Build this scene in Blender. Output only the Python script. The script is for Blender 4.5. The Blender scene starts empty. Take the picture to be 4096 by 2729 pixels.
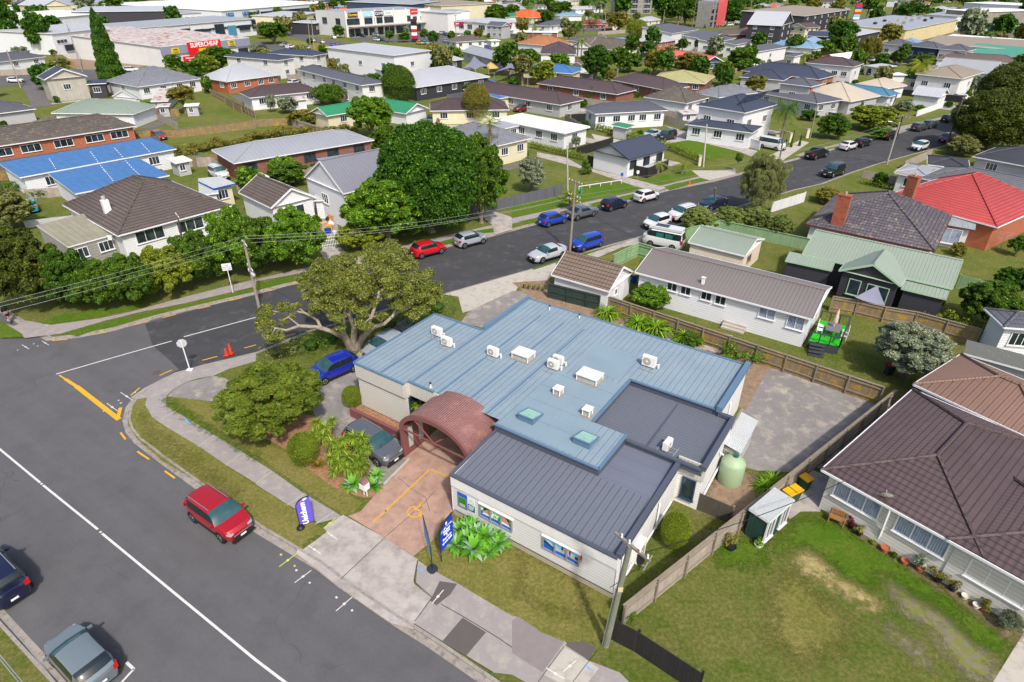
import bpy,bmesh,math,random
import numpy as np
from mathutils import Vector,Matrix
from mathutils.geometry import delaunay_2d_cdt
R=random.Random(7)
C=bpy.context.scene.collection
# ---------------------------------------------------------------- camera, sky, sun, exposure
CAM_H=27.5;FPX=2485.66;PITCH=math.radians(30.919);ROLL=math.radians(-.348)
cp,sp,cr,sr=math.cos(PITCH),math.sin(PITCH),math.cos(ROLL),math.sin(ROLL)
FW=Vector((0,cp,-sp));DN0=Vector((0,-sp,-cp));RT0=Vector((1,0,0))
RT=RT0*cr+DN0*sr;DN=-RT0*sr+DN0*cr
cam=bpy.data.cameras.new('camera');camo=bpy.data.objects.new('camera',cam);C.objects.link(camo)
cam.sensor_width=36;cam.lens=FPX/4096*36;cam.clip_end=6000;cam.clip_start=.5
mw=Matrix.Identity(4)
for i in range(3):
    mw[i][0]=RT[i];mw[i][1]=-DN[i];mw[i][2]=-FW[i]
mw[2][3]=CAM_H
camo.matrix_world=mw
bpy.context.scene.camera=camo
SUN_EL=math.radians(49);SUN_AZ=math.radians(160)   # azimuth of the sun, clockwise from +y
w=bpy.data.worlds.new('World');bpy.context.scene.world=w;w.use_nodes=True
nt=w.node_tree;nt.nodes.clear()
sk=nt.nodes.new('ShaderNodeTexSky');sk.sky_type='NISHITA';sk.sun_disc=False
sk.sun_elevation=SUN_EL;sk.sun_rotation=SUN_AZ;sk.air_density=1.0;sk.dust_density=3.5;sk.ozone_density=.6
bg=nt.nodes.new('ShaderNodeBackground');bg.inputs[1].default_value=.14
ow=nt.nodes.new('ShaderNodeOutputWorld')
nt.links.new(sk.outputs[0],bg.inputs[0]);nt.links.new(bg.outputs[0],ow.inputs[0])
sl=bpy.data.lights.new('sun','SUN');sl.energy=3.0;sl.angle=math.radians(3.0);sl.color=(1,.95,.88)
so=bpy.data.objects.new('sun',sl);C.objects.link(so)
sd=Vector((math.sin(SUN_AZ)*math.cos(SUN_EL),math.cos(SUN_AZ)*math.cos(SUN_EL),math.sin(SUN_EL)))
so.rotation_euler=sd.to_track_quat('Z','Y').to_euler()
vs=bpy.context.scene.view_settings;vs.view_transform='Standard';vs.look='None';vs.exposure=.45;vs.gamma=1
bpy.context.scene.cycles.max_bounces=5;bpy.context.scene.cycles.diffuse_bounces=2
bpy.context.scene.cycles.transparent_max_bounces=16;bpy.context.scene.cycles.use_denoising=True
# ---------------------------------------------------------------- where a feature of the place stands
def P(s,z=0.0):
    """a surveyed point: map-sheet code + sheet coordinates -> world point at height z"""
    t,u,v=s.split();X=(2354*int(t[0])+float(u))/2.29883;Y=(1568*int(t[1])+float(v))/2.29883
    d=RT*((X-2048)/FPX)+DN*((Y-1364.5)/FPX)+FW
    k=(z-CAM_H)/d.z
    return Vector((d.x*k,d.y*k,z))
def PT(t,p,z=0.0):return P('%s %f %f'%(t,p[0],p[1]),z)
def PXM(q):   # sheet units per metre at a world point
    return FPX*2.29883/((Vector(q)-Vector((0,0,CAM_H))).dot(FW))
A1=math.radians(-56.291)
E1=Vector((math.sin(A1),math.cos(A1),0));E2=Vector((math.cos(A1),-math.sin(A1),0));C0=Vector((5.2,20.4,0))
def W(s,t,z=0.0):return C0+E1*s+E2*t+Vector((0,0,z))
# ---------------------------------------------------------------- materials
def srgb(c):
    if isinstance(c,str):
        c=c.lstrip('#');c=[int(c[i:i+2],16)/255 for i in(0,2,4)]
        c=[x/12.92 if x<=.04045 else((x+.055)/1.055)**2.4 for x in c]
    return tuple(c[:3])
MC={}
class NB:
    def __init__(s,name):
        s.m=bpy.data.materials.new(name);s.m.use_nodes=True;s.t=s.m.node_tree;s.t.nodes.clear()
        s.o=s.n('ShaderNodeOutputMaterial');s.b=s.n('ShaderNodeBsdfPrincipled');s.l(s.b.outputs[0],s.o.inputs[0])
    def n(s,k):return s.t.nodes.new(k)
    def l(s,a,b):s.t.links.new(a,b)
    def val(s,sock,v):
        if hasattr(v,'links')or hasattr(v,'is_output'):s.l(v,sock)
        else:sock.default_value=v
    def math(s,op,a,b=None,c=None):
        n=s.n('ShaderNodeMath');n.operation=op;s.val(n.inputs[0],a)
        if b is not None:s.val(n.inputs[1],b)
        if c is not None:s.val(n.inputs[2],c)
        return n.outputs[0]
    def noise(s,vec,scale,detail=3,rough=.55):
        n=s.n('ShaderNodeTexNoise');s.l(vec,n.inputs['Vector']);n.inputs['Scale'].default_value=scale
        n.inputs['Detail'].default_value=detail;n.inputs['Roughness'].default_value=rough;return n.outputs[0]
    def ramp(s,v,a,b):
        n=s.n('ShaderNodeMapRange');s.val(n.inputs[0],v);n.inputs[1].default_value=a;n.inputs[2].default_value=b;return n.outputs[0]
    def mix(s,f,a,b,mode='MIX'):
        n=s.n('ShaderNodeMix');n.data_type='RGBA';n.blend_type=mode;s.val(n.inputs[0],f)
        for k,v in((6,a),(7,b)):
            if isinstance(v,tuple):v=(v[0],v[1],v[2],1)
            s.val(n.inputs[k],v)
        return n.outputs[2]
    def grey(s,v):
        n=s.n('ShaderNodeCombineColor')
        for k in range(3):s.l(v,n.inputs[k])
        return n.outputs[0]
    def bump(s,h,dist,st=1.0):
        n=s.n('ShaderNodeBump');s.l(h,n.inputs['Height']);n.inputs['Distance'].default_value=dist;n.inputs['Strength'].default_value=st
        s.l(n.outputs[0],s.b.inputs['Normal'])
def M(name,col,rough=.7,pat=None,p=.3,q=.3,var=.12,ns=.6,bump=.02,col2=None,c2=(.5,.7),metal=0,spec=.3,coat=0,line=.25,streak=0,alpha=1,trans=0):
    if name in MC:return MC[name]
    b=NB(name);col=srgb(col)
    tc=b.n('ShaderNodeTexCoord');obj=tc.outputs['Object'];uv=tc.outputs['UV']
    n1=b.noise(obj,ns,4);n2=b.noise(obj,ns*9,3)
    f=b.math('ADD',b.math('MULTIPLY',n1,.6),b.math('MULTIPLY',n2,.4))
    f=b.ramp(f,.3,.7)
    lo=tuple(c*(1-var)for c in col);hi=tuple(min(.95,c*(1+var))for c in col)
    cc=b.mix(f,lo,hi)
    if col2:
        m2=b.ramp(b.noise(obj,ns*1.7+.31,5,.65),c2[0],c2[1]);cc=b.mix(m2,cc,srgb(col2))
    sx=b.n('ShaderNodeSeparateXYZ');b.l(uv,sx.inputs[0]);u,v=sx.outputs[0],sx.outputs[1]
    if streak:
        cx=b.n('ShaderNodeCombineXYZ');b.l(b.math('MULTIPLY',u,2.2),cx.inputs[0]);b.l(b.math('MULTIPLY',v,.12),cx.inputs[1])
        st=b.ramp(b.noise(cx.outputs[0],1.3,4),.35,.7)
        cc=b.mix(b.math('MULTIPLY',st,streak),cc,tuple(c*.55 for c in col))
    h=None
    if pat in('rib','seam','corr'):
        fr=b.math('FRACT',b.math('DIVIDE',u,p))
        if pat=='corr':h=b.math('SINE',b.math('MULTIPLY',fr,6.2832))
        else:
            wd=.2 if pat=='rib' else .06
            d=b.math('ABSOLUTE',b.math('SUBTRACT',fr,.5));h=b.ramp(d,wd+.06,wd)
            cc=b.mix(b.math('MULTIPLY',b.ramp(b.math('ABSOLUTE',b.math('SUBTRACT',d,wd+.05)),.09,.0),line),cc,tuple(c*.6 for c in col))
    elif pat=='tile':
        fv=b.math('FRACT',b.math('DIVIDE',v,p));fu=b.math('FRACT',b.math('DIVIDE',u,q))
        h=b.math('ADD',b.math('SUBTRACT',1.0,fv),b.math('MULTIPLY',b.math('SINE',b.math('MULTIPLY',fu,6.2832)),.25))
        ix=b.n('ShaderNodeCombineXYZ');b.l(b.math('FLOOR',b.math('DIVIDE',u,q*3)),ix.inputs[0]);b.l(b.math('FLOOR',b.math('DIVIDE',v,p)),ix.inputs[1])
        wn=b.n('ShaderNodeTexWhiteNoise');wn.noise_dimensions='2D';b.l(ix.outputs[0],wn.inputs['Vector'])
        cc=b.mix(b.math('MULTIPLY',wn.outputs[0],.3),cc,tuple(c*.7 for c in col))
        ln=b.ramp(fv,.26,.10);cc=b.mix(b.math('MULTIPLY',ln,line),cc,tuple(c*.25 for c in col))  # shadow under each tile step, painted into the roof colour
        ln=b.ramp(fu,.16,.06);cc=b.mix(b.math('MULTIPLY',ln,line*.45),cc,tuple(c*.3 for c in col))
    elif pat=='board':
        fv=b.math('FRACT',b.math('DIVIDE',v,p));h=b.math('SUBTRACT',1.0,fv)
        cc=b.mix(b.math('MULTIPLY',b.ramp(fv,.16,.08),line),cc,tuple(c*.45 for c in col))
    elif pat=='pale':
        fu=b.math('FRACT',b.math('DIVIDE',u,p));h=b.ramp(b.math('ABSOLUTE',b.math('SUBTRACT',fu,.5)),.49,.43)
        wn=b.n('ShaderNodeTexWhiteNoise');wn.noise_dimensions='1D';b.l(b.math('FLOOR',b.math('DIVIDE',u,p)),wn.inputs['W'])
        cc=b.mix(b.math('MULTIPLY',wn.outputs[0],.35),cc,tuple(c*.55 for c in col))
        cc=b.mix(b.math('MULTIPLY',b.math('SUBTRACT',1.0,h),.6),cc,tuple(c*.3 for c in col))
    elif pat=='brick':
        bt=b.n('ShaderNodeTexBrick');b.l(uv,bt.inputs['Vector']);bt.inputs['Scale'].default_value=1
        bt.inputs['Brick Width'].default_value=.24;bt.inputs['Row Height'].default_value=.086;bt.inputs['Mortar Size'].default_value=.01
        bt.inputs['Color1'].default_value=(*[c*.75 for c in col],1);bt.inputs['Color2'].default_value=(*[min(1,c*1.2)for c in col],1)
        bt.inputs['Mortar'].default_value=(.3,.27,.24,1);cc=b.mix(.55,cc,bt.outputs[0])
        h=b.math('SUBTRACT',1.0,bt.outputs[1])
    elif pat=='lane':
        so_=b.n('ShaderNodeSeparateXYZ');b.l(obj,so_.inputs[0]);d1,d2=q
        au=b.math('ADD',b.math('MULTIPLY',so_.outputs[0],d1[0]),b.math('MULTIPLY',so_.outputs[1],d1[1]));av=b.math('ADD',b.math('MULTIPLY',so_.outputs[0],d2[0]),b.math('MULTIPLY',so_.outputs[1],d2[1]))
        cx=b.n('ShaderNodeCombineXYZ');b.l(b.math('MULTIPLY',au,.035),cx.inputs[0]);b.l(b.math('MULTIPLY',av,.55),cx.inputs[1])
        cc=b.mix(b.math('MULTIPLY',b.ramp(b.noise(cx.outputs[0],1.0,3),.3,.7),line),cc,tuple(c*.6 for c in col))
        vo=b.n('ShaderNodeTexVoronoi');vo.feature='DISTANCE_TO_EDGE';vo.inputs['Scale'].default_value=.22;dv=b.n('ShaderNodeVectorMath');dv.operation='ADD';nv=b.n('ShaderNodeTexNoise');nv.inputs['Scale'].default_value=.8;b.l(obj,nv.inputs['Vector']);b.l(obj,dv.inputs[0]);b.l(nv.outputs[1],dv.inputs[1]);b.l(dv.outputs[0],vo.inputs['Vector'])
        ck=b.math('MULTIPLY',b.ramp(vo.outputs[0],.006,.002),b.ramp(b.noise(obj,.13,2),.52,.6));cc=b.mix(b.math('MULTIPLY',ck,.5),cc,(.03,.03,.03))
        cc=b.mix(b.math('MULTIPLY',b.ramp(b.noise(obj,1.7,5,.7),.66,.74),.35),cc,tuple(c*.5 for c in col));h=b.noise(obj,22,4,.7)
        cc=b.mix(b.math('MULTIPLY',b.ramp(b.noise(obj,14,2,.8),.45,.62),.12),cc,tuple(min(1,c*1.7)for c in col))
    elif pat=='rough':h=b.noise(obj,22,4,.7)
    elif pat=='chip':h=b.noise(obj,60,2,.6)
    if h is not None:b.bump(h,bump)
    b.l(cc,b.b.inputs['Base Color']);b.b.inputs['Roughness'].default_value=rough
    b.b.inputs['Metallic'].default_value=metal;b.b.inputs['Specular IOR Level'].default_value=spec;b.b.inputs['Coat Weight'].default_value=coat
    b.b.inputs['Coat Roughness'].default_value=.05
    if alpha<1:b.b.inputs['Alpha'].default_value=alpha
    MC[name]=b.m;return b.m
def TURFM(name,dk,mid,dry,a=.45,big=.12,blend=False):
    if name in MC:return MC[name]
    b=NB(name);obj=b.n('ShaderNodeTexCoord').outputs['Object'];n0=b.noise(obj,big,4,.6);n1=b.noise(obj,.7,5,.65);n2=b.noise(obj,5,4,.7);n3=b.noise(obj,26,3,.7)
    f=b.math('ADD',b.math('ADD',b.math('MULTIPLY',n0,.35),b.math('MULTIPLY',n1,.4)),b.math('MULTIPLY',n2,.25));f=b.ramp(f,a-.07,a+.11)
    cc=b.mix(f,srgb(mid),srgb(dry));cc=b.mix(b.math('MULTIPLY',b.ramp(n2,.62,.42),.45),cc,srgb(dk));cc=b.mix(b.math('MULTIPLY',b.ramp(n3,.38,.7),.45),cc,tuple(c*1.6 for c in srgb(mid)))
    b.l(cc,b.b.inputs['Base Color']);b.b.inputs['Roughness'].default_value=.95;b.b.inputs['Specular IOR Level'].default_value=.1;b.bump(b.math('ADD',n3,n2),.06)
    MC[name]=b.m;return b.m
def SOFT(name,src):
    """the same ground cover with a ragged edge: uv.x is the distance in from the outline"""
    if name in MC:return MC[name]
    m=src.copy();m.name=name;t=m.node_tree;bs=next(n for n in t.nodes if n.type=='BSDF_PRINCIPLED');uv=t.nodes.new('ShaderNodeTexCoord');sx=t.nodes.new('ShaderNodeSeparateXYZ');t.links.new(uv.outputs['UV'],sx.inputs[0])
    nz=t.nodes.new('ShaderNodeTexNoise');nz.inputs['Scale'].default_value=2.2;nz.inputs['Detail'].default_value=6;nz.inputs['Roughness'].default_value=.7;t.links.new(uv.outputs['Object'],nz.inputs['Vector'])
    a=t.nodes.new('ShaderNodeMath');a.operation='MULTIPLY_ADD';t.links.new(nz.outputs[0],a.inputs[0]);a.inputs[1].default_value=2.4;a.inputs[2].default_value=-1.2;c=t.nodes.new('ShaderNodeMath');c.operation='ADD';t.links.new(a.outputs[0],c.inputs[0]);t.links.new(sx.outputs[0],c.inputs[1])
    r=t.nodes.new('ShaderNodeMapRange');t.links.new(c.outputs[0],r.inputs[0]);r.inputs[1].default_value=-.3;r.inputs[2].default_value=.55;t.links.new(r.outputs[0],bs.inputs['Alpha']);MC[name]=m;return m
def LEAF(name,c1,c2,c3=None,amt=.5):
    """foliage: every leaf face carries its own random number in its uv"""
    if name in MC:return MC[name]
    b=NB(name);tc=b.n('ShaderNodeTexCoord');sx=b.n('ShaderNodeSeparateXYZ');b.l(tc.outputs['UV'],sx.inputs[0])
    g=b.n('ShaderNodeNewGeometry')
    nz=b.ramp(b.noise(g.outputs['Position'],.9,3),.35,.65)
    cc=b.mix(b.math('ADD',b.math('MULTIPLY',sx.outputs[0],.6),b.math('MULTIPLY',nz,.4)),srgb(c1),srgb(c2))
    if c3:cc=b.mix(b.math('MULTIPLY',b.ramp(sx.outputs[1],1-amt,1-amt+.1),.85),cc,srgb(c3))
    b.l(cc,b.b.inputs['Base Color']);b.b.inputs['Roughness'].default_value=.55;b.b.inputs['Specular IOR Level'].default_value=.25
    tr=b.n('ShaderNodeBsdfTranslucent');b.l(cc,tr.inputs[0]);mx=b.n('ShaderNodeMixShader');mx.inputs[0].default_value=.25
    b.l(b.b.outputs[0],mx.inputs[1]);b.l(tr.outputs[0],mx.inputs[2]);b.l(mx.outputs[0],b.o.inputs[0])
    MC[name]=b.m;return b.m
def GLASS(name='window_glass',c='#27333a',rough=.08):
    if name in MC:return MC[name]
    b=NB(name);tc=b.n('ShaderNodeTexCoord')
    n=b.ramp(b.noise(tc.outputs['Object'],.9,2),.4,.6);c=srgb(c)
    b.l(b.mix(n,tuple(x*.55 for x in c),tuple(x*1.5 for x in c)),b.b.inputs['Base Color'])
    b.b.inputs['Roughness'].default_value=rough;b.b.inputs['Specular IOR Level'].default_value=.8
    MC[name]=b.m;return b.m
# ---------------------------------------------------------------- mesh building (world coordinates; a child is stored relative to its root)
class MB:
    def __init__(s):s.v=[];s.f=[];s.m=[];s.uv=[];s.mats=[];s.sm=[]
    def mi(s,mat):
        if mat not in s.mats:s.mats.append(mat)
        return s.mats.index(mat)
    def poly(s,pts,mat=None,ud=None,uvs=None,smooth=False):
        pts=[Vector(p)for p in pts];k=len(s.v);s.v+=pts;s.f.append(list(range(k,k+len(pts))));s.m.append(s.mi(mat));s.sm.append(smooth)
        if uvs:s.uv+=uvs;return
        n=Vector((0,0,0))
        for i in range(len(pts)):
            a,b2=pts[i],pts[(i+1)%len(pts)]
            n+=Vector(((a.y-b2.y)*(a.z+b2.z),(a.z-b2.z)*(a.x+b2.x),(a.x-b2.x)*(a.y+b2.y)))
        if n.length<1e-12:n=Vector((0,0,1))
        n.normalize();Z=Vector((0,0,1))
        if ud is not None:u=Vector(ud)-n*Vector(ud).dot(n);u.normalize();v=n.cross(u)
        elif abs(n.z)<.5:u=Z.cross(n).normalized();v=Z
        elif Vector((n.x,n.y)).length>.02:u=Z.cross(n).normalized();v=n.cross(u);v=v if v.z>0 else-v
        else:u=Vector((1,0,0));v=Vector((0,1,0))
        s.uv+=[(p.dot(u),p.dot(v))for p in pts]
    def prism(s,ring,z0,z1,mat=None,top=None,bottom=False,ud=None):
        n=len(ring);r=[Vector((p[0],p[1],0))for p in ring]
        ar=sum(r[i].x*r[(i+1)%n].y-r[(i+1)%n].x*r[i].y for i in range(n))
        if ar<0:r=r[::-1]
        zz=lambda p,z:Vector((p.x,p.y,z))
        for i in range(n):
            a,b2=r[i],r[(i+1)%n];s.poly([zz(a,z0),zz(b2,z0),zz(b2,z1),zz(a,z1)],mat)
        s.poly([zz(p,z1)for p in r],top or mat,ud)
        if bottom:s.poly([zz(p,z0)for p in r[::-1]],mat)
    def box(s,c,X,Y,Z,mat=None):
        """centre c and three half-extent vectors"""
        c,X,Y,Z=Vector(c),Vector(X),Vector(Y),Vector(Z)
        if X.cross(Y).dot(Z)<0:X=-X
        q=lambda a,b2,d:c+X*a+Y*b2+Z*d
        for f in([(-1,-1,-1),(-1,1,-1),(1,1,-1),(1,-1,-1)],[(-1,-1,1),(1,-1,1),(1,1,1),(-1,1,1)],[(-1,-1,-1),(1,-1,-1),(1,-1,1),(-1,-1,1)],
                  [(1,1,-1),(-1,1,-1),(-1,1,1),(1,1,1)],[(1,-1,-1),(1,1,-1),(1,1,1),(1,-1,1)],[(-1,1,-1),(-1,-1,-1),(-1,-1,1),(-1,1,1)]):
            s.poly([q(*t)for t in f],mat)
        return s
    def bar(s,a,b2,w=.05,h=None,mat=None):
        a,b2=Vector(a),Vector(b2);d=(b2-a);L=d.length
        if L<1e-6:return s
        d/=L;up=Vector((0,0,1))if abs(d.z)<.95 else Vector((0,1,0));x=d.cross(up).normalized();y=x.cross(d)
        return s.box((a+b2)/2,d*(L/2),x*(w/2),y*((h or w)/2),mat)
    def cyl(s,a,b2,r0,r1=None,n=10,mat=None,cap=True):
        a,b2=Vector(a),Vector(b2);r1=r0 if r1 is None else r1;d=(b2-a).normalized()
        up=Vector((0,0,1))if abs(d.z)<.95 else Vector((0,1,0));x=d.cross(up).normalized();y=d.cross(x)
        if x.cross(y).dot(d)<0:y=-y
        ra=[a+(x*math.cos(6.28318*i/n)+y*math.sin(6.28318*i/n))*r0 for i in range(n)]
        rb=[b2+(x*math.cos(6.28318*i/n)+y*math.sin(6.28318*i/n))*r1 for i in range(n)]
        for i in range(n):
            j=(i+1)%n;s.poly([ra[i],ra[j],rb[j],rb[i]],mat,smooth=True)
        if cap:s.poly(rb,mat);s.poly(ra[::-1],mat)
        return s
    def lathe(s,c,prof,n=20,mat=None):
        c=Vector(c)
        for k in range(len(prof)-1):
            (r0,z0),(r1,z1)=prof[k],prof[k+1]
            for i in range(n):
                a,b2=6.28318*i/n,6.28318*(i+1)/n
                q=[c+Vector((r0*math.cos(a),r0*math.sin(a),z0)),c+Vector((r0*math.cos(b2),r0*math.sin(b2),z0)),
                     c+Vector((r1*math.cos(b2),r1*math.sin(b2),z1)),c+Vector((r1*math.cos(a),r1*math.sin(a),z1))]
                if r0<1e-5:q=q[1:]
                elif r1<1e-5:q=q[:3]
                s.poly(q,mat,smooth=True)
        return s
    def build(s,name,parent=None,mat=None,local=False):
        me=bpy.data.meshes.new(name)
        o=bpy.data.objects.new(name,me);C.objects.link(o)
        off=Vector((0,0,0))
        if parent is not None:
            o.parent=parent
            if not local:off=Vector(parent.get('_w',(0,0,0)))
        me.from_pydata([v-off for v in s.v],[],s.f)
        for m in(s.mats or[None]):
            me.materials.append(m or mat)
        me.polygons.foreach_set('material_index',s.m);me.polygons.foreach_set('use_smooth',s.sm)
        ul=me.uv_layers.new(name='UVMap');ul.data.foreach_set('uv',[c for p in s.uv for c in p])
        if any(s.sm):
            bm=bmesh.new();bm.from_mesh(me);bmesh.ops.remove_doubles(bm,verts=bm.verts,dist=1e-4);bm.to_mesh(me);bm.free();me.set_sharp_from_angle(angle=math.radians(38))
        me.update();o['_w']=tuple(off);return o
def tag(o,label=None,cat=None,group=None,kind=None):
    if label:o['label']=label
    if cat:o['category']=cat
    if group:o['group']=group
    if kind:o['kind']=kind
    return o
def thing(name,label,cat,loc,group=None,rz=0):
    o=bpy.data.objects.new(name,None);C.objects.link(o);o.location=loc;o.rotation_euler=(0,0,rz);o['_w']=tuple(loc);o.empty_display_size=.2
    return tag(o,label,cat,group)
def single(mb,name,label,cat,loc,group=None,mat=None,kind=None):
    """a thing that is one mesh, its origin at its base"""
    loc=Vector(loc);mb.v=[v-loc for v in mb.v]
    o=mb.build(name,None,mat);o.location=loc;return tag(o,label,cat,group,kind)
def struct(mb,name,mat=None):return tag(mb.build(name,None,mat),kind='structure')
def text(parent,s,size,pos,xd,nd,mat,name='lettering',ext=.01,off=None):
    cu=bpy.data.curves.new('t','FONT');cu.body=s;cu.size=size;cu.align_x='CENTER';cu.align_y='CENTER';cu.extrude=ext;cu.resolution_u=2
    if off:cu.offset=off
    to=bpy.data.objects.new('t',cu);C.objects.link(to);dg=bpy.context.evaluated_depsgraph_get();dg.update()
    me=bpy.data.meshes.new_from_object(to.evaluated_get(dg));bpy.data.objects.remove(to);bpy.data.curves.remove(cu)
    xd=Vector(xd).normalized();nd=Vector(nd).normalized();yd=nd.cross(xd)
    mm=Matrix.Identity(4)
    for i in range(3):mm[i][0]=xd[i];mm[i][1]=yd[i];mm[i][2]=nd[i];mm[i][3]=Vector(pos)[i]
    me.transform(Matrix.Translation(-Vector(parent['_w']))@mm)
    me.name=name;me.materials.clear();me.materials.append(mat)
    o=bpy.data.objects.new(name,me);C.objects.link(o);o.parent=parent;return o
# ================================================================ materials of the place
ASPH=M('asphalt','#59585a',.85,'lane',var=.12,ns=.12,bump=.006,col2='#4f4e50',c2=(.5,.75),line=.42,q=((-.83,.555),(.555,.83)))
ASPH2=M('asphalt_new','#414143',.85,'lane',var=.16,ns=.25,bump=.006,col2='#5c5b5f',c2=(.54,.72),line=.55,q=((.93,.36),(-.36,.93)))
DRIVE=M('drive_asphalt','#5f5b5c',.9,'rough',var=.12,ns=.5,bump=.008,col2='#746f6a')
CONC=M('concrete','#a49d97',.9,'rough',var=.14,ns=.45,bump=.004,col2='#837b77',c2=(.45,.7))
CONC2=M('concrete_pale','#aaa49a',.9,'rough',var=.08,ns=.8,bump=.005,col2='#938c83')
PATH=M('path_concrete','#8d8684',.9,'rough',var=.10,ns=.9,bump=.005,col2='#9d978d')
KERB=M('kerb_concrete','#8f8881',.9,'rough',var=.2,ns=2,bump=.008,col2='#6e665f')
DKPATCH=M('patch_asphalt','#57514f',.9,'rough',var=.06,ns=1.5,bump=.004)
GRAVEL=M('gravel','#7c7876',.95,'chip',var=.2,ns=.4,bump=.01,col2='#a0978a',c2=(.5,.68))
EARTH=M('bare_earth','#8a7560',.95,'chip',var=.3,ns=1.5,bump=.02,col2='#6c5a48')
BARK=M('leaf_litter','#9a7458',.95,'chip',var=.4,ns=3,bump=.03,col2='#6a4a38')
REDCON=M('red_concrete','#a68878',.9,'chip',var=.12,ns=.6,bump=.005,col2='#8c7064',c2=(.42,.7))
GRASS=TURFM('lawn_grass','#2f3c0e','#4f6220','#7d7546',.47)
GREEN=TURFM('green_grass','#304808','#4b6a17','#6c7034',.52)
DRY=TURFM('dry_grass','#434a16','#666a2c','#8a7e4e',.45)
STRAW=M('straw_patch','#a8946a',.95,'chip',var=.2,ns=1.4,bump=.02,col2='#7f7c42',c2=(.44,.58))
YEL=M('yellow_paint','#c99a28',.7,var=.12,ns=4,col2='#8f7434',c2=(.6,.75))
WHP=M('white_paint','#c6c4c1',.7,var=.1,ns=5,col2='#928f8d',c2=(.56,.72))
# ---------------------------------------------------------------- road outline (outer edge of the asphalt)
def PL(t,s,z=0.0):
    out=[]
    for q in s.split(','):
        a=q.split()
        if len(a)==3:t,a=a[0],a[1:]
        out.append(P('%s %s %s'%(t,a[0],a[1]),z))
    return out
nright=PL('13','1570 1230,1250 1030,760 690,545 520,0 190,02 1780 1340,1450 1100,1230 930,1150 830,1120 720,1150 600,1210 520,1330 420,1500 330,1590 290,1850 210,2354 90,11 500 1455,830 1370,1300 1230,1700 1130,2354 945,21 400 830,800 700,1200 590,1500 492,31 230 170,480 115,760 10,30 1000 1500,1310 1415,1540 1355')
nleft=PL('30','1640 1110,1310 1190,1190 1230,950 1280,650 1362,350 1442,21 2150 22,1880 92,1440 182,1130 265,250 485,11 2180 598,1830 683,960 900,380 1030,01 2354 1130,1900 1240,1440 1350,1050 1465,700 1532,420 1556')
west=PL('03','90 960,370 1260')
def ext(a,b,L):d=(b-a).normalized();return b+d*L
S1=E1;side_dir=(P('30 1310 1190')-P('21 1130 265')).normalized()
far=420
r_start=ext(nright[3],nright[0],45);
r_end=nright[-1]+side_dir*far;l_end=nleft[0]+side_dir*far
lw=nleft[-1];l_far=lw+E1*220
w1=west[0]+E1*200;w2=ext(west[0],west[1],60)
edge=[r_start]+nright+[r_end,l_end]+nleft+[l_far,w1,west[0],west[1],w2]
def offset_line(pts,d):
    out=[]
    for i,p in enumerate(pts):
        a=pts[max(0,i-1)];b2=pts[min(len(pts)-1,i+1)];t=(b2-a).normalized();out.append(p+Vector((t.y,-t.x,0))*d)
    return out
E_right=[r_start]+nright+[r_end];E_left=[l_end]+nleft+[l_far];E_west=[w1,west[0],west[1],w2]
K_right,K_left,K_west=[offset_line(e,.38)for e in(E_right,E_left,E_west)]
hole=K_right+K_left+K_west
RZ=-.12
# ground: one sheet out to the horizon with the sunken carriageway cut out of it
outer=[Vector(p)for p in((-2600,-300,0),(2600,-300,0),(2600,4200,0),(-2600,4200,0))]
pts=outer+hole;n0=len(outer);nh=len(hole)
edges=[(i,(i+1)%n0)for i in range(n0)]+[(n0+i,n0+(i+1)%nh)for i in range(nh)]
vo,eo,fo,_,_,_=delaunay_2d_cdt([Vector((p.x,p.y))for p in pts],edges,[],0,1e-4)
def inside(x,y,poly):
    c=False;n=len(poly)
    for i in range(n):
        a,b2=poly[i],poly[i-1]
        if(a.y>y)!=(b2.y>y)and x<(b2.x-a.x)*(y-a.y)/(b2.y-a.y)+a.x:c=not c
    return c
g=MB()
for f in fo:
    cx=sum(vo[i].x for i in f)/3;cy=sum(vo[i].y for i in f)/3
    if not inside(cx,cy,hole):g.poly([(vo[i].x,vo[i].y,0)for i in f],GRASS)
struct(g,'ground')
g=MB();g.poly([Vector((p.x,p.y,RZ))for p in hole],ASPH);struct(g,'road')
def strip(mb,line,d0,d1,z,mat,z0=None):
    a=offset_line(line,d0);b2=offset_line(line,d1)
    for i in range(len(line)-1):
        q=[a[i],a[i+1],b2[i+1],b2[i]];q=[Vector((p.x,p.y,z))for p in q];mb.poly(q if(q[1]-q[0]).cross(q[2]-q[0]).z>0 else q[::-1],mat)
        if z0 is not None:
            for e in(a,b2):
                mb.poly([Vector((e[i].x,e[i].y,z0)),Vector((e[i+1].x,e[i+1].y,z0)),Vector((e[i+1].x,e[i+1].y,z)),Vector((e[i].x,e[i].y,z))],mat)
kb=MB()
for e in(E_right,E_left,E_west):
    strip(kb,e,0,.38,RZ+.006,KERB);strip(kb,e,.375,.53,.012,KERB,RZ-.02)
struct(kb,'kerb')
# resurfaced darker asphalt of the side street
g=MB();a=[Vector((p.x,p.y,RZ+.003))for p in[P('01 1330 1400'),P('02 1400 30'),P('02 1560 170'),P('02 1640 250')]+nright[13:]+[r_end,l_end]+nleft[:17]]
g.poly(a,ASPH2);struct(g,'side_street_surface')
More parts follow.
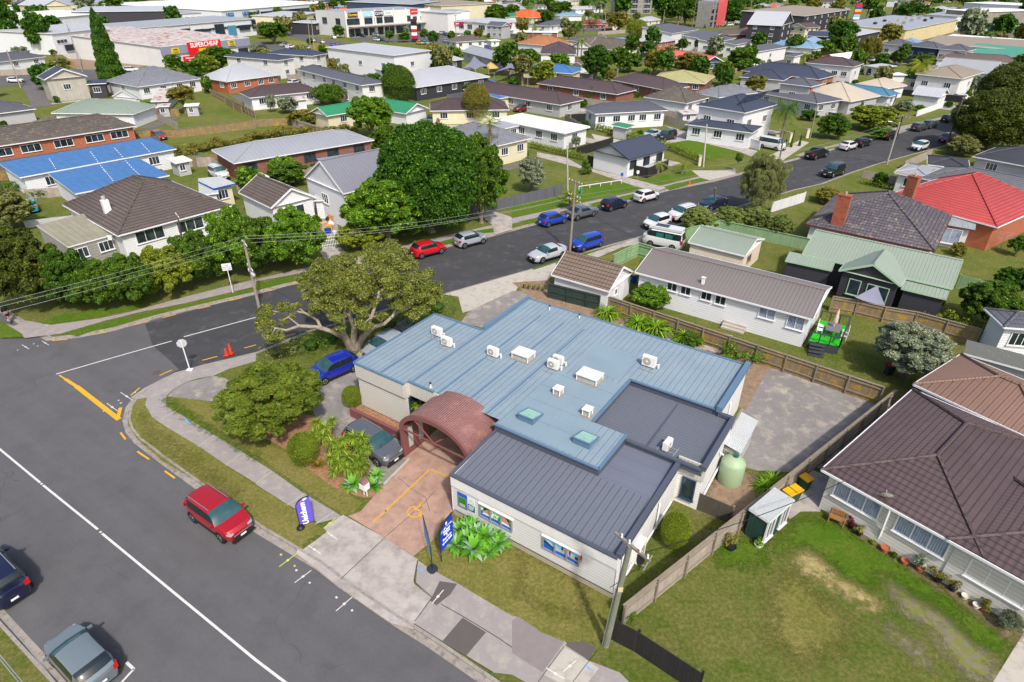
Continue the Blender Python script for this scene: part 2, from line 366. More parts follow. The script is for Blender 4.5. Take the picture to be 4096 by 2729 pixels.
# ---------------------------------------------------------------- painted marks
mk=MB();mky=MB()
def line(mb,pts,w,mat,z=RZ+.008):
    pts=[Vector((p.x,p.y,z))for p in pts]
    for i in range(len(pts)-1):
        a,b2=pts[i],pts[i+1];d=(b2-a).normalized();n=Vector((-d.y,d.x,0))*(w/2)
        mb.poly([a-n,b2-n,b2+n,a+n],mat)
def ln(t,s,w,mat,mb=None,z=RZ+.008):line(mb or mk,PL(t,s,z),w,mat,z)
ln('02','-900 250,370 1303',.12,WHP);ln('02','376 1309,388 1319',.12,WHP);ln('02','396 1326,03 900 165',.12,WHP)
ln('03','918 184,930 194',.12,WHP);ln('03','938 202,2354 1367,13 900 2050',.12,WHP)
ln('02','515 305,1050 150,1580 0',.12,WHP);ln('01','1690 1530,2354 1350',.12,WHP)
ln('03','1160 1385,1232 1452',.13,WHP);ln('03','1235 1445,1120 1568',.1,WHP)
ln('02','545 315,600 350',.12,YEL,mky);ln('02','600 350,700 415',.25,YEL,mky,RZ+.009);ln('02','700 415,1095 722',.34,YEL,mky,RZ+.010);ln('02','1080 725,1108 612',.24,YEL,mky,RZ+.012)
for t,s in(('02','1108 842,1155 905'),('02','1262 1015,1370 1088'),('02','1515 1195,1608 1262'),('02','1202 500,1285 430'),('02','1468 317,1582 266'),('02','1858 178,2000 142'),('02','2246 65,2354 36'),
             ('01','486 1566,622 1552'),('01','852 1510,985 1486'),('01','1218 1424,1372 1386'),('01','1492 1354,1616 1324'),('01','1822 1272,1935 1246'),('01','2112 1198,2228 1170'),('11','62 1120,180 1094'),('11','340 1048,390 1040'),('11','245 1532,362 1500'),('11','495 1455,540 1445')):
    ln(t,s,.12,YEL,mky)
mh=MB();q=P('02 1440 292',RZ);mh.cyl(q,q+Vector((0,0,.006)),.33,.33,18,M('manhole_iron','#5b4a44',.8,var=.1));struct(mh,'manhole_cover_in_road');struct(mk,'road_markings');struct(mky,'kerbside_markings')
# surveyors' spray marks
sm=MB();SPY=M('spray_yellow','#b8c040',.8,var=.1);SPB=M('spray_blue','#4fa0d8',.8,var=.1)
for t,s,m in(('13','355 655,508 542',WHP),('13','735 916,886 785',WHP),('13','213 508,370 390',SPY),('02','1108 472,1225 548',WHP),('02','982 572,1082 645',WHP),('02','203 35,268 75',WHP),('02','385 0,450 38',WHP)):
    ln(t,s,.05,m,sm,RZ+.011)
    a,b2=PL(t,s,RZ+.012);c=(a+b2)/2;line(sm,[c-(b2-a)*.06,c+(b2-a)*.06],.14,m,RZ+.014)
    n=Vector((-(b2-a).y,(b2-a).x,0)).normalized();line(sm,[c+n*.55,c+n*.68],.1,m,RZ+.011);line(sm,[c-n*.55,c-n*.66],.1,m,RZ+.011)
struct(sm,'spray_marks_on_road')
# ---------------------------------------------------------------- sheets on the plateau
ZL=[0.004]
def sheet(name,t,s,mat,z=None):
    if z is None:ZL[0]+=.0004;z=ZL[0]
    g=MB();g.poly(PL(t,s,z)if isinstance(s,str)else[Vector((p.x,p.y,z))for p in s],mat);return struct(g,name)
def inpoly(X,Y,pl):
    c=np.zeros(X.shape,bool);n=len(pl)
    for i in range(n):
        a,b2=pl[i],pl[i-1];dy=(b2.y-a.y)or 1e-9;c^=((a.y>Y)!=(b2.y>Y))&(X<(b2.x-a.x)*(Y-a.y)/dy+a.x)
    return c
def soft(name,t,s,mat,w_=1.1,st=.35):
    pl=PL(t,s)if isinstance(s,str)else s;ZL[0]+=.0004;z=ZL[0];xs=np.arange(min(p.x for p in pl)-1,max(p.x for p in pl)+1,st);ys=np.arange(min(p.y for p in pl)-1,max(p.y for p in pl)+1,st);X,Y=np.meshgrid(xs,ys);d=np.full(X.shape,9.)
    for i in range(len(pl)):
        a,b2=pl[i-1],pl[i];e=b2-a;L2=max(1e-9,e.x**2+e.y**2);k=np.clip(((X-a.x)*e.x+(Y-a.y)*e.y)/L2,0,1);d=np.minimum(d,np.hypot(X-a.x-k*e.x,Y-a.y-k*e.y))
    d=np.where(inpoly(X,Y,pl),d,-d)/w_;g=MB()
    for j in range(len(ys)-1):
        for i in range(len(xs)-1):
            if max(d[j,i],d[j+1,i+1],d[j,i+1],d[j+1,i])>-1:g.poly([(xs[i],ys[j],z),(xs[i+1],ys[j],z),(xs[i+1],ys[j+1],z),(xs[i],ys[j+1],z)],SOFT('soft_'+mat.name,mat),uvs=[(d[j,i],0),(d[j,i+1],0),(d[j+1,i+1],0),(d[j+1,i],0)])
    return struct(g,name)
def wpoly(name,pts,mat):
    return sheet(name,'',[W(*p)for p in pts],mat)
GB=.014
# verge, footpath and crossing along the front street
sheet('verge_grass','02','1235 545,1345 520,1340 600,1400 700,1530 790,1840 975,2080 1140,2354 1330,12 290 1510,13 545 115,650 185,440 340,380 345,200 230,0 90,02 1840 1300,1500 1110,1260 900,1175 770,1180 650',DRY)
sheet('footpath','02','1610 290,1850 225,2110 165,2354 108,2354 185,2110 255,1960 320,1830 340,1720 375,1600 440,1535 500,1525 560,1600 625,1800 755,1970 865,2230 1020,2354 1100,12 150 1195,430 1395,720 1568,13 800 50,560 110,540 70,12 300 1510,0 1320,02 2354 1310,2080 1140,1840 975,1530 790,1400 700,1335 590,1350 520,1240 540,1200 520,1330 430,1500 345',PATH)
sheet('crossing','13','655 185,440 345,380 350,370 385,560 530,760 690,1000 860,1250 1030,1450 1080,1600 790,1450 660,1490 440,1180 240,800 30,620 150',CONC)
sheet('footpath_south','13','1600 790,1470 660,1490 450,1700 580,1860 665,2354 960,23 60 970,480 1190,700 1370,990 1480,1400 1900,900 2000,0 1500,13 2180 1480,1720 1200,1450 1050',PATH)
sheet('footpath_patch','13','1715 1190,1900 975,2115 1110,1935 1325',DKPATCH);sheet('footpath_trench','13','1600 820,1690 640,1850 665,1790 760,1660 865',DKPATCH)
sheet('footpath_patch','23','0 1000,70 960,480 1200,280 1480,0 1300',M('path_grey','#7d7574',.9,'rough',var=.1,ns=2,bump=.004));sheet('footpath_patch','23','555 1150,770 1250,700 1365,490 1230',DKPATCH)
sheet('footpath_patch','23','480 1240,800 1440,700 1568,560 1640,290 1500',CONC2)
cr_=MB()
CRK=M('crack','#3a3431',.95)
for t,s,w_ in(('13','780 620,1170 255',.04),('13','1180 240,1460 0',.03),('12','1480 1568,1640 1380',.03),('12','1300 1250,1430 1360,1560 1440,1600 1568',.025),('13','1485 450,1450 640,1620 790,1460 1010',.04),('13','1700 850,1930 980,2240 1170,2354 1250',.04),('13','1450 1030,1720 1200,2180 1480',.04),('23','240 1568,480 1240',.03),('23','560 1568,780 1280',.03),
             ('02','1465 730,1620 640',.05),('02','1815 975,1970 865',.05),('02','2080 1140,2230 1025',.05),('12','0 1310,145 1200',.05),('12','285 1510,455 1400',.05),('13','545 115,720 0',.05)):
    ln(t,s,w_,CRK if w_<.05 else CONC2,cr_,.0125)
struct(cr_,'footpath_joints')
sm=MB()
for t,s,m in(('13','480 312,595 388',WHP),('13','650 185,745 255',WHP),('13','620 155,735 60',SPY),('13','1620 845,1725 720',WHP),('23','470 1475,590 1370',WHP),('23','315 1438,480 1540',WHP),('13','1480 520,1550 560',SPB),('23','660 1410,740 1465',SPB),('02','1690 700,1750 770',SPB)):
    ln(t,s,.05,m,sm,.0135);a,b2=PL(t,s,.0135);c=(a+b2)/2;line(sm,[c-(b2-a)*.07,c+(b2-a)*.07],.13,m,.0137)
struct(sm,'spray_marks_on_path')
# the clinic's grounds
sheet('corner_lawn','02','1525 512,1960 558,2354 700,12 0 900,300 1040,980 1490,900 1568,800 1600,300 1260,0 1040,02 2354 1085,2230 1020,1800 755,1525 600',DRY)
soft('corner_lawn_edge','02','1525 512,1575 520,1640 600,1850 720,2354 1050,2354 1095,1800 760,1560 620,1520 560',GREEN)
sheet('gravel_pad','02','1540 510,1600 445,1720 380,1960 320,2080 345,2200 450,2100 560,1960 556',GRAVEL)
sheet('gravel_car_park','12','450 380,930 120,1000 20,11 1200 1450,1500 1300,12 990 560,860 605,1390 880,1410 1080,1180 1320,1000 1180,560 720,480 560',GRAVEL)
sheet('planted_bed','12','0 850,280 1000,480 1170,700 1340,980 1440,1100 1440,1190 1320,1050 1170,560 700,300 640',BARK)
sheet('forecourt','12','1180 1320,1410 1080,1620 900,2300 1250,1810 1568,13 1660 240,1450 410,1180 240,850 40,12 960 1568',REDCON)
sheet('front_lawn','13','1450 410,1560 500,1760 610,1860 665,2354 960,23 60 965,270 1110,480 1195,720 1200,860 1180,1000 1060,940 760,13 2354 270,1830 -20,1700 100,1650 240',DRY)
wpoly('side_yard',[(-.05,-.3),(-.05,8.3),(-1.4,8.3),(-5.0,9.5),(-4.5,6),(-1.9,-1.6)],GRASS)
soft('service_yard','',[W(*p)for p in[(-1.3,8.2),(-1.3,13.4),(-5.6,13),(-5.2,9.2)]],EARTH)
wpoly('entrance_floor',[(10.3,1.9),(16.1,1.9),(16.1,6),(10.3,6)],REDCON);wpoly('wall_bed',[(16.2,3.3),(22.6,3.3),(22.6,4.6),(16.2,4.6)],BARK)
soft('lawn_wear','23','60 330,500 520,700 700,650 1000,300 900,50 760',DRY);soft('lawn_wear','33','0 700,250 500,500 800,760 1000,700 1300,300 1400,0 1200',DRY,1.5);soft('lawn_wear','02','1300 640,1420 800,1800 1080,2200 1400,2150 1440,1700 1150,1350 900',DRY)
soft('lawn_green','23','1850 300,2354 200,2354 500,1900 520',GREEN);soft('lawn_green','13','500 250,640 190,440 330',GREEN,.4,.2)
wpoly('back_car_park',[(-.7,13.2),(-.7,21.5),(1,24),(-.5,26.9),(-7.5,26.8),(-12.1,26.3),(-8.5,18.4),(-5.6,15),(-3.5,13.8)],GRAVEL)
wpoly('back_garden_bed',[(-1,19.8),(17.6,19.8),(19,24.8),(-1,26.9)],EARTH)
ym=MB();ln('12','1185 1568,1600 1178',.1,YEL,ym,.0138);ln('12','1600 1178,1775 1252',.1,YEL,ym,.0138);ln('13','1075 95,1200 -10',.1,YEL,ym,.0138)
def arc(t,cx,cy,rx,ry,a0,a1,w_):ln(t,','.join('%f %f'%(cx+rx*math.cos(math.radians(a)),cy+ry*math.sin(math.radians(a)))for a in range(a0,a1+1,20)),w_,YEL,ym,.0140)
arc('13',1455,5,62,48,0,280,.1);ln('12','1530 1500,1450 1550',.1,YEL,ym,.0139);ln('12','1460 1545,1510 1560,13 1515 50',.1,YEL,ym,.0141);arc('12',1520,1500,10,8,0,360,.16)
struct(ym,'forecourt_markings')
wl=MB();ln('12','1175 1318,1410 1082',.18,CONC2,wl,.10)
struct(wl,'forecourt_edging')
# side street, south: driveways and path
sheet('driveway','11','1730 1140,2354 960,21 400 850,420 900,330 1010,60 1060,0 1180,11 1960 1290,1900 1310,1860 1160',CONC2)
sheet('driveway_gravel','11','1960 1290,21 0 1110,170 1110,150 1180,11 2100 1450,1880 1400',GRAVEL)
sheet('verge_grass','21','180 900,420 830,620 770,980 680,940 720,700 770,430 840,200 915',GREEN)
sheet('footpath','21','680 775,1200 605,1210 660,1000 710,790 800',CONC)
sheet('front_garden','21','800 800,1010 735,1160 690,1200 770,1130 920,1060 890,920 840',DRY)
sheet('garden_bed','21','0 1030,330 1010,420 1130,820 1290,1500 1568,1300 1568,180 1180',EARTH)
# side street, north: footpath and verges
sheet('footpath','01','0 1400,130 1430,240 1380,470 1420,920 1360,1200 1300,1600 1190,2000 1085,2354 1000,11 490 885,620 870,1250 720,1700 610,2180 500,2354 450,21 0 440,500 330,1160 190,1700 60,2050 -20,2060 20,1500 120,1160 220,600 350,0 490,11 2200 580,1700 660,960 830,500 930,0 1020,01 2354 1065,1700 1220,1300 1300,950 1385,560 1500,240 1540,0 1500',PATH)
sheet('driveway','11','560 700,760 700,980 860,640 840',CONC);sheet('driveway','11','2040 400,2180 370,2354 430,21 0 545,11 2200 590,2200 520',CONC)
for t,s in(('01','560 1500,950 1400,1750 1220,2300 1100,2340 1115,1500 1310,1050 1430,700 1520'),('11','20 1040,370 960,390 1010,20 1095'),('11','1400 730,1830 620,1820 660,1440 750'),('11','1990 560,2180 530,2190 570,2060 580'),('21','60 470,250 430,260 470,150 495'),('21','430 380,520 365,540 400'),('21','700 310,1110 215,1130 255,800 330'),('21','1380 155,1760 60,1810 90,1450 175'),('01','380 1410,500 1340,1500 1180,1350 1240,920 1345,470 1415'),('01','0 1380,200 1500,220 1535,0 1540')):
    sheet('verge_grass',t,s,GREEN)
sheet('front_lawn','21','0 330,470 230,480 190,630 170,1100 110,1170 165,640 290,0 440',GREEN)
sheet('front_lawn','20','1340 1340,1640 1285,2090 1395,1800 1480,1500 1330',GREEN)
sheet('front_lawn','21','1160 90,1640 10,1700 40,1270 135',GREEN)
sheet('driveway','20','1390 1150,1500 1180,2260 1390,2200 1440,2090 1395,1640 1285,1330 1340,1240 1290,1500 1200',CONC)
sheet('driveway','20','730 1230,1000 1290,860 1340,760 1280',CONC2);sheet('driveway','20','230 1400,500 1450,640 1530,21 1160 90,1420 160,1340 190,1150 150,730 10,20 700 1568,230 1440',CONC)
sheet('driveway','21','1650 0,1740 70,1820 90,2070 30,1980 0',CONC2);sheet('driveway','30','290 1290,380 1310,130 1480,0 1440',CONC2)
sheet('footpath','30','250 1430,330 1400,620 1330,960 1270,1150 1180,1500 1100,1850 1010,1900 1020,1300 1180,950 1290,560 1360,340 1440',PATH)
# right-hand gardens
wpoly('neighbour_path',[(3,26.4),(12,25.4),(12,29),(3,30)],CONC)
sheet('neighbour_lawn','32','0 30,180 100,560 170,660 0,1000 0,940 200,1100 460,30 100',GRASS)
soft('straw_patch','33','220 400,330 350,450 390,520 480,700 620,950 740,1040 850,990 920,850 880,720 800,560 690,300 560',STRAW)
soft('worn_track','33','1060 640,1200 640,1350 800,1620 930,1800 1100,2100 1330,2200 1600,1850 1600,1700 1400,1550 1250,1480 1100,1200 920',M('worn_soil','#77705a',.95,'chip',var=.2,ns=1.2,bump=.02,col2='#6f7434',c2=(.46,.6)))
soft('worn_track','33','1050 1020,1120 1000,1200 1100,1430 1250,1490 1350,1470 1450,1380 1400,1230 1260,1090 1170',M('worn_soil','#7b7263'))
soft('green_lawn_edge','33','0 330,250 60,420 60,720 130,1000 300,1350 540,1700 820,2100 1080,2230 1180,2160 1360,1880 1180,1620 930,1350 780,1050 580,980 760,700 600,500 420,330 330,100 420',GREEN)
sheet('concrete_drive','33','2070 1568,2150 1440,2354 1110,2600 1200,2354 1700,2000 1700',CONC2)
sheet('bin_path','32','400 1180,600 1270,500 1500,480 1568,300 1568,200 1640,130 1500',CONC)
soft('garden_bed','33','600 60,740 80,1000 250,1400 480,1900 830,2354 1130,2230 1180,1880 900,1380 560,980 310,700 130',EARTH)
# far roads
sheet('far_street','00','0 690,500 640,1000 640,1400 640,1480 640,1200 730,900 720,540 760,240 780,0 800',ASPH)
sheet('far_driveway','00','200 790,350 770,480 970,300 990',DRIVE)
sheet('car_park','10','0 390,330 400,560 440,700 545,0 540,00 2290 560,2200 460',ASPH)
sheet('commercial_street','10','160 240,300 290,520 340,960 420,1700 480,2354 480,20 0 400,500 360,1300 320,1340 345,700 400,0 440,10 1700 540,960 540,830 500,600 420,280 330,100 280',ASPH)
sheet('shop_car_park','10','860 350,1160 340,1560 290,1700 270,2000 330,2140 370,1900 400,1600 400,1400 390,1080 380,880 370',ASPH)
sheet('far_verge','10','300 370,560 390,880 480,860 510,700 520,560 460,200 400',DRY)
sheet('far_road','20','2354 210,2200 230,1900 270,1700 300,1500 300,1700 340,2354 290',ASPH)
sheet('far_highway','30','720 190,800 160,1500 95,1900 70,1900 85,1400 115,1000 160,760 220',ASPH)
sheet('yard_asphalt','30','1300 340,1750 210,2000 190,1600 300,1400 360',DRIVE)
sheet('concrete_pad','00','460 430,880 390,900 530,640 550',CONC2);sheet('building_site','00','470 550,900 540,1200 500,1390 580,1250 640,720 640',EARTH)
sheet('gravel_drive','00','2100 870,2354 900,2354 960,2200 940',DRIVE)
sheet('patio','11','600 380,740 380,760 600,600 600',M('patio_rubble','#8f8780',.9,'chip',var=.3,ns=3,bump=.02))
# ================================================================ houses
WHT=M('white_boards','#d2d3d6',.6,'board',p=.22,var=.04,bump=.015,line=.55)
CREAM=M('cream_boards','#cfc9b6',.6,'board',p=.22,var=.04,bump=.012,line=.6)
GREYB=M('grey_boards','#a9a9ac',.6,'board',p=.25,var=.04,bump=.012,line=.6)
BLACKB=M('black_boards','#35353c',.6,'board',p=.3,var=.08,bump=.02,line=.4)
PLAST=M('white_plaster','#d0cfcd',.7,var=.07,ns=.7,streak=.18)
PLAST2=M('cream_plaster','#cbc3a6',.7,var=.07,ns=.7,streak=.15)
BRICK=M('brick_red','#a4532f',.85,'brick',var=.2,ns=1.5,bump=.006)
BRICK2=M('brick_brown','#7c4634',.85,'brick',var=.2,ns=1.5,bump=.006)
CONCW=M('concrete_wall','#aaa59c',.85,'rough',var=.14,ns=.8,bump=.004,streak=.45)
TRIM=M('white_trim','#d8d8da',.5,var=.03)
DTRIM=M('dark_trim','#3d3f45',.5,var=.05)
CURT=M('net_curtain','#98a2b6',.6,'corr',p=.12,var=.12,ns=.8,bump=.02,col2='#6f7c96',c2=(.5,.7))
GL=GLASS()
RT_=dict(
 charcoal=M('roof_charcoal','#5c5d66',.6,'tile',.45,.3,.08,1,.02,line=.6),
 navy=M('roof_navy','#3c4252',.6,'seam',.4,.3,.06,1,.02,line=.3),
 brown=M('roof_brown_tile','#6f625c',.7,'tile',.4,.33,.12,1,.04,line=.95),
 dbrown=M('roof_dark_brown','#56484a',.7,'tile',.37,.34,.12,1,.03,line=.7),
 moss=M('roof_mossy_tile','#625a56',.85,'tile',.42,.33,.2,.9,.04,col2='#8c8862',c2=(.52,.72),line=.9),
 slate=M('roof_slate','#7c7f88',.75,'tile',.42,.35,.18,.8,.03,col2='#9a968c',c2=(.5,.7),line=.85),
 grey=M('roof_grey_metal','#93969c',.5,'seam',.7,.3,.06,.5,.015,line=.3),
 lgrey=M('roof_light_grey','#a9abb0',.5,'seam',.8,.3,.06,.5,.015,line=.3),
 white=M('roof_white_metal','#d9d7d3',.5,'seam',1.4,.3,.05,.6,.01,col2='#b7b0a6',c2=(.6,.8),line=.2),
 cream=M('roof_cream_metal','#b5a996',.6,'seam',.7,.3,.06,.6,.01,line=.2),
 blue=M('roof_blue','#3f699c',.5,'seam',1.1,.3,.1,.6,.01,col2='#4c779f',line=.2),
 lblue=M('roof_light_blue','#7595b0',.5,'seam',.6,.3,.08,.6,.01,line=.2),
 tblue=M('roof_teal_blue','#4e7c98',.6,'tile',.37,.3,.12,.8,.03,line=.5),
 sage=M('roof_sage','#859184',.5,'rib',.3,.3,.06,.5,.02,line=.45),
 green=M('roof_green','#2e7d58',.5,'seam',.6,.3,.1,.6,.015,line=.25),
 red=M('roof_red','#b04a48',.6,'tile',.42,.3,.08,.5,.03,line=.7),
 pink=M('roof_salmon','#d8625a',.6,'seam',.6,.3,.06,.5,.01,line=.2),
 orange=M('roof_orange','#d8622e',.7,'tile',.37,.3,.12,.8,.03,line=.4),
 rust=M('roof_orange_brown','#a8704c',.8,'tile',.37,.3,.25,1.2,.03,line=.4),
 rusty=M('roof_rusty_iron','#b9b2ac',.6,'seam',.8,.3,.12,.22,.02,col2='#8c4a38',c2=(.5,.62),line=.3),
 olive=M('roof_olive','#a8a272',.7,'tile',.37,.3,.12,.8,.02,line=.4),
 taupe=M('roof_taupe_rib','#77706e',.5,'rib',.32,.3,.06,.4,.03,line=.5),
 grib=M('roof_grey_rib','#757680',.5,'rib',.42,.3,.06,.4,.03,line=.6),
 maroon=M('roof_maroon','#7a3b3e',.6,'rib',.2,.3,.1,.6,.02,line=.3),
 teal=M('roof_teal_green','#4a8c78',.5,'rib',.3,.3,.06,.6,.02,line=.2),
 tan=M('roof_tan','#8d8072',.6,'seam',.7,.3,.08,.6,.01,line=.2),
 bark=M('roof_brown_cap','#7c6256',.6,'rib',.42,.3,.1,.7,.03,line=.9),
)
FOOT=[]
def window(root,c,t,n,w_,h_,bars=1,frame=None,pane=None,deep=.05,nested=True):
    """c centre on wall, t along wall, n outward"""
    Z=Vector((0,0,1));f=MB();fr=.06
    for sg in(-1,1):
        f.box(c+t*(sg*(w_/2))+n*deep*.5,t*(fr/2+.01),n*deep,Z*(h_/2+fr/2));f.box(c+Z*(sg*(h_/2))+n*deep*.5,t*(w_/2-fr/2-.011),n*(deep-.003),Z*(fr/2))
    for k in range(1,bars+1):
        f.box(c+t*(-w_/2+w_*k/(bars+1))+n*deep*.4,t*.025,n*deep*.9,Z*(h_/2-fr/2))
    f.box(c-Z*(h_/2+fr)+n*deep,t*(w_/2+.08),n*(deep+.04),Z*.025)
    fo=f.build('window',root,frame or TRIM)
    g_=MB();g_.box(c+n*.012,t*(w_/2-.01),n*.012,Z*(h_/2-.01));g_.build('pane',fo,pane or GL);return fo
def walls_windows(root,a,b2,z0,z1,n,nwin,style,frame,storeys=1,pane=None,wh=None):
    d=(b2-a);L=d.length;t=d/L
    sh=(z1-z0)/storeys
    for st in range(storeys):
        for k in range(nwin):
            ww=style if style else 1.5
            ww=min(ww,L/nwin*.62);hh=wh or min(1.15,sh*.5)
            c=a+t*(L*(k+.5)/nwin+((k*7+st*3)%3-1)*.25);c=Vector((c.x,c.y,z0+sh*st+sh*.60))
            window(root,c,t,n,ww,hh,1 if ww<1.3 else 2,frame,pane)
def block(root,A,B,Cc,h,z0=0,roof='hip',rmat=None,wmat=None,pitch=22,oh=.45,nw=(2,2),ws=1.5,frame=None,storeys=1,ridge=None,gut=TRIM,pane=None,rad=None,wh=None,door=True,fasc=.18):
    """A,B,Cc eave corners at height h, B nearest the viewer. Returns local frame."""
    d=Cc-B;L=d.length;x=d/L;y=Vector((-x.y,x.x,0));D=(A-B).dot(y)
    if D<0:y=-y;D=-D
    if D<1:D=1
    X,Y=x,y;o=Vector((B.x,B.y,0));q=lambda u,v,z:o+X*u+Y*v+Vector((0,0,z))
    wm=wmat or WHT;rm=rmat or RT_['brown']
    oh=min(oh,L*.15,D*.15)
    wl=MB();ring=[q(oh,oh,0),q(L-oh,oh,0),q(L-oh,D-oh,0),q(oh,D-oh,0)]
    along=ridge or('x' if L>=D else 'y');tp=math.tan(math.radians(pitch));rf=MB();gt=MB();wt=h-.02
    if roof in('hip','gable'):
        S,Ln=(D,L)if along=='x' else(L,D);rh=S/2*tp;ins=S/2 if roof=='hip' else 0
        if roof=='hip' and Ln<S:ins=Ln/2;
        g2=(lambda a_,b_,z:q(a_,b_,z))if along=='x' else(lambda a_,b_,z:q(b_,a_,z))
        c4=[g2(0,0,h),g2(Ln,0,h),g2(Ln,S,h),g2(0,S,h)];r0,r1=g2(ins,S/2,h+rh),g2(Ln-ins,S/2,h+rh)
        def pf(*p):
            p=list(p);n=(p[1]-p[0]).cross(p[2]-p[0]);rf.poly(p if n.z>0 else p[::-1],rm)
        pf(c4[0],c4[1],r1,r0);pf(c4[2],c4[3],r0,r1)
        if roof=='hip':
            pf(c4[1],c4[2],r1);pf(c4[3],c4[0],r0)
            for a_,b_ in((c4[0],r0),(c4[3],r0),(c4[1],r1),(c4[2],r1)):rf.cyl(a_+Vector((0,0,.03)),b_+Vector((0,0,.03)),.1,.1,5,rm)
        else:
            for e,rr,sg in(((c4[0],c4[3]),r0,0),((c4[1],c4[2]),r1,1)):
                ia=g2(oh if sg==0 else Ln-oh,oh,wt);ib=g2(oh if sg==0 else Ln-oh,S-oh,wt);ic=g2(oh if sg==0 else Ln-oh,S/2,wt+(S/2-oh)*tp)
                wl.poly([ia,ib,ic],wm)
                for e_ in e:gt.bar(e_-Vector((0,0,.06)),rr-Vector((0,0,.06)),.04,.2,gut)
        if(r1-r0).length>.2:rf.cyl(r0+Vector((0,0,.03)),r1+Vector((0,0,.03)),.11,.11,5,rm)
        rf.poly([c4[0]-Vector((0,0,.01)),c4[3]-Vector((0,0,.01)),c4[2]-Vector((0,0,.01)),c4[1]-Vector((0,0,.01))],gut)
    elif roof in('mono','flat'):
        # mono: high side away from the viewer (along y)
        rise=D*tp;ps=[q(0,0,h),q(L,0,h),q(L,D,h+rise),q(0,D,h+rise)]
        if ridge=='x-':rise=L*tp;ps=[q(0,0,h+rise),q(L,0,h),q(L,D,h),q(0,D,h+rise)]
        if ridge=='x+':rise=L*tp;ps=[q(0,0,h),q(L,0,h+rise),q(L,D,h+rise),q(0,D,h)]
        n=(ps[1]-ps[0]).cross(ps[2]-ps[0]);qs=ps if n.z>0 else ps[::-1]
        rf.poly(qs,rm);rf.poly([p-Vector((0,0,.16))for p in qs[::-1]],gut)
        for i in range(4):
            a_,b_=ps[i],ps[(i+1)%4];dn_=Vector((0,0,.16));n_=(b_-a_).cross(Vector((0,0,1)));cc_=(ps[0]+ps[2])/2
            f_=[a_-dn_,b_-dn_,b_,a_];rf.poly(f_ if n_.dot((a_+b_)/2-cc_)>0 else f_[::-1],gut)
        for u0,v0,u1,v1 in((oh,oh,L-oh,oh),(L-oh,oh,L-oh,D-oh),(L-oh,D-oh,oh,D-oh),(oh,D-oh,oh,oh)):
            zf=lambda u_,v_:h-.17+((v_*rise/D)if ridge not in('x-','x+')else((L-u_)if ridge=='x-' else u_)*rise/L)
            wl.poly([q(u0,v0,h-.2),q(u1,v1,h-.2),q(u1,v1,max(h-.2,zf(u1,v1))),q(u0,v0,max(h-.2,zf(u0,v0)))],wm)
        wt=h-.2
    elif roof=='para':   # parapet with a sunken roof
        wt=h
        ring=[q(0,0,0),q(L,0,0),q(L,D,0),q(0,D,0)]
        rf.poly([q(.25,.25,h-.4),q(L-.25,.25,h-.4),q(L-.25,D-.25,h-.25),q(.25,D-.25,h-.25)],rm)
        for(u0,v0,u1,v1)in((0,0,L,0),(L,0,L,D),(L,D,0,D),(0,D,0,0)):
            gt.bar(q(u0,v0,h+.04)+(q(L/2,D/2,0)-q((u0+u1)/2,(v0+v1)/2,0)).normalized()*.12,q(u1,v1,h+.04)+(q(L/2,D/2,0)-q((u0+u1)/2,(v0+v1)/2,0)).normalized()*.12,.3,.1,gut)
        oh=0
    if roof=='para':
        n4=len(ring)
        for i in range(4):
            a_,b_=ring[i],ring[(i+1)%4];cc_=(ring[0]+ring[2])/2
            for off_ in(0,.24):
                e=[Vector((p.x,p.y,0))for p in(a_,b_)];inn=(cc_-(e[0]+e[1])/2);inn=(Y if abs(inn.normalized().dot(Y))>.9 else X)*(1 if inn.dot(Y if abs(inn.normalized().dot(Y))>.9 else X)>0 else-1)
                e=[p+inn*off_ for p in e];f_=[Vector((e[0].x,e[0].y,z0)),Vector((e[1].x,e[1].y,z0)),Vector((e[1].x,e[1].y,wt)),Vector((e[0].x,e[0].y,wt))]
                nn=(f_[1]-f_[0]).cross(f_[2]-f_[0]);f_=f_ if nn.dot(inn)*(1 if off_==0 else-1)<0 else f_[::-1];wl.poly(f_,wm)
    else:
        r2=ring if(ring[1]-ring[0]).cross(ring[2]-ring[0]).z>0 else ring[::-1]
        for i in range(4):
            a_,b_=r2[i],r2[(i+1)%4];wl.poly([Vector((a_.x,a_.y,z0)),Vector((b_.x,b_.y,z0)),Vector((b_.x,b_.y,wt)),Vector((a_.x,a_.y,wt))],wm)
    FOOT.append(([q(-.5,-.5,0),q(L+.5,-.5,0),q(L+.5,D+.5,0),q(-.5,D+.5,0)],root,h))
    wo=wl.build('wall',root);ro=rf.build('roof',root)
    if roof in('hip','gable'):
        for(u0,v0,u1,v1)in((0,0,L,0),(L,0,L,D),(L,D,0,D),(0,D,0,0)):
            gb=(roof=='gable')and(((u0==u1)and along=='x')or((v0==v1)and along=='y'))
            if not gb:gt.bar(q(u0,v0,h-.07),q(u1,v1,h-.07),.12,.14,gut)
    if gt.v:gt.build('gutter' if roof!='para' else 'parapet_cap',root)
    fr=frame or TRIM
    if nw[0]:walls_windows(root,q(oh,oh,0),q(L-oh,oh,0),z0+.2,wt,-Y,nw[0],ws,fr,storeys,pane,wh)
    if nw[1]:walls_windows(root,q(oh,D-oh,0),q(oh,oh,0),z0+.2,wt,-X,nw[1],ws,fr,storeys,pane,wh)
    if len(nw)>2 and nw[2]:walls_windows(root,q(L-oh,oh,0),q(L-oh,D-oh,0),z0+.2,wt,X,nw[2],ws,fr,storeys,pane,wh)
    return dict(q=q,L=L,D=D,X=X,Y=Y,h=h,oh=oh)
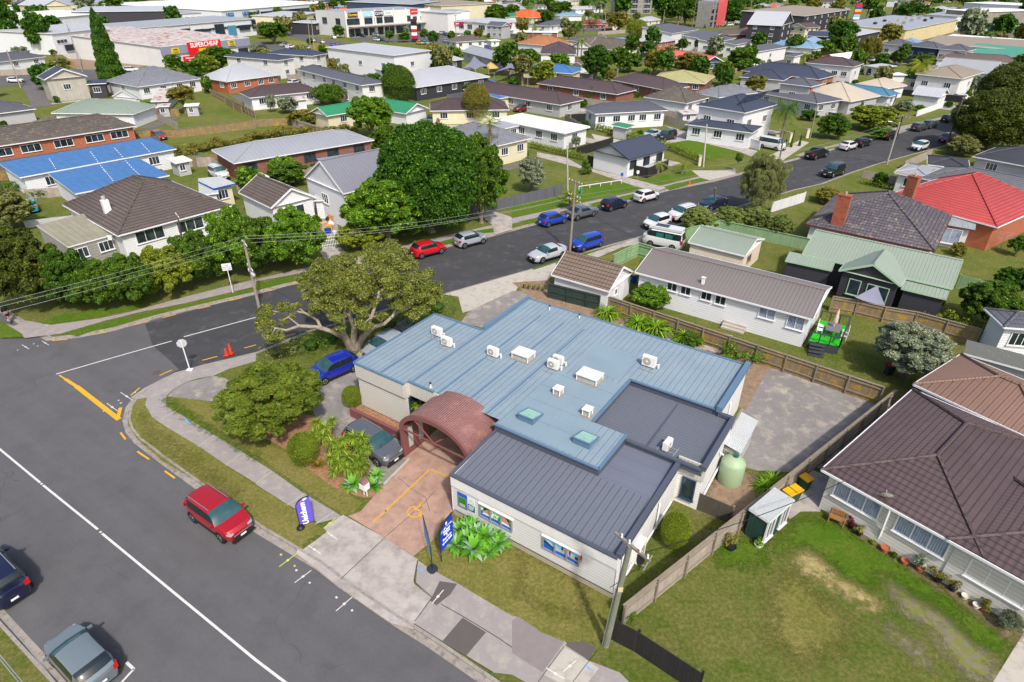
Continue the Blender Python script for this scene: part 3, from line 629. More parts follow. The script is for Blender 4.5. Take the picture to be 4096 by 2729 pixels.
def H(label,t,a,b2,c,h=2.7,cat='house',name='house',group=None,**k):
    if group is None and cat=='house':group='houses of the neighbourhood'
    B=PT(t,b2,h);Cc=PT(t,c,h)
    if isinstance(a,(int,float)):
        d=Cc-B;y=Vector((-d.y,d.x,0)).normalized()
        if y.y<0 and abs(y.y)>.05:y=-y
        A=B+y*a
    else:A=PT(t,a,h)
    base=Vector((B.x,B.y,0));root=thing(name,label,cat,base,group)
    fr=block(root,A,B,Cc,h,**k);fr['root']=root;fr['t']=t;fr['k']=k
    return fr
def add(fr,a,b2,c,h,**k):
    B=PT(fr['t'],b2,h);Cc=PT(fr['t'],c,h)
    if isinstance(a,(int,float)):
        d=Cc-B;y=Vector((-d.y,d.x,0)).normalized()
        if y.y<0 and abs(y.y)>.05:y=-y
        A=B+y*a
    else:A=PT(fr['t'],a,h)
    kk=dict(fr['k']);kk.update(k);kk.pop('name',None)
    return block(fr['root'],A,B,Cc,h,**kk)
def chimney(fr,px,h0,top=1.3,w_=.7,mat=None,pot=True,t=None):
    p=PT(t or fr['t'],px,h0);m=MB();m.box((p.x,p.y,h0+top/2-.6),fr['X']*w_/2,fr['Y']*w_*.36,(0,0,top/2+.6),mat or BRICK)
    m.box((p.x,p.y,h0+top+.04),fr['X']*(w_/2+.05),fr['Y']*(w_*.36+.05),(0,0,.04),mat or BRICK)
    o=m.build('chimney',fr['root'])
    if pot:m=MB();m.cyl((p.x,p.y,h0+top+.08),(p.x,p.y,h0+top+.4),.12,.1,8,CONCW);m.build('chimney_pot',o)
def dish(fr,px,h0,t=None):
    p=PT(t or fr['t'],px,h0);m=MB();m.cyl(p-Vector((0,0,.1)),p+Vector((0,0,.5)),.02,.02,6,DTRIM)
    d=Vector((.3,.8,.5)).normalized();c=p+Vector((0,0,.55));m.cyl(c,c+d*.08,.12,.34,14,CONCW);m.bar(c,c+d*.4,.02,.02,CONCW);m.build('satellite_dish',fr['root'])
def solar(fr,t,px,n,h0):
    pass
# ================================================================ vehicles
def PAINT(name,c,metal=.2):return M('paint_'+name,c,.28,var=.02,metal=metal,spec=.5,coat=.8)
PT_={k:PAINT(k,v)for k,v in dict(white='#dadada',silver='#9da3aa',grey='#585c62',dgrey='#3b3e44',black='#16171b',navy='#161c38',blue='#1d3fb0',rblue='#1a2a9c',red='#a3121f',dred='#7a1020',bred='#c81226',teal='#1b9fb8',dteal='#123e4c',beige='#a99c86',yellow='#d0a51a',magenta='#8a1250',lblue='#8aa7c4',lgrey='#b4b8be',sgreen='#6f7a80').items()}
TYRE=M('tyre','#1c1c1d',.85,var=.1);RIM=M('alloy_rim','#9a9da2',.35,metal=.6,var=.05);RIMB=M('black_rim','#2a2a2c',.4,metal=.4)
CGL=M('car_glass','#182124',.06,spec=.9,var=.1);WSC=M('windscreen_glass','#2a4a4e',.06,spec=.9,var=.35,ns=2)
HLM=M('headlight_lens','#8b9094',.1,spec=.8,var=.1);TLM=M('tail_lens','#a80f14',.15,spec=.7,var=.1);PLM=M('plate','#d8d8d2',.5,var=.03)
BLKP=M('black_plastic','#202124',.5,var=.05)
# x forward; profile stations: (x, z_bottom, z_belt, z_roof, half-width) ; roof==belt where there is no cabin
CT={
 'hatch':dict(L=3.95,Wd=1.70,H=1.50,wb=2.5,hood=.92,cowl=.95,ws=(1.12,.32),rear=(-1.35,-1.93),rz=1.50,tail=.98,wr=.31),
 'suv':dict(L=4.40,Wd=1.82,H=1.64,wb=2.63,hood=1.02,cowl=1.08,ws=(1.22,.42),rear=(-1.72,-2.14),rz=1.64,tail=1.08,wr=.35),
 'wagon':dict(L=4.6,Wd=1.78,H=1.5,wb=2.68,hood=.90,cowl=.96,ws=(1.05,.25),rear=(-1.75,-2.2),rz=1.50,tail=1.0,wr=.32),
 'sedan':dict(L=4.65,Wd=1.80,H=1.45,wb=2.75,hood=.88,cowl=.94,ws=(1.0,.20),rear=(-1.0,-1.75),rz=1.45,tail=1.0,wr=.33),
 'mpv':dict(L=4.1,Wd=1.7,H=1.56,wb=2.6,hood=.95,cowl=1.05,ws=(1.35,.5),rear=(-1.5,-1.98),rz=1.56,tail=1.0,wr=.31),
 'fourwd':dict(L=4.6,Wd=1.86,H=1.82,wb=2.75,hood=1.12,cowl=1.16,ws=(.95,.45),rear=(-1.95,-2.2),rz=1.82,tail=1.15,wr=.38),
 'van':dict(L=4.85,Wd=1.80,H=2.15,wb=2.57,hood=1.25,cowl=1.30,ws=(2.12,1.45),rear=(-2.22,-2.38),rz=2.1,tail=1.2,wr=.34),
 'ute':dict(L=5.3,Wd=1.86,H=1.80,wb=3.2,hood=1.12,cowl=1.16,ws=(1.15,.6),rear=(-.75,-1.0),rz=1.78,tail=1.10,wr=.39),
}
CPR={}
def car_proto(kind):
    k=CT[kind];L,hw,wb=k['L']/2,k['Wd']/2,k['wb']/2;zb=.28 if kind in('fourwd','ute','suv')else .2
    wsx,wst=k['ws'];rt,rb=k['rear'];H=k['rz'];hood=k['hood'];cowl=k['cowl'];tail=k['tail']
    def VC(x,y,z):return Vector((x-math.copysign(.17*(abs(y)/hw)**2.2*abs(x)/L,x),y,z))
    def roofz(x):
        if x>wsx or x<rb:return None
        if x>wst:return cowl+(H-.03-cowl)*math.sin((wsx-x)/(wsx-wst)*1.5708)**.9
        if x<rt:return tail+(H-.05-tail)*math.sin((x-rb)/(rt-rb)*1.5708)**.8
        return H-.03*((x-(wst+rt)/2)/((wst-rt)/2))**2
    def belt(x):
        if x>wsx:f=(x-wsx)/(L-wsx);return cowl+(hood-cowl)*min(1,f*1.6)-.30*max(0,f-.82)/.18*.6-(.06*f)
        if x<rb:f=(rb-x)/(L+rb+1e-6);return(tail if kind!='ute' else tail)-.05*f
        return cowl+(tail-cowl)*(wsx-x)/(wsx-rb)
    xs=sorted(set([-L,-L+.05,-L+.16,-L+.4,rb,rt,wst,wsx,L-.5,L-.2,L-.06,L]+[round(rb+(rt-rb)*f,3)for f in(.3,.6)]+[round(wst+(wsx-wst)*f,3)for f in(.33,.66)]+[round(rt+(wst-rt)*f,3)for f in(.2,.36,.40,.62,.66,.85)]+[round(wsx+(L-wsx)*f,3)for f in(.3,.6)]+([round(-L+(rb+L)*f,3)for f in(.5,)]if rb+L>.3 else[])))
    rows=[]
    for x in xs:
        e=abs(x)/L;wd=hw*(1-.24*max(0,(e-.62)/.38)**2.2-(.05 if e>.995 else 0));z0=zb+(.10 if e>.99 else(.05 if e>.93 else 0));bz=belt(x)
        if e>.995:bz=min(bz,.72 if x>0 else bz-.12)
        r=roofz(x);cab=r is not None;rz=r if cab else bz+.02;rz=max(rz,bz+.02)
        f=min(1,(rz-bz)/(H-cowl+.001));rw=wd*(1-.2*f)if cab else wd*.86
        gl=wd*(1-.05)
        ring=[(wd*.9,z0),(wd*.985,z0+.13),(wd,(z0+bz)/2),(wd*.975,bz-.06),(gl if cab else wd*.93,bz)]
        if cab:ring+=[(gl+(rw-gl)*.5,bz+(rz-bz)*.48),(rw,bz+(rz-bz)*.82),(rw*.90,rz-.05*f),(rw*.55,rz-.005),(0,rz+.012)]
        else:ring+=[(wd*.9,bz+.005),(wd*.82,bz+.012),(wd*.7,bz+.02),(wd*.4,bz+.028),(0,bz+.032)]
        rows.append((x,ring,cab))
    body,side,wsm,rwm=MB(),MB(),MB(),MB();n=len(rows[0][1])
    for i in range(len(rows)-1):
        x0,r0,c0=rows[i];x1,r1,c1=rows[i+1];xm=(x0+x1)/2
        for j in range(n-1):
            for sg in(1,-1):
                q=[VC(x0,sg*r0[j][0],r0[j][1]),VC(x1,sg*r1[j][0],r1[j][1]),VC(x1,sg*r1[j+1][0],r1[j+1][1]),VC(x0,sg*r0[j+1][0],r0[j+1][1])]
                if sg<0:q=q[::-1]
                q=q[::-1]
                tgt,m_=body,None
                if xm>wst and xm<wsx and j>=6:tgt,m_=wsm,WSC
                elif xm<rt and xm>rb and j>=6 and not(kind=='ute'):tgt,m_=(rwm,CGL)if xm>rb+(rt-rb)*(.12)else(body,None)
                elif j in(4,5)and(rt+.12 if kind not in('van','ute')else rb+.15)<xm<wsx-.15:
                    f=(xm-rt)/(wst-rt)if wst>rt else 0
                    pil=(.36<f<.40)or(.62<f<.66)
                    tgt,m_=(body,BLKP)if pil else(side,CGL)
                tgt.poly(q,m_,smooth=True)
    for sg,i in((-1,0),(1,-1)):
        x,ring,_=rows[i];ps=[VC(x,y,z)for y,z in ring]+[VC(x,-y,z)for y,z in ring[-2::-1]]
        body.poly(ps[::-1]if sg<0 else ps,None,smooth=False)
    root=bpy.data.objects.new('car',None);root['_w']=(0,0,0)
    parts=[]
    def fin(mb,nm,mat=None):
        o=mb.build(nm,None,mat);C.objects.unlink(o);parts.append(o);return o
    bo=fin(body,'body');bo['paint']=1
    fin(side,'side_windows');fin(wsm,'windscreen')
    if rwm.v:fin(rwm,'rear_window')
    wr=k['wr'];sub=[]
    for wx in(-wb,wb):
        for sg in(-1,1):
            m=MB();y1=sg*(hw+.012);y0=sg*(hw-.2);m.cyl((wx,y0,wr),(wx,y1,wr),wr,wr*.97,18,TYRE)
            wo=fin(m,'wheel');m=MB();m.cyl((wx,y1-sg*.02,wr),(wx,y1+sg*.012,wr),wr*.68,wr*.62,14,RIM)
            for a in range(5):
                aa=a*1.2566;m.box((wx+math.cos(aa)*wr*.36,y1+sg*.014,wr+math.sin(aa)*wr*.36),(math.cos(aa)*wr*.27,0,math.sin(aa)*wr*.27),(-math.sin(aa)*.035,0,math.cos(aa)*.035),(0,.008,0),TYRE)
            ro=fin(m,'rim');sub.append((ro,wo))
            m=MB();m.cyl((wx,sg*(hw-.1),wr+.02),(wx,sg*(hw+.004),wr+.02),wr*1.16,wr*1.16,18,BLKP);fin(m,'wheel_arch')
    for sg in(-1,1):
        m=MB();m.box((L-.18,sg*hw*.66,hood-.20),(.11,-sg*.05,0),(-.03,hw*.17,0),(-.03,0,.045),HLM);fin(m,'headlight')
        m=MB();m.box((-L+.18,sg*hw*.80,tail-.12),(.10,sg*.03,0),(0,hw*.12,0),(.03,0,.11 if kind!='van' else .2),TLM);fin(m,'tail_light')
        m=MB();m.box((wsx-.25,sg*(hw+.10),cowl+.05),(.05,0,0),(0,.10,0),(0,0,.06));mo=fin(m,'mirror');mo['paint']=1
    m=MB();m.box((L+.0,0,.40),(.03,0,0),(0,hw*.62,0),(0,0,.13),BLKP);fin(m,'grille')
    for sx in(-1,1):
        m=MB();m.box((sx*(L+.015+(.02 if sx>0 else 0)),0,.48 if sx>0 else .62),(.012,0,0),(0,.17,0),(0,0,.055),PLM);fin(m,'number_plate')
    m=MB();m.box((L+.02,0,.66),(.02,0,0),(0,hw*.6,0),(0,0,.02),RIM);m.box((L-.02,0,zb+.02),(.05,0,0),(0,hw*.78,0),(0,0,.05),BLKP);fin(m,'bumper_trim')
    for sg in(-1,1):m=MB();m.box((0,sg*(hw-.005),zb+.1),(wb-wr*1.1,0,0),(0,.015,0),(0,0,.07),BLKP);fin(m,'sill')
    if kind in('suv','fourwd'):
        for sg in(-1,1):
            m=MB();m.bar((rt+.1,sg*hw*.68,H+.03),(wst-.05,sg*hw*.68,H+.03),.04,.04,RIM);fin(m,'roof_rail')
    if kind=='ute':
        m=MB();m.box((-L/2-.55,0,tail+.045),(L/2-.62,0,0),(0,hw*.86,0),(0,0,.02),BLKP);fin(m,'tray_cover')
    return parts,sub
def car(label,kind,color,px,head,group='cars parked and driving in the streets',z=.7,scale=1,base=0.0,cat='car',rim=None,name='car'):
    """px: centre of the car (at mid height); head: heading angle of the front"""
    if kind not in CPR:CPR[kind]=car_proto(kind)
    parts,sub=CPR[kind];p=P(px,z+base)if isinstance(px,str)else Vector(px)
    root=thing(name,label,cat,(p.x,p.y,base),group,head);mp={}
    subc={r:w_ for r,w_ in sub}
    for o in parts:
        c=o.copy();C.objects.link(c);mp[o]=c
        c.parent=mp[subc[o]]if o in subc else root
        if o.get('paint'):
            sl_=c.material_slots[0];sl_.link='OBJECT';sl_.material=PT_[color]
    root.scale=(scale,)*3
    return root
def hang(a,b2):d=P(b2)-P(a);return math.atan2(d.y,d.x)
HS=math.atan2(side_dir.y,side_dir.x)       # along the side street, away to the right
HF=math.atan2(E1.y,E1.x)                   # along the front street, away to the left
# ================================================================ foliage
def leafmesh(name,lobes,n,size,seed=0,core=True,flat=.35,droop=0,sub=True):
    """many small leaf faces over the lobes' volumes: lobes = (centre, radii)"""
    rs=np.random.RandomState(seed);lc=np.array([l[0]for l in lobes],float);lr=np.array([l[1]for l in lobes],float)
    ar=(lr[:,0]*lr[:,1]+lr[:,0]*lr[:,2]+lr[:,1]*lr[:,2]);pr=ar/ar.sum();li=rs.choice(len(lobes),n,p=pr)
    d=rs.normal(size=(n,3));d/=np.linalg.norm(d,axis=1)[:,None];d[:,2]=np.where(rs.rand(n)<.6,np.abs(d[:,2]),d[:,2])
    rad=.70+.36*rs.rand(n)**.8
    if sub:
        K=7;sd_=rs.normal(size=(len(lobes),K,3));sd_[:,:,2]+=.35;sd_/=np.linalg.norm(sd_,axis=2)[:,:,None];si=rs.randint(0,K,n);sz_=.26+.26*rs.rand(len(lobes),K);cl_=rs.rand(len(lobes),K)[li,si]
        c=lc[li]+sd_[li,si]*lr[li]*.72+d*lr[li]*(sz_[li,si]*rad)[:,None]
    else:c=lc[li]+d*lr[li]*rad[:,None];cl_=rs.rand(len(lobes))[li]
    nn=d*.7+rs.normal(size=(n,3))*.75;nn[:,2]+=flat;nn/=np.linalg.norm(nn,axis=1)[:,None]
    t=np.cross(nn,rs.normal(size=(n,3)));t/=np.linalg.norm(t,axis=1)[:,None];b2=np.cross(nn,t)
    sz=size*(.6+.8*rs.rand(n))[:,None];b2=b2*.6
    if droop:t=rs.normal(size=(n,3))*.22;t[:,2]-=1;t*=1.7;b2=b2*.45
    V=np.stack([c-t*sz,c+b2*sz*.8,c+t*sz,c-b2*sz*.8],1).reshape(-1,3)
    uv=np.repeat(np.stack([rs.rand(n)*.55+.45*cl_,rs.rand(n)],1),4,axis=0)
    nf=n;corners=[4]*n;idx=np.arange(4*n)
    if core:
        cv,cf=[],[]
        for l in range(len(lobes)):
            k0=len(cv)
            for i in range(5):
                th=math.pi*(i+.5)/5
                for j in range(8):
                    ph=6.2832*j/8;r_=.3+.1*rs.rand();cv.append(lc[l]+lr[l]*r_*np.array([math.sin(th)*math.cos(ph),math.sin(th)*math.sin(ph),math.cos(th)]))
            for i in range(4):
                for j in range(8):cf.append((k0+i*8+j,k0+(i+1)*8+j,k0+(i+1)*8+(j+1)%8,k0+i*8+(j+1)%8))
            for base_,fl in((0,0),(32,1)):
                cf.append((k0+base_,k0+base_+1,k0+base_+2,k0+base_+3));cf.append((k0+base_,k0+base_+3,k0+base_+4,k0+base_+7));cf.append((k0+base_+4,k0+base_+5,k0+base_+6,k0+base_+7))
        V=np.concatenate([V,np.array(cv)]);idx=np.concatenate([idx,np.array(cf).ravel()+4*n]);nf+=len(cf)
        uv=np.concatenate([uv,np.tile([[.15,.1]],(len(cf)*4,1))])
    me=bpy.data.meshes.new(name);me.vertices.add(len(V));me.vertices.foreach_set('co',V.astype(np.float32).ravel())
    me.loops.add(len(idx));me.loops.foreach_set('vertex_index',idx.astype(np.int32));me.polygons.add(nf)
    me.polygons.foreach_set('loop_start',np.arange(nf,dtype=np.int32)*4)
    ul=me.uv_layers.new(name='UVMap');ul.data.foreach_set('uv',uv.astype(np.float32).ravel());me.update(calc_edges=True);return me
def lobes_round(seed,k=16,rr=.42,top=1,low=-.6):
    rs=random.Random(seed);out=[((0,0,-.1),(.5,.5,.5))]
    for i in range(k):
        a=i*2.4+rs.random()*.6;z=low+(top-low)*((i+.5)/k);z=max(-.8,min(.92,z+rs.uniform(-.1,.1)));r=math.sqrt(max(.05,1-z*z))*rs.uniform(.62,.92)*.85
        q=rs.uniform(.6,1.25)*rr;out.append(((math.cos(a)*r*.85,math.sin(a)*r*.85,z*.66),(q,q,q*.85)))
    return out
def lobes_cone(seed,k=34):
    rs=random.Random(seed);out=[]
    for i in range(k):
        f=i/(k-1);z=-1+2*f*.95;r=.55*(1-f)**.75+.10;a=i*2.4;out.append(((math.cos(a)*r*.5,math.sin(a)*r*.5,z),(r*rs.uniform(.8,1.1),r*rs.uniform(.8,1.1),.17)))
    return out
CRN={}
def crown_mesh(kind,lod,var):
    key=(kind,lod,var)
    if key not in CRN:
        n={0:1200,1:4200,2:14000,3:38000,4:80000}[lod];s={0:.17,1:.10,2:.064,3:.041,4:.029}[lod]
        if kind=='cone':CRN[key]=leafmesh('crown',lobes_cone(var),n*2,s*.8,var,sub=False)
        elif kind=='ball':CRN[key]=leafmesh('crown',[((0,0,0),(.92,.92,.92))],n,s*.62,var,flat=.1,sub=False)
        elif kind=='wispy':CRN[key]=leafmesh('crown',lobes_round(var+50,34,.27),n,s*.8,var,core=False,droop=.5)
        elif kind=='dense':CRN[key]=leafmesh('crown',[((0,0,-.05),(.74,.74,.74))]+[(((lambda a,z:(math.cos(a)*math.sqrt(1-z*z)*.78,math.sin(a)*math.sqrt(1-z*z)*.78,z*.76))(i*2.4,-.8+1.75*(i+.5)/64)),(.2+.06*(i*7%5)/4,)*3)for i in range(64)],int(n*1.25),s*.85,var,flat=.3,sub=False)
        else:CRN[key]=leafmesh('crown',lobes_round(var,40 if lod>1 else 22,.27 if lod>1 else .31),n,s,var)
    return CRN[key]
LV=dict(
 dark=LEAF('leaf_dark_green','#182f06','#4a7216','#8eae32',.1),mid=LEAF('leaf_mid_green','#1a3006','#587f1a','#93a832',.14),
 bright=LEAF('leaf_bright_green','#234207','#68941e','#a0be34',.18),olive=LEAF('leaf_olive','#444a22','#8b8f4e','#a99f62',.15),
 yel=LEAF('leaf_yellow_green','#3f5210','#8c9a28','#b4b838',.18),brown=LEAF('leaf_brown_green','#474a16','#8d8a34','#a88a48',.15),
 grey=LEAF('leaf_grey_green','#455038','#8f9a7a','#b3b89c',.25),deep=LEAF('leaf_deep_green','#173206','#447212','#769c26',.15),gold=LEAF('leaf_golden','#7a6410','#c8a62a','#d8bc40',.2),
 pohu=LEAF('leaf_pohutukawa','#3c4a18','#828b3a','#aaa25a',.16),lem=LEAF('leaf_glossy_bronze','#2c420c','#7d8e2c','#b07c34',.06),wil=LEAF('leaf_willow','#4a5428','#8a9454','#a3a070',.3),
 dol=LEAF('leaf_dark_olive','#202c0a','#5c6a20','#7c7c2c',.12),fea=LEAF('leaf_feathery','#3e5018','#86964a','#a0a468',.2),redl=LEAF('leaf_dark_red','#4a1022','#8a2038',None),trim=LEAF('leaf_clipped','#3c5410','#7f9620','#a4aa3c',.25))
TRK=M('bark','#74695c',.9,'chip',var=.25,ns=3,bump=.03,col2='#958b7c')
def tree(label,t,x0,y0,x1,y1,leaf='mid',kind='round',clear=1.2,trunk=True,name='tree',cat='tree',group='trees among the houses',lod=None,seed=None,zr=None,sq=1.0):
    """crown fills the surveyed span; clear = height of the crown's underside above the ground"""
    cx,cy=(x0+x1)/2,(y0+y1)/2;z=3+clear
    for _ in range(8):
        c=PT(t,(cx,cy),z);s=PXM(c);a=(x1-x0)/2/s;E=(y1-y0)/2/s;v=c-Vector((0,0,CAM_H));th=math.atan2(-v.z,math.hypot(v.x,v.y))
        b2=(E*E-(a*math.sin(th))**2);b2=math.sqrt(b2)/math.cos(th)if b2>0 else a*.5
        b2=max(b2,a*.45);z=clear+b2*(.98 if kind!='cone' else 1)
    if seed is None:seed=int(abs(x0*7+y0*13))%997
    px=(x1-x0)/9.2
    if lod is None:lod=0 if px<14 else 1 if px<34 else 2 if px<70 else 3 if px<150 else 4
    me=crown_mesh(kind,lod,seed%3);base=Vector((c.x,c.y,0));h=MB()
    if trunk:
        root=thing(name,label,cat,base,group)
        m=MB();r=max(.08,a*.09);top=Vector((c.x,c.y,z+b2*.2));rr=random.Random(seed)
        m.cyl(base-Vector((0,0,.1)),Vector((c.x+rr.uniform(-.1,.1),c.y,max(.3,clear*.8))),r*1.2,r*.8,8,TRK);m.cyl(Vector((c.x,c.y,max(.25,clear*.75))),top,r*.8,r*.3,7,TRK)
        for i in range(5):
            aa=i*1.3+seed;m.cyl(Vector((c.x,c.y,clear*.8+b2*.1*i)),Vector((c.x+math.cos(aa)*a*.55,c.y+math.sin(aa)*a*.55,z+b2*(.1*i-.2))),r*.4,r*.12,5,TRK)
        m.build('trunk',root);o=bpy.data.objects.new('crown',me);o.parent=root;o.location=(0,0,z)
    else:
        o=bpy.data.objects.new(name,me);o.location=(c.x,c.y,z);tag(o,label,cat,group)
    C.objects.link(o);k_=1.1 if kind=='round' else 1;o.scale=(a*k_,a*sq*k_,b2*k_);o.rotation_euler=(0,0,(seed%5)*1.3 if sq==1 else 0)
    if not me.materials:me.materials.append(LV[leaf])
    o.material_slots[0].link='OBJECT';o.material_slots[0].material=LV[leaf];return o
def shrub(label,t,x0,y0,x1,y1,leaf='mid',kind='round',**k):
    k.setdefault('group','garden shrubs');return tree(label,t,x0,y0,x1,y1,leaf,kind,clear=k.pop('clear',0.0),trunk=False,name=k.pop('name','shrub'),cat=k.pop('cat','shrub'),**k)
def hedge(label,t,s,wd,h,leaf='trim',n=None,base=True,size=.09,name='hedge',group='hedges',lump=0):
    pts=PL(t,s,0.0);rs=np.random.RandomState(len(label));lob=[]
    L=sum((pts[i+1]-pts[i]).length for i in range(len(pts)-1));step=wd*.55
    for i in range(len(pts)-1):
        d=pts[i+1]-pts[i];k=max(1,int(d.length/step))
        for j in range(k):
            p=pts[i]+d*((j+.5)/k);e=1+rs.uniform(-lump,lump*.8)if lump else 1;lob.append((tuple((p+Vector((rs.uniform(-lump,lump)*wd*.3,rs.uniform(-lump,lump)*wd*.3,h*.5*e)))),(wd*.56,wd*.56,h*.56*e)))
    loc=pts[0];lob=[((a[0]-loc.x,a[1]-loc.y,a[2]),b2)for a,b2 in lob]
    me=leafmesh('hedge',lob,n or int(min(30000,L*(wd+2*h)*45)),size,len(label),flat=.2,sub=lump>0);o=bpy.data.objects.new(name,me);C.objects.link(o);o.location=loc
    me.materials.append(LV[leaf]);return tag(o,label,'hedge',group)
def blades(name,n,L,w_,rise,mat,seed=1,arch=.6,jitter=.2,seg=3,base_r=.03):
    """rosette of strap leaves"""
    rs=random.Random(seed);m=MB()
    for i in range(n):
        a=i*2.39996+rs.uniform(-.2,.2);e=rise[0]+(rise[1]-rise[0])*((i+.5)/n)+rs.uniform(-jitter,jitter)*.3;l=L*rs.uniform(.8,1.1);u=rs.random();v_=rs.random()
        d=Vector((math.cos(a),math.sin(a),0));sd_=Vector((-d.y,d.x,0));p=d*base_r;ang=e;prev=None
        for k in range(seg+1):
            f=k/seg;ww=w_*(math.sin(min(1,f*1.4+.25)*math.pi/2)if f<.5 else(1-f)/.5*.98+.02)/2;cur=(p-sd_*ww,p+sd_*ww)
            if prev:m.poly([prev[0],prev[1],cur[1],cur[0]],mat,uvs=[(u,v_)]*4)
            prev=cur;p=p+(d*math.cos(ang)+Vector((0,0,math.sin(ang))))*(l/seg);ang-=arch/seg*2
    return m
def plant(label,mbs,px,z=0,scale=1,name='plant',cat='plant',group='garden plants',rz=0):
    p=P(px,z)if isinstance(px,str)else Vector(px)
    o=bpy.data.objects.new(name,mbs);C.objects.link(o);o.location=(p.x,p.y,z);o.scale=(scale,)*3;o.rotation_euler=(0,0,rz);return tag(o,label,cat,group)
def pmesh(mb,name):
    o=mb.build(name);me=o.data;bpy.data.objects.remove(o);return me
def palm(label,t,base,top,h,rad,leaf='mid',frond=22,fan=False,group='palms',skirt=False):
    b2=PT(t,base);c=PT(t,top,h);c=Vector((b2.x,b2.y,h))if base==top else c;b2=Vector((c.x,c.y,0))
    root=thing('palm_tree',label,'palm',b2,group);m=MB();m.cyl(b2,Vector((c.x,c.y,h)),.26,.17,10,TRK);m.build('trunk',root)
    m=MB();rs=random.Random(int(h*10))
    for i in range(frond):
        a=i*2.39996;e=1.1-1.5*(i/frond);l=rad*rs.uniform(.85,1.1);d=Vector((math.cos(a),math.sin(a),0));sd_=Vector((-d.y,d.x,0));p=Vector((c.x,c.y,h));ang=e;seg=6;u,v_=rs.random(),rs.random()
        if fan:
            q=p+(d*math.cos(e)+Vector((0,0,math.sin(e))))*l*.55
            for k in range(9):
                aa=(k-4)*.3;dd=(d*math.cos(e)+Vector((0,0,math.sin(e))))*math.cos(aa)+sd_*math.sin(aa);e_=q+dd*l*.5-Vector((0,0,.12*l));s2=sd_*.05*l;m.poly([q-s2*.3,q+s2*.3,e_+s2*.4,e_-s2*.4],LV[leaf],uvs=[(u,v_)]*4)
            m.bar(p,q,.04,.03,LV[leaf]);continue
        for k in range(seg):
            nx=p+(d*math.cos(ang)+Vector((0,0,math.sin(ang))))*(l/seg);f=(k+.5)/seg;ll=l*.34*math.sin(max(.25,min(1,f*1.15))*math.pi*.85)
            for sg in(-1,1):
                for j in range(3):
                    a0=p.lerp(nx,j/3);a1=p.lerp(nx,(j+.55)/3);tip=a0+sd_*sg*ll*.8+d*ll*.4-Vector((0,0,ll*.45));m.poly([a0,a1,tip],LV[leaf],uvs=[(u,v_)]*3)
            p=nx;ang-=.32
    m.build('crown',root)
    if skirt:
        m=MB();DF=LEAF('leaf_dead','#6e5c3c','#a8926a')
        for i in range(40):
            a=i*2.4;z=h-.3-(i/40)*h*.3;m.poly([Vector((c.x+math.cos(a)*.2,c.y+math.sin(a)*.2,z)),Vector((c.x+math.cos(a+.5)*.2,c.y+math.sin(a+.5)*.2,z)),Vector((c.x+math.cos(a+.2)*.6,c.y+math.sin(a+.2)*.6,z-1.0))],DF,uvs=[(R.random(),0)]*3)
        m.build('dead_fronds',root)
    return root
# ================================================================ fences, poles, wires
PAL=M('paling_grey','#a0968b',.9,'pale',p=.15,var=.15,ns=.8,bump=.02,col2='#b0a698');PALY=M('paling_lichen','#85745a',.9,'pale',p=.15,var=.2,ns=.8,bump=.02,col2='#a8862e',c2=(.5,.62))
PALN=M('paling_new','#b08d54',.9,'pale',p=.15,var=.12,ns=.8,bump=.02);PALD=M('paling_black','#2c2a2c',.7,'pale',p=.15,var=.1,bump=.015)
FGRY=M('fence_grey','#5f5f68',.7,'pale',p=.2,var=.08,bump=.015);FGRN=M('fence_green','#34433f',.6,'pale',p=.15,var=.06,bump=.015);FLG=M('fence_pale_green','#87a57c',.7,'pale',p=.15,var=.1,bump=.015,col2='#9ab08a')
FWH=M('fence_white','#d6d6d8',.6,'pale',p=.15,var=.03,bump=.01);FTMB=M('fence_timber','#7f7566',.9,var=.2,ns=2)
def fence(label,t,s,h,mat,post=2.4,pm=None,rails=(.25,.85),side=1,name='fence',group='fences between the plots',cap=False,th=.04,pw=.11,z0=0,gap=None,ptop=.04):
    pts=PL(t,s,0.0)if isinstance(s,str)else s
    root=thing(name,label,'fence',pts[0],group);pm=pm or FTMB;pn=MB();rl=MB();posts=[]
    for i in range(len(pts)-1):
        a,b2=pts[i],pts[i+1];d=b2-a;L=d.length;x=d/L;n=Vector((-x.y,x.x,0));k=max(1,round(L/post))
        pn.box((a+b2)/2+Vector((0,0,z0+h/2)),d/2,n*th/2,(0,0,h/2),mat)
        for r_ in rails:rl.box((a+b2)/2+n*side*(th/2+.035)+Vector((0,0,z0+h*r_)),d/2,n*.035,(0,0,.045),pm)
        if cap:rl.box((a+b2)/2+Vector((0,0,z0+h+.02)),d/2,n*.09,(0,0,.02),pm)
        for j in range(k+(1 if i==len(pts)-2 else 0)):posts.append((a+d*(j/k),x,n))
    pn.build('palings',root)
    if rl.v:rl.build('rails',root)
    for p,x,n in posts[:99]:
        m=MB();m.box(p+n*side*(th/2+pw/2+.01)+Vector((0,0,z0+(h+ptop)/2)),x*pw/2,n*pw/2,(0,0,(h+ptop)/2),pm);m.build('post',root)
    return root
PWD=M('pole_wood','#8a8074',.9,'chip',var=.15,ns=3,bump=.02,col2='#6f665a');PCON=M('pole_concrete','#b3ada2',.9,var=.1,ns=2,streak=.2);PGRN=M('pole_tanalised','#74796a',.9,'chip',var=.15,ns=2,bump=.02,col2='#8b8572');INS=M('insulator','#d8dade',.3,var=.05);STEEL=M('galvanised_steel','#9da1a5',.45,metal=.5,var=.08)
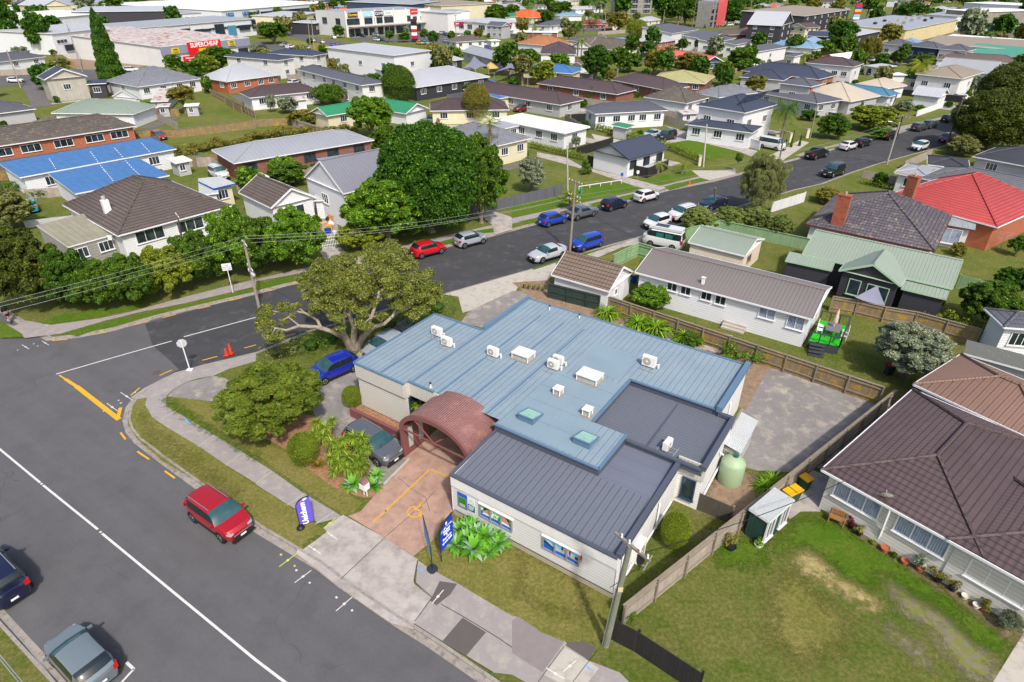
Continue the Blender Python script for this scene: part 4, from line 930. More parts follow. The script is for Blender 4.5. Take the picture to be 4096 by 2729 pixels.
def pole(label,base,h,mat=PWD,arms=((-.5,1.1),),lean=None,r=.15,armdir=None,light=None,t=None,group='utility poles',guard=False):
    b2=P(base)if isinstance(base,str)else Vector(base);top=b2+Vector((0,0,h))
    if lean:top=P(lean,h)if isinstance(lean,str)else Vector(lean)
    root=thing('utility_pole',label,'utility pole',b2,group);m=MB();m.cyl(b2-Vector((0,0,.2)),top,r,r*.7,10,mat);m.build('pole',root);ad=armdir or side_dir.cross(Vector((0,0,1)));d=(top-b2).normalized()
    for dz,w_ in arms:
        c=top+d*dz;m=MB();m.bar(c-ad*w_,c+ad*w_,.09,.11,PWD)
        ao=m.build('crossarm',root)
        for k in(-1,-.55,.55,1):
            q=c+ad*w_*k*.93+Vector((0,0,.05));m=MB();m.cyl(q,q+Vector((0,0,.14)),.045,.03,6,INS);m.build('insulator',ao)
    if light:
        dr,l=light;m=MB();a=top+d*-.3;m.bar(a,a+dr*l+Vector((0,0,.35)),.05,.05,STEEL);ao=m.build('lamp_arm',root);m=MB();q=a+dr*(l+.25)+Vector((0,0,.37));m.box(q,dr*.32,dr.cross(Vector((0,0,1)))*.12,(0,0,.06),INS);m.build('lamp_head',ao)
    return root,top
def wire(label,a,b2,sag=.5,r=.010,group='overhead wires',mat=None):
    a,b2=Vector(a),Vector(b2);n=12;m=MB();pr_=None
    for i in range(n+1):
        f=i/n;p=a.lerp(b2,f)-Vector((0,0,4*sag*f*(1-f)))
        if pr_ is not None:m.cyl(pr_,p,r,r,5,mat or M('wire','#8f9494',.5,metal=.3),cap=False)
        pr_=p
    return single(m,'power_line',label,'wire',a,group)
# ================================================================ the clinic
def SP(x,y,z=0.0):return P('00 %f %f'%(x*2.29883,y*2.29883),z)
def WT(px,t):   # point of the front-parallel wall plane t=const seen at px -> (s, z)
    a=P(px,0);c=Vector((0,0,CAM_H));d=a-c;tc=(c-C0).dot(E2);td=d.dot(E2);k=(t-tc)/td;q=c+d*k;return(q-C0).dot(E1),q.z
BLU=M('clinic_blue_roof','#7c8d99',.5,'rib',p=.42,var=.05,ns=.25,bump=.02,line=.3,streak=.07,col2='#85959f',c2=(.45,.75))
BLUF=M('clinic_blue_flashing','#58728a',.5,var=.05,ns=.6);BLUD=M('clinic_blue_sheet','#7a8d99',.5,var=.07,ns=.5)
GRR=M('clinic_grey_roof','#646974',.5,'rib',p=.40,var=.04,ns=.3,bump=.03,line=.35);GRP=M('clinic_grey_sheet','#686d7b',.5,'seam',p=1.3,var=.05,ns=.3,bump=.006,line=.2,streak=.1);GRF=M('clinic_grey_flashing','#4c515e',.5,var=.05)
FASC=M('clinic_fascia_ribbed','#c2bfb6',.6,'rib',p=.22,var=.03,ns=.4,bump=.02,line=.6);FASP=M('clinic_fascia_plain','#d6d5d2',.6,var=.04,ns=.6,streak=.12);CBRD=M('clinic_boards','#c0bdb3',.6,'board',p=.2,var=.03,ns=.5,bump=.02,line=.9);CBW=M('clinic_white_boards','#dad9d7',.6,'board',p=.2,var=.03,ns=.5,bump=.02,line=.7)
MAR=M('maroon_plaster','#744a48',.7,var=.1,ns=1.2);MARC=M('maroon_corrugated','#8a6460',.5,'corr',p=.15,var=.12,ns=.5,bump=.025,col2='#a87a74',c2=(.5,.72));BASEC=M('plinth','#a09684',.85,var=.12,ns=2)
cl=thing('clinic_building','low clinic with flat blue metal roof, grey front roof and maroon barrel vault entrance','building',W(0,0))
def wallq(m,s0,t0,s1,t1,z0,z1,mat,z1b=None):
    m.poly([W(s0,t0,z0),W(s1,t1,z0),W(s1,t1,z1 if z1b is None else z1b),W(s0,t0,z1)],mat)
# walls: front wing
m=MB()
wallq(m,0,0,10.3,0,0,.35,BASEC);wallq(m,0,.05,10.3,.05,.35,2.35,CBW);m.box(W(5.15,.0,2.68),E1*5.18,E2*.06,(0,0,.38),FASP)
wallq(m,10.3,.05,10.3,4.9,0,2.6,CBW);m.box(W(10.3,2.45,2.68),E2*2.45,E1*.055,(0,0,.375),FASP)
wallq(m,0,0,0,8.3,0,3.0,PLAST,3.25);wallq(m,0,8.3,-1.4,8.3,0,2.3,CBW);m.box(W(-.68,8.26,2.9),E1*.80,E2*.05,(0,0,.6),FASC)
wallq(m,-1.4,8.3,-1.4,13.5,0,3.45,PLAST);wallq(m,-1.4,13.5,-.5,13.5,0,3.5,PLAST);wallq(m,-.5,13.3,-.5,19.6,0,3.75,PLAST)
wallq(m,-.5,19.6,17.7,19.6,0,3.6,CBRD);wallq(m,17.7,19.6,17.8,13.1,0,3.6,CBRD);wallq(m,17.8,13.1,22.4,13.1,0,3.6,CBRD)
wallq(m,22.4,13.1,22.4,4.5,0,3.6,CBRD);wallq(m,22.4,4.5,17.85,4.5,.1,2.75,CBRD);m.box(W(20.12,4.44,3.15),E1*2.3,E2*.09,(0,0,.52),FASC)
m.box(W(17.84,4.7,3.15),E2*.27,E1*.06,(0,0,.515),FASC);m.box(W(22.4,8.8,3.15),E2*4.3,E1*.07,(0,0,.52),FASC);wallq(m,17.85,4.5,17.85,6.0,0,2.7,CBRD);wallq(m,17.85,6.0,10.3,6.0,0,3.4,CBRD);m.box(W(16.3,4.9,3.15),E1*1.55,E2*.07,(0,0,.52),FASC)
m.poly([W(17.8,4.9,2.66),W(10.3,4.9,2.66),W(10.3,6.0,2.66),W(17.8,6.0,2.66)],FASP)
m.build('wall',cl)
# dark upstands between the roof levels
m=MB()
for s0,t0,s1,t1,z0,z1 in((10.4,4.38,3.35,4.38,3.1,3.72),(3.35,4.38,3.35,7.95,2.95,3.74),(5.6,7.95,5.6,13.45,3.1,3.75),(5.6,13.45,-.5,13.45,3.1,3.75),(3.4,7.93,-1.35,7.93,2.9,3.4)):
    wallq(m,s0,t0,s1,t1,z0,z1,GRF)
m.build('upstand',cl)
# roofs
m=MB();zb=3.74
def flat(m,pts,mat,ud=E1):m.poly([W(*p)for p in pts],mat,ud)
flat(m,[(-.5,13.4,zb),(17.75,13.4,zb),(17.7,19.55,zb+.05),(-.5,19.55,zb+.05)],BLU)
flat(m,[(5.58,4.9,zb),(17.8,4.9,zb),(17.8,13.4,zb),(5.58,13.4,zb)],BLU);flat(m,[(17.8,4.45,zb),(22.5,4.45,zb),(22.45,13.15,zb),(17.8,13.15,zb)],BLU)
flat(m,[(3.35,4.38,zb),(10.42,4.38,zb),(10.42,4.9,zb),(5.58,4.9,zb),(5.58,7.95,zb),(3.35,7.95,zb)],BLU)
m.build('blue_roof',cl)
m=MB();flat(m,[(5.0,4.6,zb+.012),(7.6,4.6,zb+.012),(7.6,12.6,zb+.012),(5.75,12.6,zb+.012),(5.75,7.9,zb+.012),(5.0,7.9,zb+.012)],BLUD);flat(m,[(7.7,4.6,zb+.010),(10.3,4.6,zb+.010),(10.3,11.6,zb+.010),(7.7,11.6,zb+.010)],BLUD)
flat(m,[(6.3,12.9,zb+.011),(9.6,12.9,zb+.011),(9.6,16.5,zb+.03),(6.3,16.5,zb+.03)],BLUD);m.build('flat_sheet',cl)
m=MB()
for s in(11.4,13.2,15.3,17.6,20.1):m.box(W(s,11.5 if s<17.7 else 8.8,zb+.02),E2*(6.6 if s<17.7 else 4.2),E1*.07,(0,0,.015),BLUF)
for t in(6.2,7.9,9.6,11.3):m.box(W(8.0,t,zb+.022),E1*2.2,E2*.03,(0,0,.006),BLU)
for a,b2 in(((22.5,4.4),(22.45,13.15)),((22.5,4.4),(17.8,4.4)),((17.8,4.85),(15.6,4.85)),((22.45,13.15),(17.8,13.15)),((17.7,19.6),(-.5,19.6)),((10.45,4.36),(3.32,4.36)),((3.32,4.36),(3.32,7.95)),((5.56,7.9),(5.56,13.42)),((5.56,13.42),(-.5,13.42)),((17.72,13.2),(17.7,19.6))):
    m.bar(W(a[0],a[1],zb+.03),W(b2[0],b2[1],zb+.03+(.05 if b2[1]>19 else 0)),.16,.09,BLUF)
m.box(W(-.5,16.45,3.92),E2*3.2,E1*.17,(0,0,.20),BLUF);m.box(W(17.72,16.5,3.88),E2*3.2,E1*.14,(0,0,.12),BLUF)
m.build('blue_flashing',cl)
m=MB();m.poly([W(.1,.1,2.98),W(10.25,.1,2.98),W(10.25,4.38,3.22),(W(.1,4.38,3.22))],GRR,E1);m.build('grey_front_roof',cl)
m=MB();m.poly([W(.1,4.38,3.2),W(3.35,4.38,3.2),W(3.35,7.95,3.0),W(.1,7.95,3.0)],GRP,E2);m.poly([W(-1.3,7.95,3.2),W(5.6,7.95,3.2),W(5.6,13.45,3.28),W(-1.3,13.45,3.28)],M('clinic_grey_pit','#60646e',.5,'rib',p=.25,var=.04,ns=.3,bump=.015,line=.25),E2);m.build('grey_back_roof',cl)
m=MB()
m.bar(W(0,0,3.08),W(10.35,0,3.08),.22,.10,GRF);m.bar(W(10.32,0,3.085),W(10.32,4.4,3.3),.16,.10,GRF)
m.box(W(0,4.1,3.2),E2*4.1,E1*.14,(0,0,.16),GRF);m.box(W(-1.4,10.7,3.48),E2*2.75,E1*.14,(0,0,.16),GRF);m.box(W(1.0,7.95,3.38),E1*2.3,E2*.12,(0,0,.06),GRF);m.box(W(-1.0,13.45,3.5),E1*.5,E2*.12,(0,0,.1),GRF)
m.box(W(2.1,10.7,3.27),E2*2.6,E1*.05,(0,0,.02),GRF)
m.build('parapet_cap',cl)
# barrel vault entrance
m=MB();ca,ra,zs,ri=13.45,2.75,2.35,1.7;N=20
def arch(r,zr,a,t):return W(ca+math.cos(a)*r,t,zs+math.sin(a)*zr)
for i in range(N):
    a0,a1=math.pi*i/N,math.pi*(i+1)/N;l0=(i)*.45;l1=(i+1)*.45
    t1=5.4;q=[arch(ra,ri,a0,2.15),arch(ra,ri,a0,t1),arch(ra,ri,a1,t1),arch(ra,ri,a1,2.15)]
    m.poly(q,MARC,uvs=[(0,l0),(3,l0),(3,l1),(0,l1)]if False else[(l0,0),(l0,3),(l1,3),(l1,0)],smooth=True)
m.build('vault_roof',cl)
m=MB()
for i in range(N):
    a0,a1=math.pi*i/N,math.pi*(i+1)/N
    for t_ in(2.05,):
        o0,o1=arch(ra+.05,ri+.05,a0,t_),arch(ra+.05,ri+.05,a1,t_);i0,i1=arch(ra-.24,ri-.24,a0,t_),arch(ra-.24,ri-.24,a1,t_)
        m.poly([o0,o1,i1,i0],MAR);e=E2*.18;m.poly([o0,o1,o1+e,o0+e],MAR);m.poly([i0,i1,i1+e,i0+e],MAR)
m.poly([arch(ra-.2,ri-.2,math.pi*i/N,5.5)for i in range(N+1)],M('vault_back','#8b8780',.7))
m.bar(W(ca-ra,2.14,zs),W(ca+ra,2.14,zs),.09,.09,MAR);m.bar(W(ca,2.14,zs),W(ca+1.5,2.14,zs+1.2),.07,.07,MAR);m.bar(W(ca,2.14,zs),W(ca-1.0,5.0,zs+.1),.07,.07,MAR)
m.build('vault_arch',cl)
m=MB();m.box(W(16.1,3.3,1.18),E1*.11,E2*1.25,(0,0,1.18),MAR);m.build('side_wall',cl)
GBK=M('glass_block','#b9c4bb',.2,'brick',spec=.6,var=.1,ns=3)
for t_ in(2.75,3.75):
    m=MB();m.box(W(15.98,t_,1.35),E1*.02,E2*.2,(0,0,.8),GBK);m.build('glass_block_panel',cl)
    for k in range(6):
        pass
m=MB();m.box(W(13.0,5.93,1.15),E1*1.5,E2*.03,(0,0,1.15),GL);m.build('entrance_door',cl)
for s_,w_ in((17.1,1.3),):
    window(cl,W(s_,5.98,1.5),E1,-E2,w_,1.9,1,M('blue_frame','#2c3f58',.5))
window(cl,W(17.84,5.2,1.4),E2,E1*-1,.9,2.1,0,MC['blue_frame']);window(cl,W(-.7,8.29,1.35),E1,-E2,.75,1.5,0,MC['blue_frame'])
# posters in the front windows
GSF=M('grey_window_frame','#8f9398',.5,metal=.3)
PB=M('print_blue','#1557b8',.4,var=.05);PGR=M('print_green','#3a9c3c',.4,var=.2,ns=3,col2='#d8e6cf',c2=(.45,.6));PSKY=M('print_sky','#6ab0dc',.4,var=.15,ns=1.5,col2='#c8e0ea');PWH=M('print_white','#d8dcd8',.4,var=.04);PTL=M('print_teal','#1b5a78',.4);PSA=M('print_sand','#b7a98a',.5,var=.15,ns=4);PSK=M('print_skin','#b98a6c',.5,var=.2,ns=6);PDK=M('print_dark','#2e3428',.5);PRD=M('print_red','#c23a2a',.4);PG2=M('print_leaf','#2c7a26',.4);LET=M('lettering_white','#e2e2e2',.5,var=.01)
def panel(m,s0,s1,z0,z1,mat,d):m.box(W((s0+s1)/2,.05-d,(z0+z1)/2),E1*abs(s1-s0)/2,E2*.006,(0,0,(z1-z0)/2),mat)
def poly_w(m,pts,mat,d):m.poly([W(s,.05-d,z)for s,z in pts],mat)
def fig(m,s,z,h,mat,hd,d,arm=1):
    poly_w(m,[(s+.05*h,z),(s+.07*h,z+.5*h),(s-.07*h,z+.5*h),(s-.03*h,z)],PSK,d);poly_w(m,[(s+.1*h,z+.4*h),(s+.09*h,z+.8*h),(s-.09*h,z+.8*h),(s-.1*h,z+.4*h)],mat,d+.001)
    poly_w(m,[(s+.06*h,z+.8*h),(s+.05*h,z+.97*h),(s-.05*h,z+.97*h),(s-.06*h,z+.8*h)],hd,d+.001);poly_w(m,[(s+.35*h*arm,z+.8*h),(s+.35*h*arm,z+.84*h),(s-.3*h*arm,z+.72*h),(s-.3*h*arm,z+.68*h)],PSK,d)
def sgz(px):return WT(px,0)
# left double poster
s0,_=SPw=WT('12 1845 1385',0);
def wsrc(x,y):return WT('00 %f %f'%(x*2.29883,y*2.29883),0)
def zc(zx,zy):return wsrc(1780+zx/3.92,1920+zy/3.92)
a=zc(185,180);b2=zc(350,490);c=zc(475,550)
m=MB();panel(m,b2[0],a[0],b2[1],a[1],PB,.02);panel(m,b2[0]+.05,a[0]-.05,b2[1]+.06,a[1]-.28,STEEL,.03);panel(m,b2[0]+.09,a[0]-.09,b2[1]+.1,a[1]-.32,PG2,.04);panel(m,b2[0]+.15,a[0]-.15,b2[1]+.14,b2[1]+.36,PSA,.05)
m.build('poster',cl)
m=MB();panel(m,c[0],b2[0]-.01,c[1],a[1],PWH,.02);zt=c[1]+(a[1]-c[1])*.52;panel(m,c[0]+.03,b2[0]-.05,c[1]+.08,zt,PTL,.03);mid=(c[0]+b2[0])/2-.01;zz=a[1]-.33
for k in range(4):panel(m,c[0]+.07+.03*k,b2[0]-.1,zt-.10-.09*k,zt-.07-.09*k,PWH,.04)
for dx,dz in((0,.11),(0,-.11),(.11,0),(-.11,0)):m.box(W(mid+dx,.015,zz+dz),E1*(.055),E2*.008,(0,0,.055),PG2)
for dx,dz in((0,.1),(0,-.1),(.1,0),(-.1,0),(0,0)):m.box(W(mid+dx,.0,zz+dz),E1*(.038 if dx==0 else .05),E2*.008,(0,0,.038 if dz==0 else .05),PWH)
m.build('poster',cl)
def bigwin(A_,B_,kind):
    s1,z1=A_;s0,z0=B_;f=MB()
    for k in range(4):
        s=s0+(s1-s0)*k/3;f.box(W(s,.0,(z0+z1)/2),E1*.035,E2*.05,(0,0,(z1-z0)/2+.035),GSF)
    for z in(z0,z1):f.box(W((s0+s1)/2,.0,z),E1*((s1-s0)/2),E2*.045,(0,0,.03),GSF)
    f.box(W((s0+s1)/2,-.0,z1+.06),E1*((s1-s0)/2+.1),E2*.07,(0,0,.025),FASP)
    fo=f.build('window',cl);m=MB();w_=(s1-s0)/3
    panel(m,s0,s1,z0,z1,PSKY if kind else PGR,.0);panel(m,s0,s1,z1-.06,z1-.03,PRD,.01)
    poly_w(m,[(s1,z0),(s1,z0+.42),(s1-w_,z0+.22),(s0+w_,z0+.26),(s0,z0+.2),(s0,z0)],PB,.012)
    if kind:
        poly_w(m,[(s1,z0+.42),(s1,z0+.62),(s1-.3,z0+.5),(s1-.7,z0+.32),(s1-w_,z0+.22)],PDK,.009);poly_w(m,[(s1-.5,z0+.3),(s1-.9,z0+.42),(s0,z0+.45),(s0,z0+.2),(s0+w_,z0+.26)],PSA,.008)
        for k,(s,h,mt)in enumerate(((s1-.72,.5,PWH),(s1-1.15,.62,PDK),(s1-1.6,.52,PDK),(s1-2.25,.6,PRD),(s0+.55,.58,PRD))):fig(m,s,z0+.24,h,mt,PDK,.013,1 if k%2 else-1)
        poly_w(m,[(s0+.25,z0+.3),(s0+.25,z0+.5),(s0,z0+.5),(s0,z0+.3)],PDK,.0135)
    else:
        for s,sc,mr in((s1-.48,1,1),(s0+.5,1.15,-1)):
            poly_w(m,[(s+.25*sc,z0+.28),(s+.2*sc,z0+.55),(s+.05,z0+.75*sc),(s-.22*sc,z0+.6),(s-.3*sc,z0+.3)],PSK,.013);poly_w(m,[(s+.3*sc*mr,z0+.4),(s+.25*sc*mr,z0+.72*sc),(s,z0+.86*sc),(s-.18*sc*mr,z0+.74*sc),(s+.1*sc*mr,z0+.6*sc)],PDK,.014)
            poly_w(m,[(s+.4,z0+.2),(s+.2,z0+.36),(s-.2,z0+.34),(s-.4,z0+.2)],PWH,.0135)
    m.build('poster',fo)
bigwin(zc(545,375),zc(1045,815),0);bigwin(zc(1540,880),zc(2090,1350),1)
# downpipes and service pipes
m=MB();m.bar(W(10.38,.12,2.3),W(10.38,.12,.15),.09,.09,TRIM);m.build('downpipe',cl)
for(a,b2)in(((-.08,.5,2.7),(-.08,.5,.3)),((-.08,.5,.6),(-.08,7.6,.5)),((-.1,5.2,2.4),(-.1,5.2,.5)),((-1.5,8.6,.5),(-1.5,13.0,.9)),((-.56,16.3,2.6),(-.56,16.3,.4))):
    m=MB();m.bar(W(*a),W(*b2),.09,.09,TRIM);m.build('pipe',cl)
# ---------------------------------------------------------------- things on the roof
ACW=M('ac_white','#d9d8d2',.5,var=.04,ns=4);ACG=M('ac_grille','#a29b8e',.6,var=.1,ns=8)
def ac(label,px,z,rz,w_=.85,h=.62,legs=True,name='air_conditioner'):
    p=P(px,z+.3);root=thing(name,label,'air conditioner',(p.x,p.y,z),'air conditioning units on the clinic roof',rz);z0=.12
    m=MB();m.box((0,0,z0+h/2),(w_/2,0,0),(0,.16,0),(0,0,h/2),ACW);m.build('casing',root,local=True)
    m=MB();m.cyl((-w_*.12,-.161,z0+h/2),(-w_*.12,-.175,z0+h/2),h*.40,h*.40,16,ACG);m.cyl((-w_*.12,-.175,z0+h/2),(-w_*.12,-.185,z0+h/2),h*.12,h*.1,10,ACW);m.build('fan_grille',root,local=True)
    m=MB()
    for x in(-w_*.3,w_*.3):m.bar((x,-.55,.05),(x,.45,.05),.05,.05,STEEL)
    m.bar((-w_*.6,-.55,.03),(w_*.6,-.55,.03),.06,.05,STEEL);m.bar((-w_*.6,.45,.03),(w_*.6,.45,.03),.06,.05,STEEL);m.build('roof_frame',root,local=True)
    m=MB();m.bar((w_/2,.05,.35),(w_/2+.22,.05,.30),.05,.05,ACW);m.bar((w_/2+.22,.05,.05),(w_/2+.22,.05,.42),.09,.09,ACW);m.build('pipe',root,local=True);return root
rzf=math.atan2(E1.y,E1.x)+math.pi
ac('back white air conditioner of the close pair, top left of the blue roof','11 1665 1490',3.74,rzf);ac('front white air conditioner of the close pair, top left of the blue roof','12 1755 15',3.74,rzf)
ac('white air conditioner beside the domed roof light nearest the tree','12 2180 110',3.74,rzf);ac('white air conditioner with round fan facing the street in the middle of the blue roof','22 380 225',3.74,rzf,.8,.62);ac('white air conditioner behind the round fan unit in the middle of the blue roof','22 425 185',3.74,rzf,.75,.6)
ac('large white air conditioner standing alone on the ribbed blue roof near its back edge','22 1260 205',3.76,rzf,.95,.75);ac('small white air conditioner on the sunken grey roof','22 1430 960',3.2,rzf+1.5,.75,.55)
VT=M('vent_paint','#d6d3cc',.6,var=.08,ns=5,col2='#8f7a6a',c2=(.62,.7));VG=M('vent_louvre','#9aa39c',.4,'board',p=.09,var=.1,line=.6)
def ventbox(label,px,ls,lt,h=.55):
    p=P(px,3.74+h*.5);root=thing('roof_vent',label,'roof vent',(p.x,p.y,3.75),'white capped vents on the clinic roof');c=Vector((p.x,p.y,0))
    m=MB();m.box(c+Vector((0,0,3.76)),E1*(ls/2+.1),E2*(lt/2+.1),(0,0,.03),M('vent_curb','#8c8078',.8,var=.2,ns=4));m.box(c+Vector((0,0,3.78+h*.35)),E1*(ls/2-.05),E2*(lt/2-.05),(0,0,h*.35),VG);m.build('louvre',root)
    m=MB()
    for a in(-1,1):
        for b_ in(-1,1):m=MB();m.bar(c+E1*a*(ls/2-.02)+E2*b_*(lt/2-.02)+Vector((0,0,3.79)),c+E1*a*(ls/2-.02)+E2*b_*(lt/2-.02)+Vector((0,0,3.76+h*.75)),.06,.06,TRIM);m.build('corner_post',root)
    m=MB();z=3.77+h*.75;k=.82;b_=[c+E1*a*(ls/2+.04)+E2*d*(lt/2+.04)+Vector((0,0,z))for a,d in((-1,-1),(1,-1),(1,1),(-1,1))];tp_=[c+E1*a*(ls/2)*k+E2*d*(lt/2)*k+Vector((0,0,z+h*.26))for a,d in((-1,-1),(1,-1),(1,1),(-1,1))];b3=[q+Vector((0,0,.09))for q in b_]
    for i in range(4):j=(i+1)%4;m.poly([b_[j],b_[i],b3[i],b3[j]],VT);m.poly([b3[j],b3[i],tp_[i],tp_[j]],VT)
    m.poly(tp_[::-1],VT);m.poly(b_,VT);m.build('cap',root)
ventbox('long white capped roof vent with a ribbon of louvres, beside the single air conditioner','22 105 125',1.35,1.0);ventbox('largest white capped roof vent with a chipped rectangular lid','22 715 325',1.5,1.05);ventbox('small square white roof vent between the largest vent and the glass roof lights','22 425 455',.5,.5,.55);ventbox('small square white roof vent beside the sunken grey roof','22 695 645',.5,.5,.55)
SKG=M('skylight_glass','#8fb7a6',.15,spec=.7,var=.15,ns=3,col2='#6f8f7c')
for lb,px in(('green tinted glass roof light, left of the pair at the roof front','22 170 685'),('green tinted glass roof light, nearest the lower grey roof','22 680 900')):
    p=P(px,3.9);c=Vector((p.x,p.y,0));root=thing('skylight',lb,'skylight',(p.x,p.y,3.75),'glass roof lights on the clinic');m=MB();ls,lt=.55,.6;hh=[3.98,3.98,4.22,4.22];hh=[3.95,3.95,4.25,4.25][::1]
    cs=[c+E1*a*ls+E2*d*lt for a,d in((-1,-1),(1,-1),(1,1),(-1,1))];hz=[4.18,4.18,3.86,3.86];tpp=[Vector((q.x,q.y,z))for q,z in zip(cs,hz)]
    for i in range(4):j=(i+1)%4;m.poly([Vector((cs[j].x,cs[j].y,3.74)),Vector((cs[i].x,cs[i].y,3.74)),tpp[i],tpp[j]],BLUF)
    for i in range(4):j=(i+1)%4;m.bar(tpp[i],tpp[j],.09,.06,BLUF)
    m.build('kerb_frame',root);m=MB();m.poly([q+Vector((0,0,.02))for q in tpp[::-1]],SKG);m.poly([q+Vector((0,0,.01))for q in tpp],SKG);m.build('pane',root)
for lb,px in(('short white vent pipe near the street edge of the blue roof','12 1605 410'),('slim white vent pipe with white cap near the back edge of the blue roof','21 345 1265'),('stubby white vent pipe near the back edge of the blue roof, nearer the middle','21 620 1345')):
    p=P(px,3.9);m=MB();m.cyl((p.x,p.y,3.74),(p.x,p.y,4.05),.06,.06,8,TRIM);m.cyl((p.x,p.y,4.05),(p.x,p.y,4.14),.085,.07,8,BLKP);m.box((p.x,p.y,3.75),(.12,0,0),(0,.12,0),(0,0,.01),CONCW);single(m,'vent_pipe',lb,'vent pipe',(p.x,p.y,3.75),'vent pipes on the clinic roof')
# ---------------------------------------------------------------- round the clinic
m=MB();m.box(W(19.2,3.25,.35),E1*2.95,E2*.13,(0,0,.35),MAR);single(m,'garden_wall','low maroon plastered wall in front of the grey boarded clinic wing','wall',W(19,3.25))
ac('white air conditioner on the ground beside the clinic wall behind the green power pole','23 1165 400',.5,rzf+1.57,1.0,1.1)
TANK=M('tank_green','#93a886',.5,var=.06,ns=1);tk=P('22 2003 1260',.2);rt=thing('water_tank','pale green plastic water tank behind the clinic','water tank',(tk.x,tk.y,0));m=MB();m.lathe((tk.x,tk.y,0),[(0,0),(.72,0),(.74,.1),(.74,1.5),(.69,1.62),(.42,1.85),(.2,1.95),(0,1.95)],28,TANK);m.build('body',rt);m=MB();m.cyl((tk.x+.05,tk.y,1.98),(tk.x+.05,tk.y,2.12),.16,.16,12,M('tank_lid','#2c5a56',.6));m.build('lid',rt)
m=MB();m.bar((tk.x-.7,tk.y+.1,2.0),W(-1.5,11.4,2.25),.09,.09,TRIM);m.build('inlet_pipe',rt)
TIN=M('tin_white','#b9bdbd',.5,'corr',p=.09,var=.08,bump=.015)
rt=thing('lean_to','narrow lean-to of pale corrugated iron against the back of the clinic','lean-to',W(-1.9,14.6));m=MB();m.prism([W(-1.45,12.6),W(-1.45,16.1),W(-2.35,16.1),W(-2.35,12.6)],0,1.85,TIN);m.build('wall',rt);m=MB();m.poly([W(-1.35,12.4,2.2),W(-1.35,16.3,2.2),W(-2.5,16.3,1.95),W(-2.5,12.4,1.95)],TIN,E1);m.build('roof',rt);window(rt,W(-1.9,12.59,1.25),E1,-E2,.55,.7,0,PAL)
m=MB();m.lathe((0,0,0),[(.0,0),(.4,.0),(.55,.4),(.5,.42),(0,.4)],12,M('fibreglass','#b5b98e'));
# feather flags
def flag(label,bx,out,h,zb_,fab,txt=None,name='feather_flag',frm=BLKP,base=True):
    b2=SP(*bx);o=SP(*out,zb_);d=(Vector((o.x,o.y,0))-Vector((b2.x,b2.y,0)));wd=d.length;d.normalize();n=Vector((d.y,-d.x,0));n=n if n.y<0 else-n
    root=thing(name,label,'flag sign',b2,'advertising flags by the clinic drive');q=lambda u,z:b2+d*u+Vector((0,0,z))
    prof=[(0,zb_),(wd*.98,zb_+.06),(wd,zb_+.3),(wd,h*.98)]+[(wd*(1-.02*0)*math.cos(a)**.0*(1-math.sin(a)*1.0)if False else wd*(1-math.sin(a)),h*.70+(h*.28)*math.cos(a))for a in(0.2,.5,.8,1.1,1.35)]+[(0,h*.68)]
    m=MB();m.poly([q(u,z)+n*.008 for u,z in prof],fab);m.poly([q(u,z)-n*.008 for u,z in prof][::-1],fab);m.build('banner',root)
    m=MB();cur=[(0,0),(0,h*.68)]+[(wd*(1-math.sin(a)),h*.70+(h*.28)*math.cos(a))for a in(1.35,1.1,.8,.5,.2)]+[(wd,h*.985)]
    for i in range(len(cur)-1):m.bar(q(*cur[i]),q(*cur[i+1]),.045,.045,frm)
    m.build('pole',root)
    if base:m=MB();m.lathe((b2.x,b2.y,0),[(0,.2),(.1,.19),(.2,.12),(.24,0),(0,0)],20,BLKP)if base==1 else m.prism([b2+Vector((.3*math.cos(a),.3*math.sin(a),0))for a in[.4+i*math.pi/4+(.12 if i%2 else-.12)for i in range(8)]],0,.12,M('base_slate','#2c333c',.5));m.build('base',root)
    return root,q,d,n,wd
PUR=M('flag_purple','#5d4fc4',.6,var=.06,ns=2);rt,q,d,n,wd=flag('purple feather flag reading Unichem on the verge',(1203,2113),(1258,2086),2.35,.3,PUR)
text(rt,'Unichem',.46,q(wd*.45,1.1)+n*.02,(0,0,1),n,LET,off=.012)
m=MB();m.cyl(q(wd*.42,1.98)+n*.01,q(wd*.42,1.98)+n*.02,.07,.07,14,M('print_coral','#e0604c'));m.build('emblem_dot',rt)
m=MB()
for(u,z)in((.72,2.18),(.6,2.1)):
    for du,dz in((.05,0),(-.05,0),(0,.05),(0,-.05)):m.box(q(wd*u+du,z+dz)+n*.012,d*.03,n*.004,(0,0,.03),LET)
m.build('cross_emblem',rt)
SGB=M('sign_blue','#1436b8',.4,var=.03)
rt,q,d,n,wd=flag('tall blue leaf-shaped sign reading Medical Centre & Pharmacy beside the agaves',(1766,2247),(1813.6,2153),2.75,.72,SGB,base=0)
for s_,z,sz in(('8',2.38,.3),('Medical',1.92,.19),('Centre',1.74,.19),('&',1.57,.16),('Pharmacy',1.38,.19),('09 818 5208',1.12,.165)):text(rt,s_,sz,q(wd*.52,z)+n*.02,d,n,LET,off=.006)
m=MB();m.box(q(wd*.62,2.12)+n*.012,d*wd*.3,n*.003,(0,0,.05),LET);m.box(q(wd*.2,2.06)+n*.012,d*wd*.09,n*.003,(0,0,.09),M('sign_grey','#8c929c'));m.build('name_strip',rt);text(rt,'KELSTON',.10,q(wd*.62,2.12)+n*.02,d,n,M('sign_text_blue','#2c3c74'))
rt,q,d,n,wd=flag('slim feather flag seen edge on, on a black square base at the path',(1730,2279),(1698,2140),2.4,.85,M('flag_sky','#4f9ccc',.6,var=.3,ns=3,col2='#b8472c',c2=(.62,.7)),base=2)
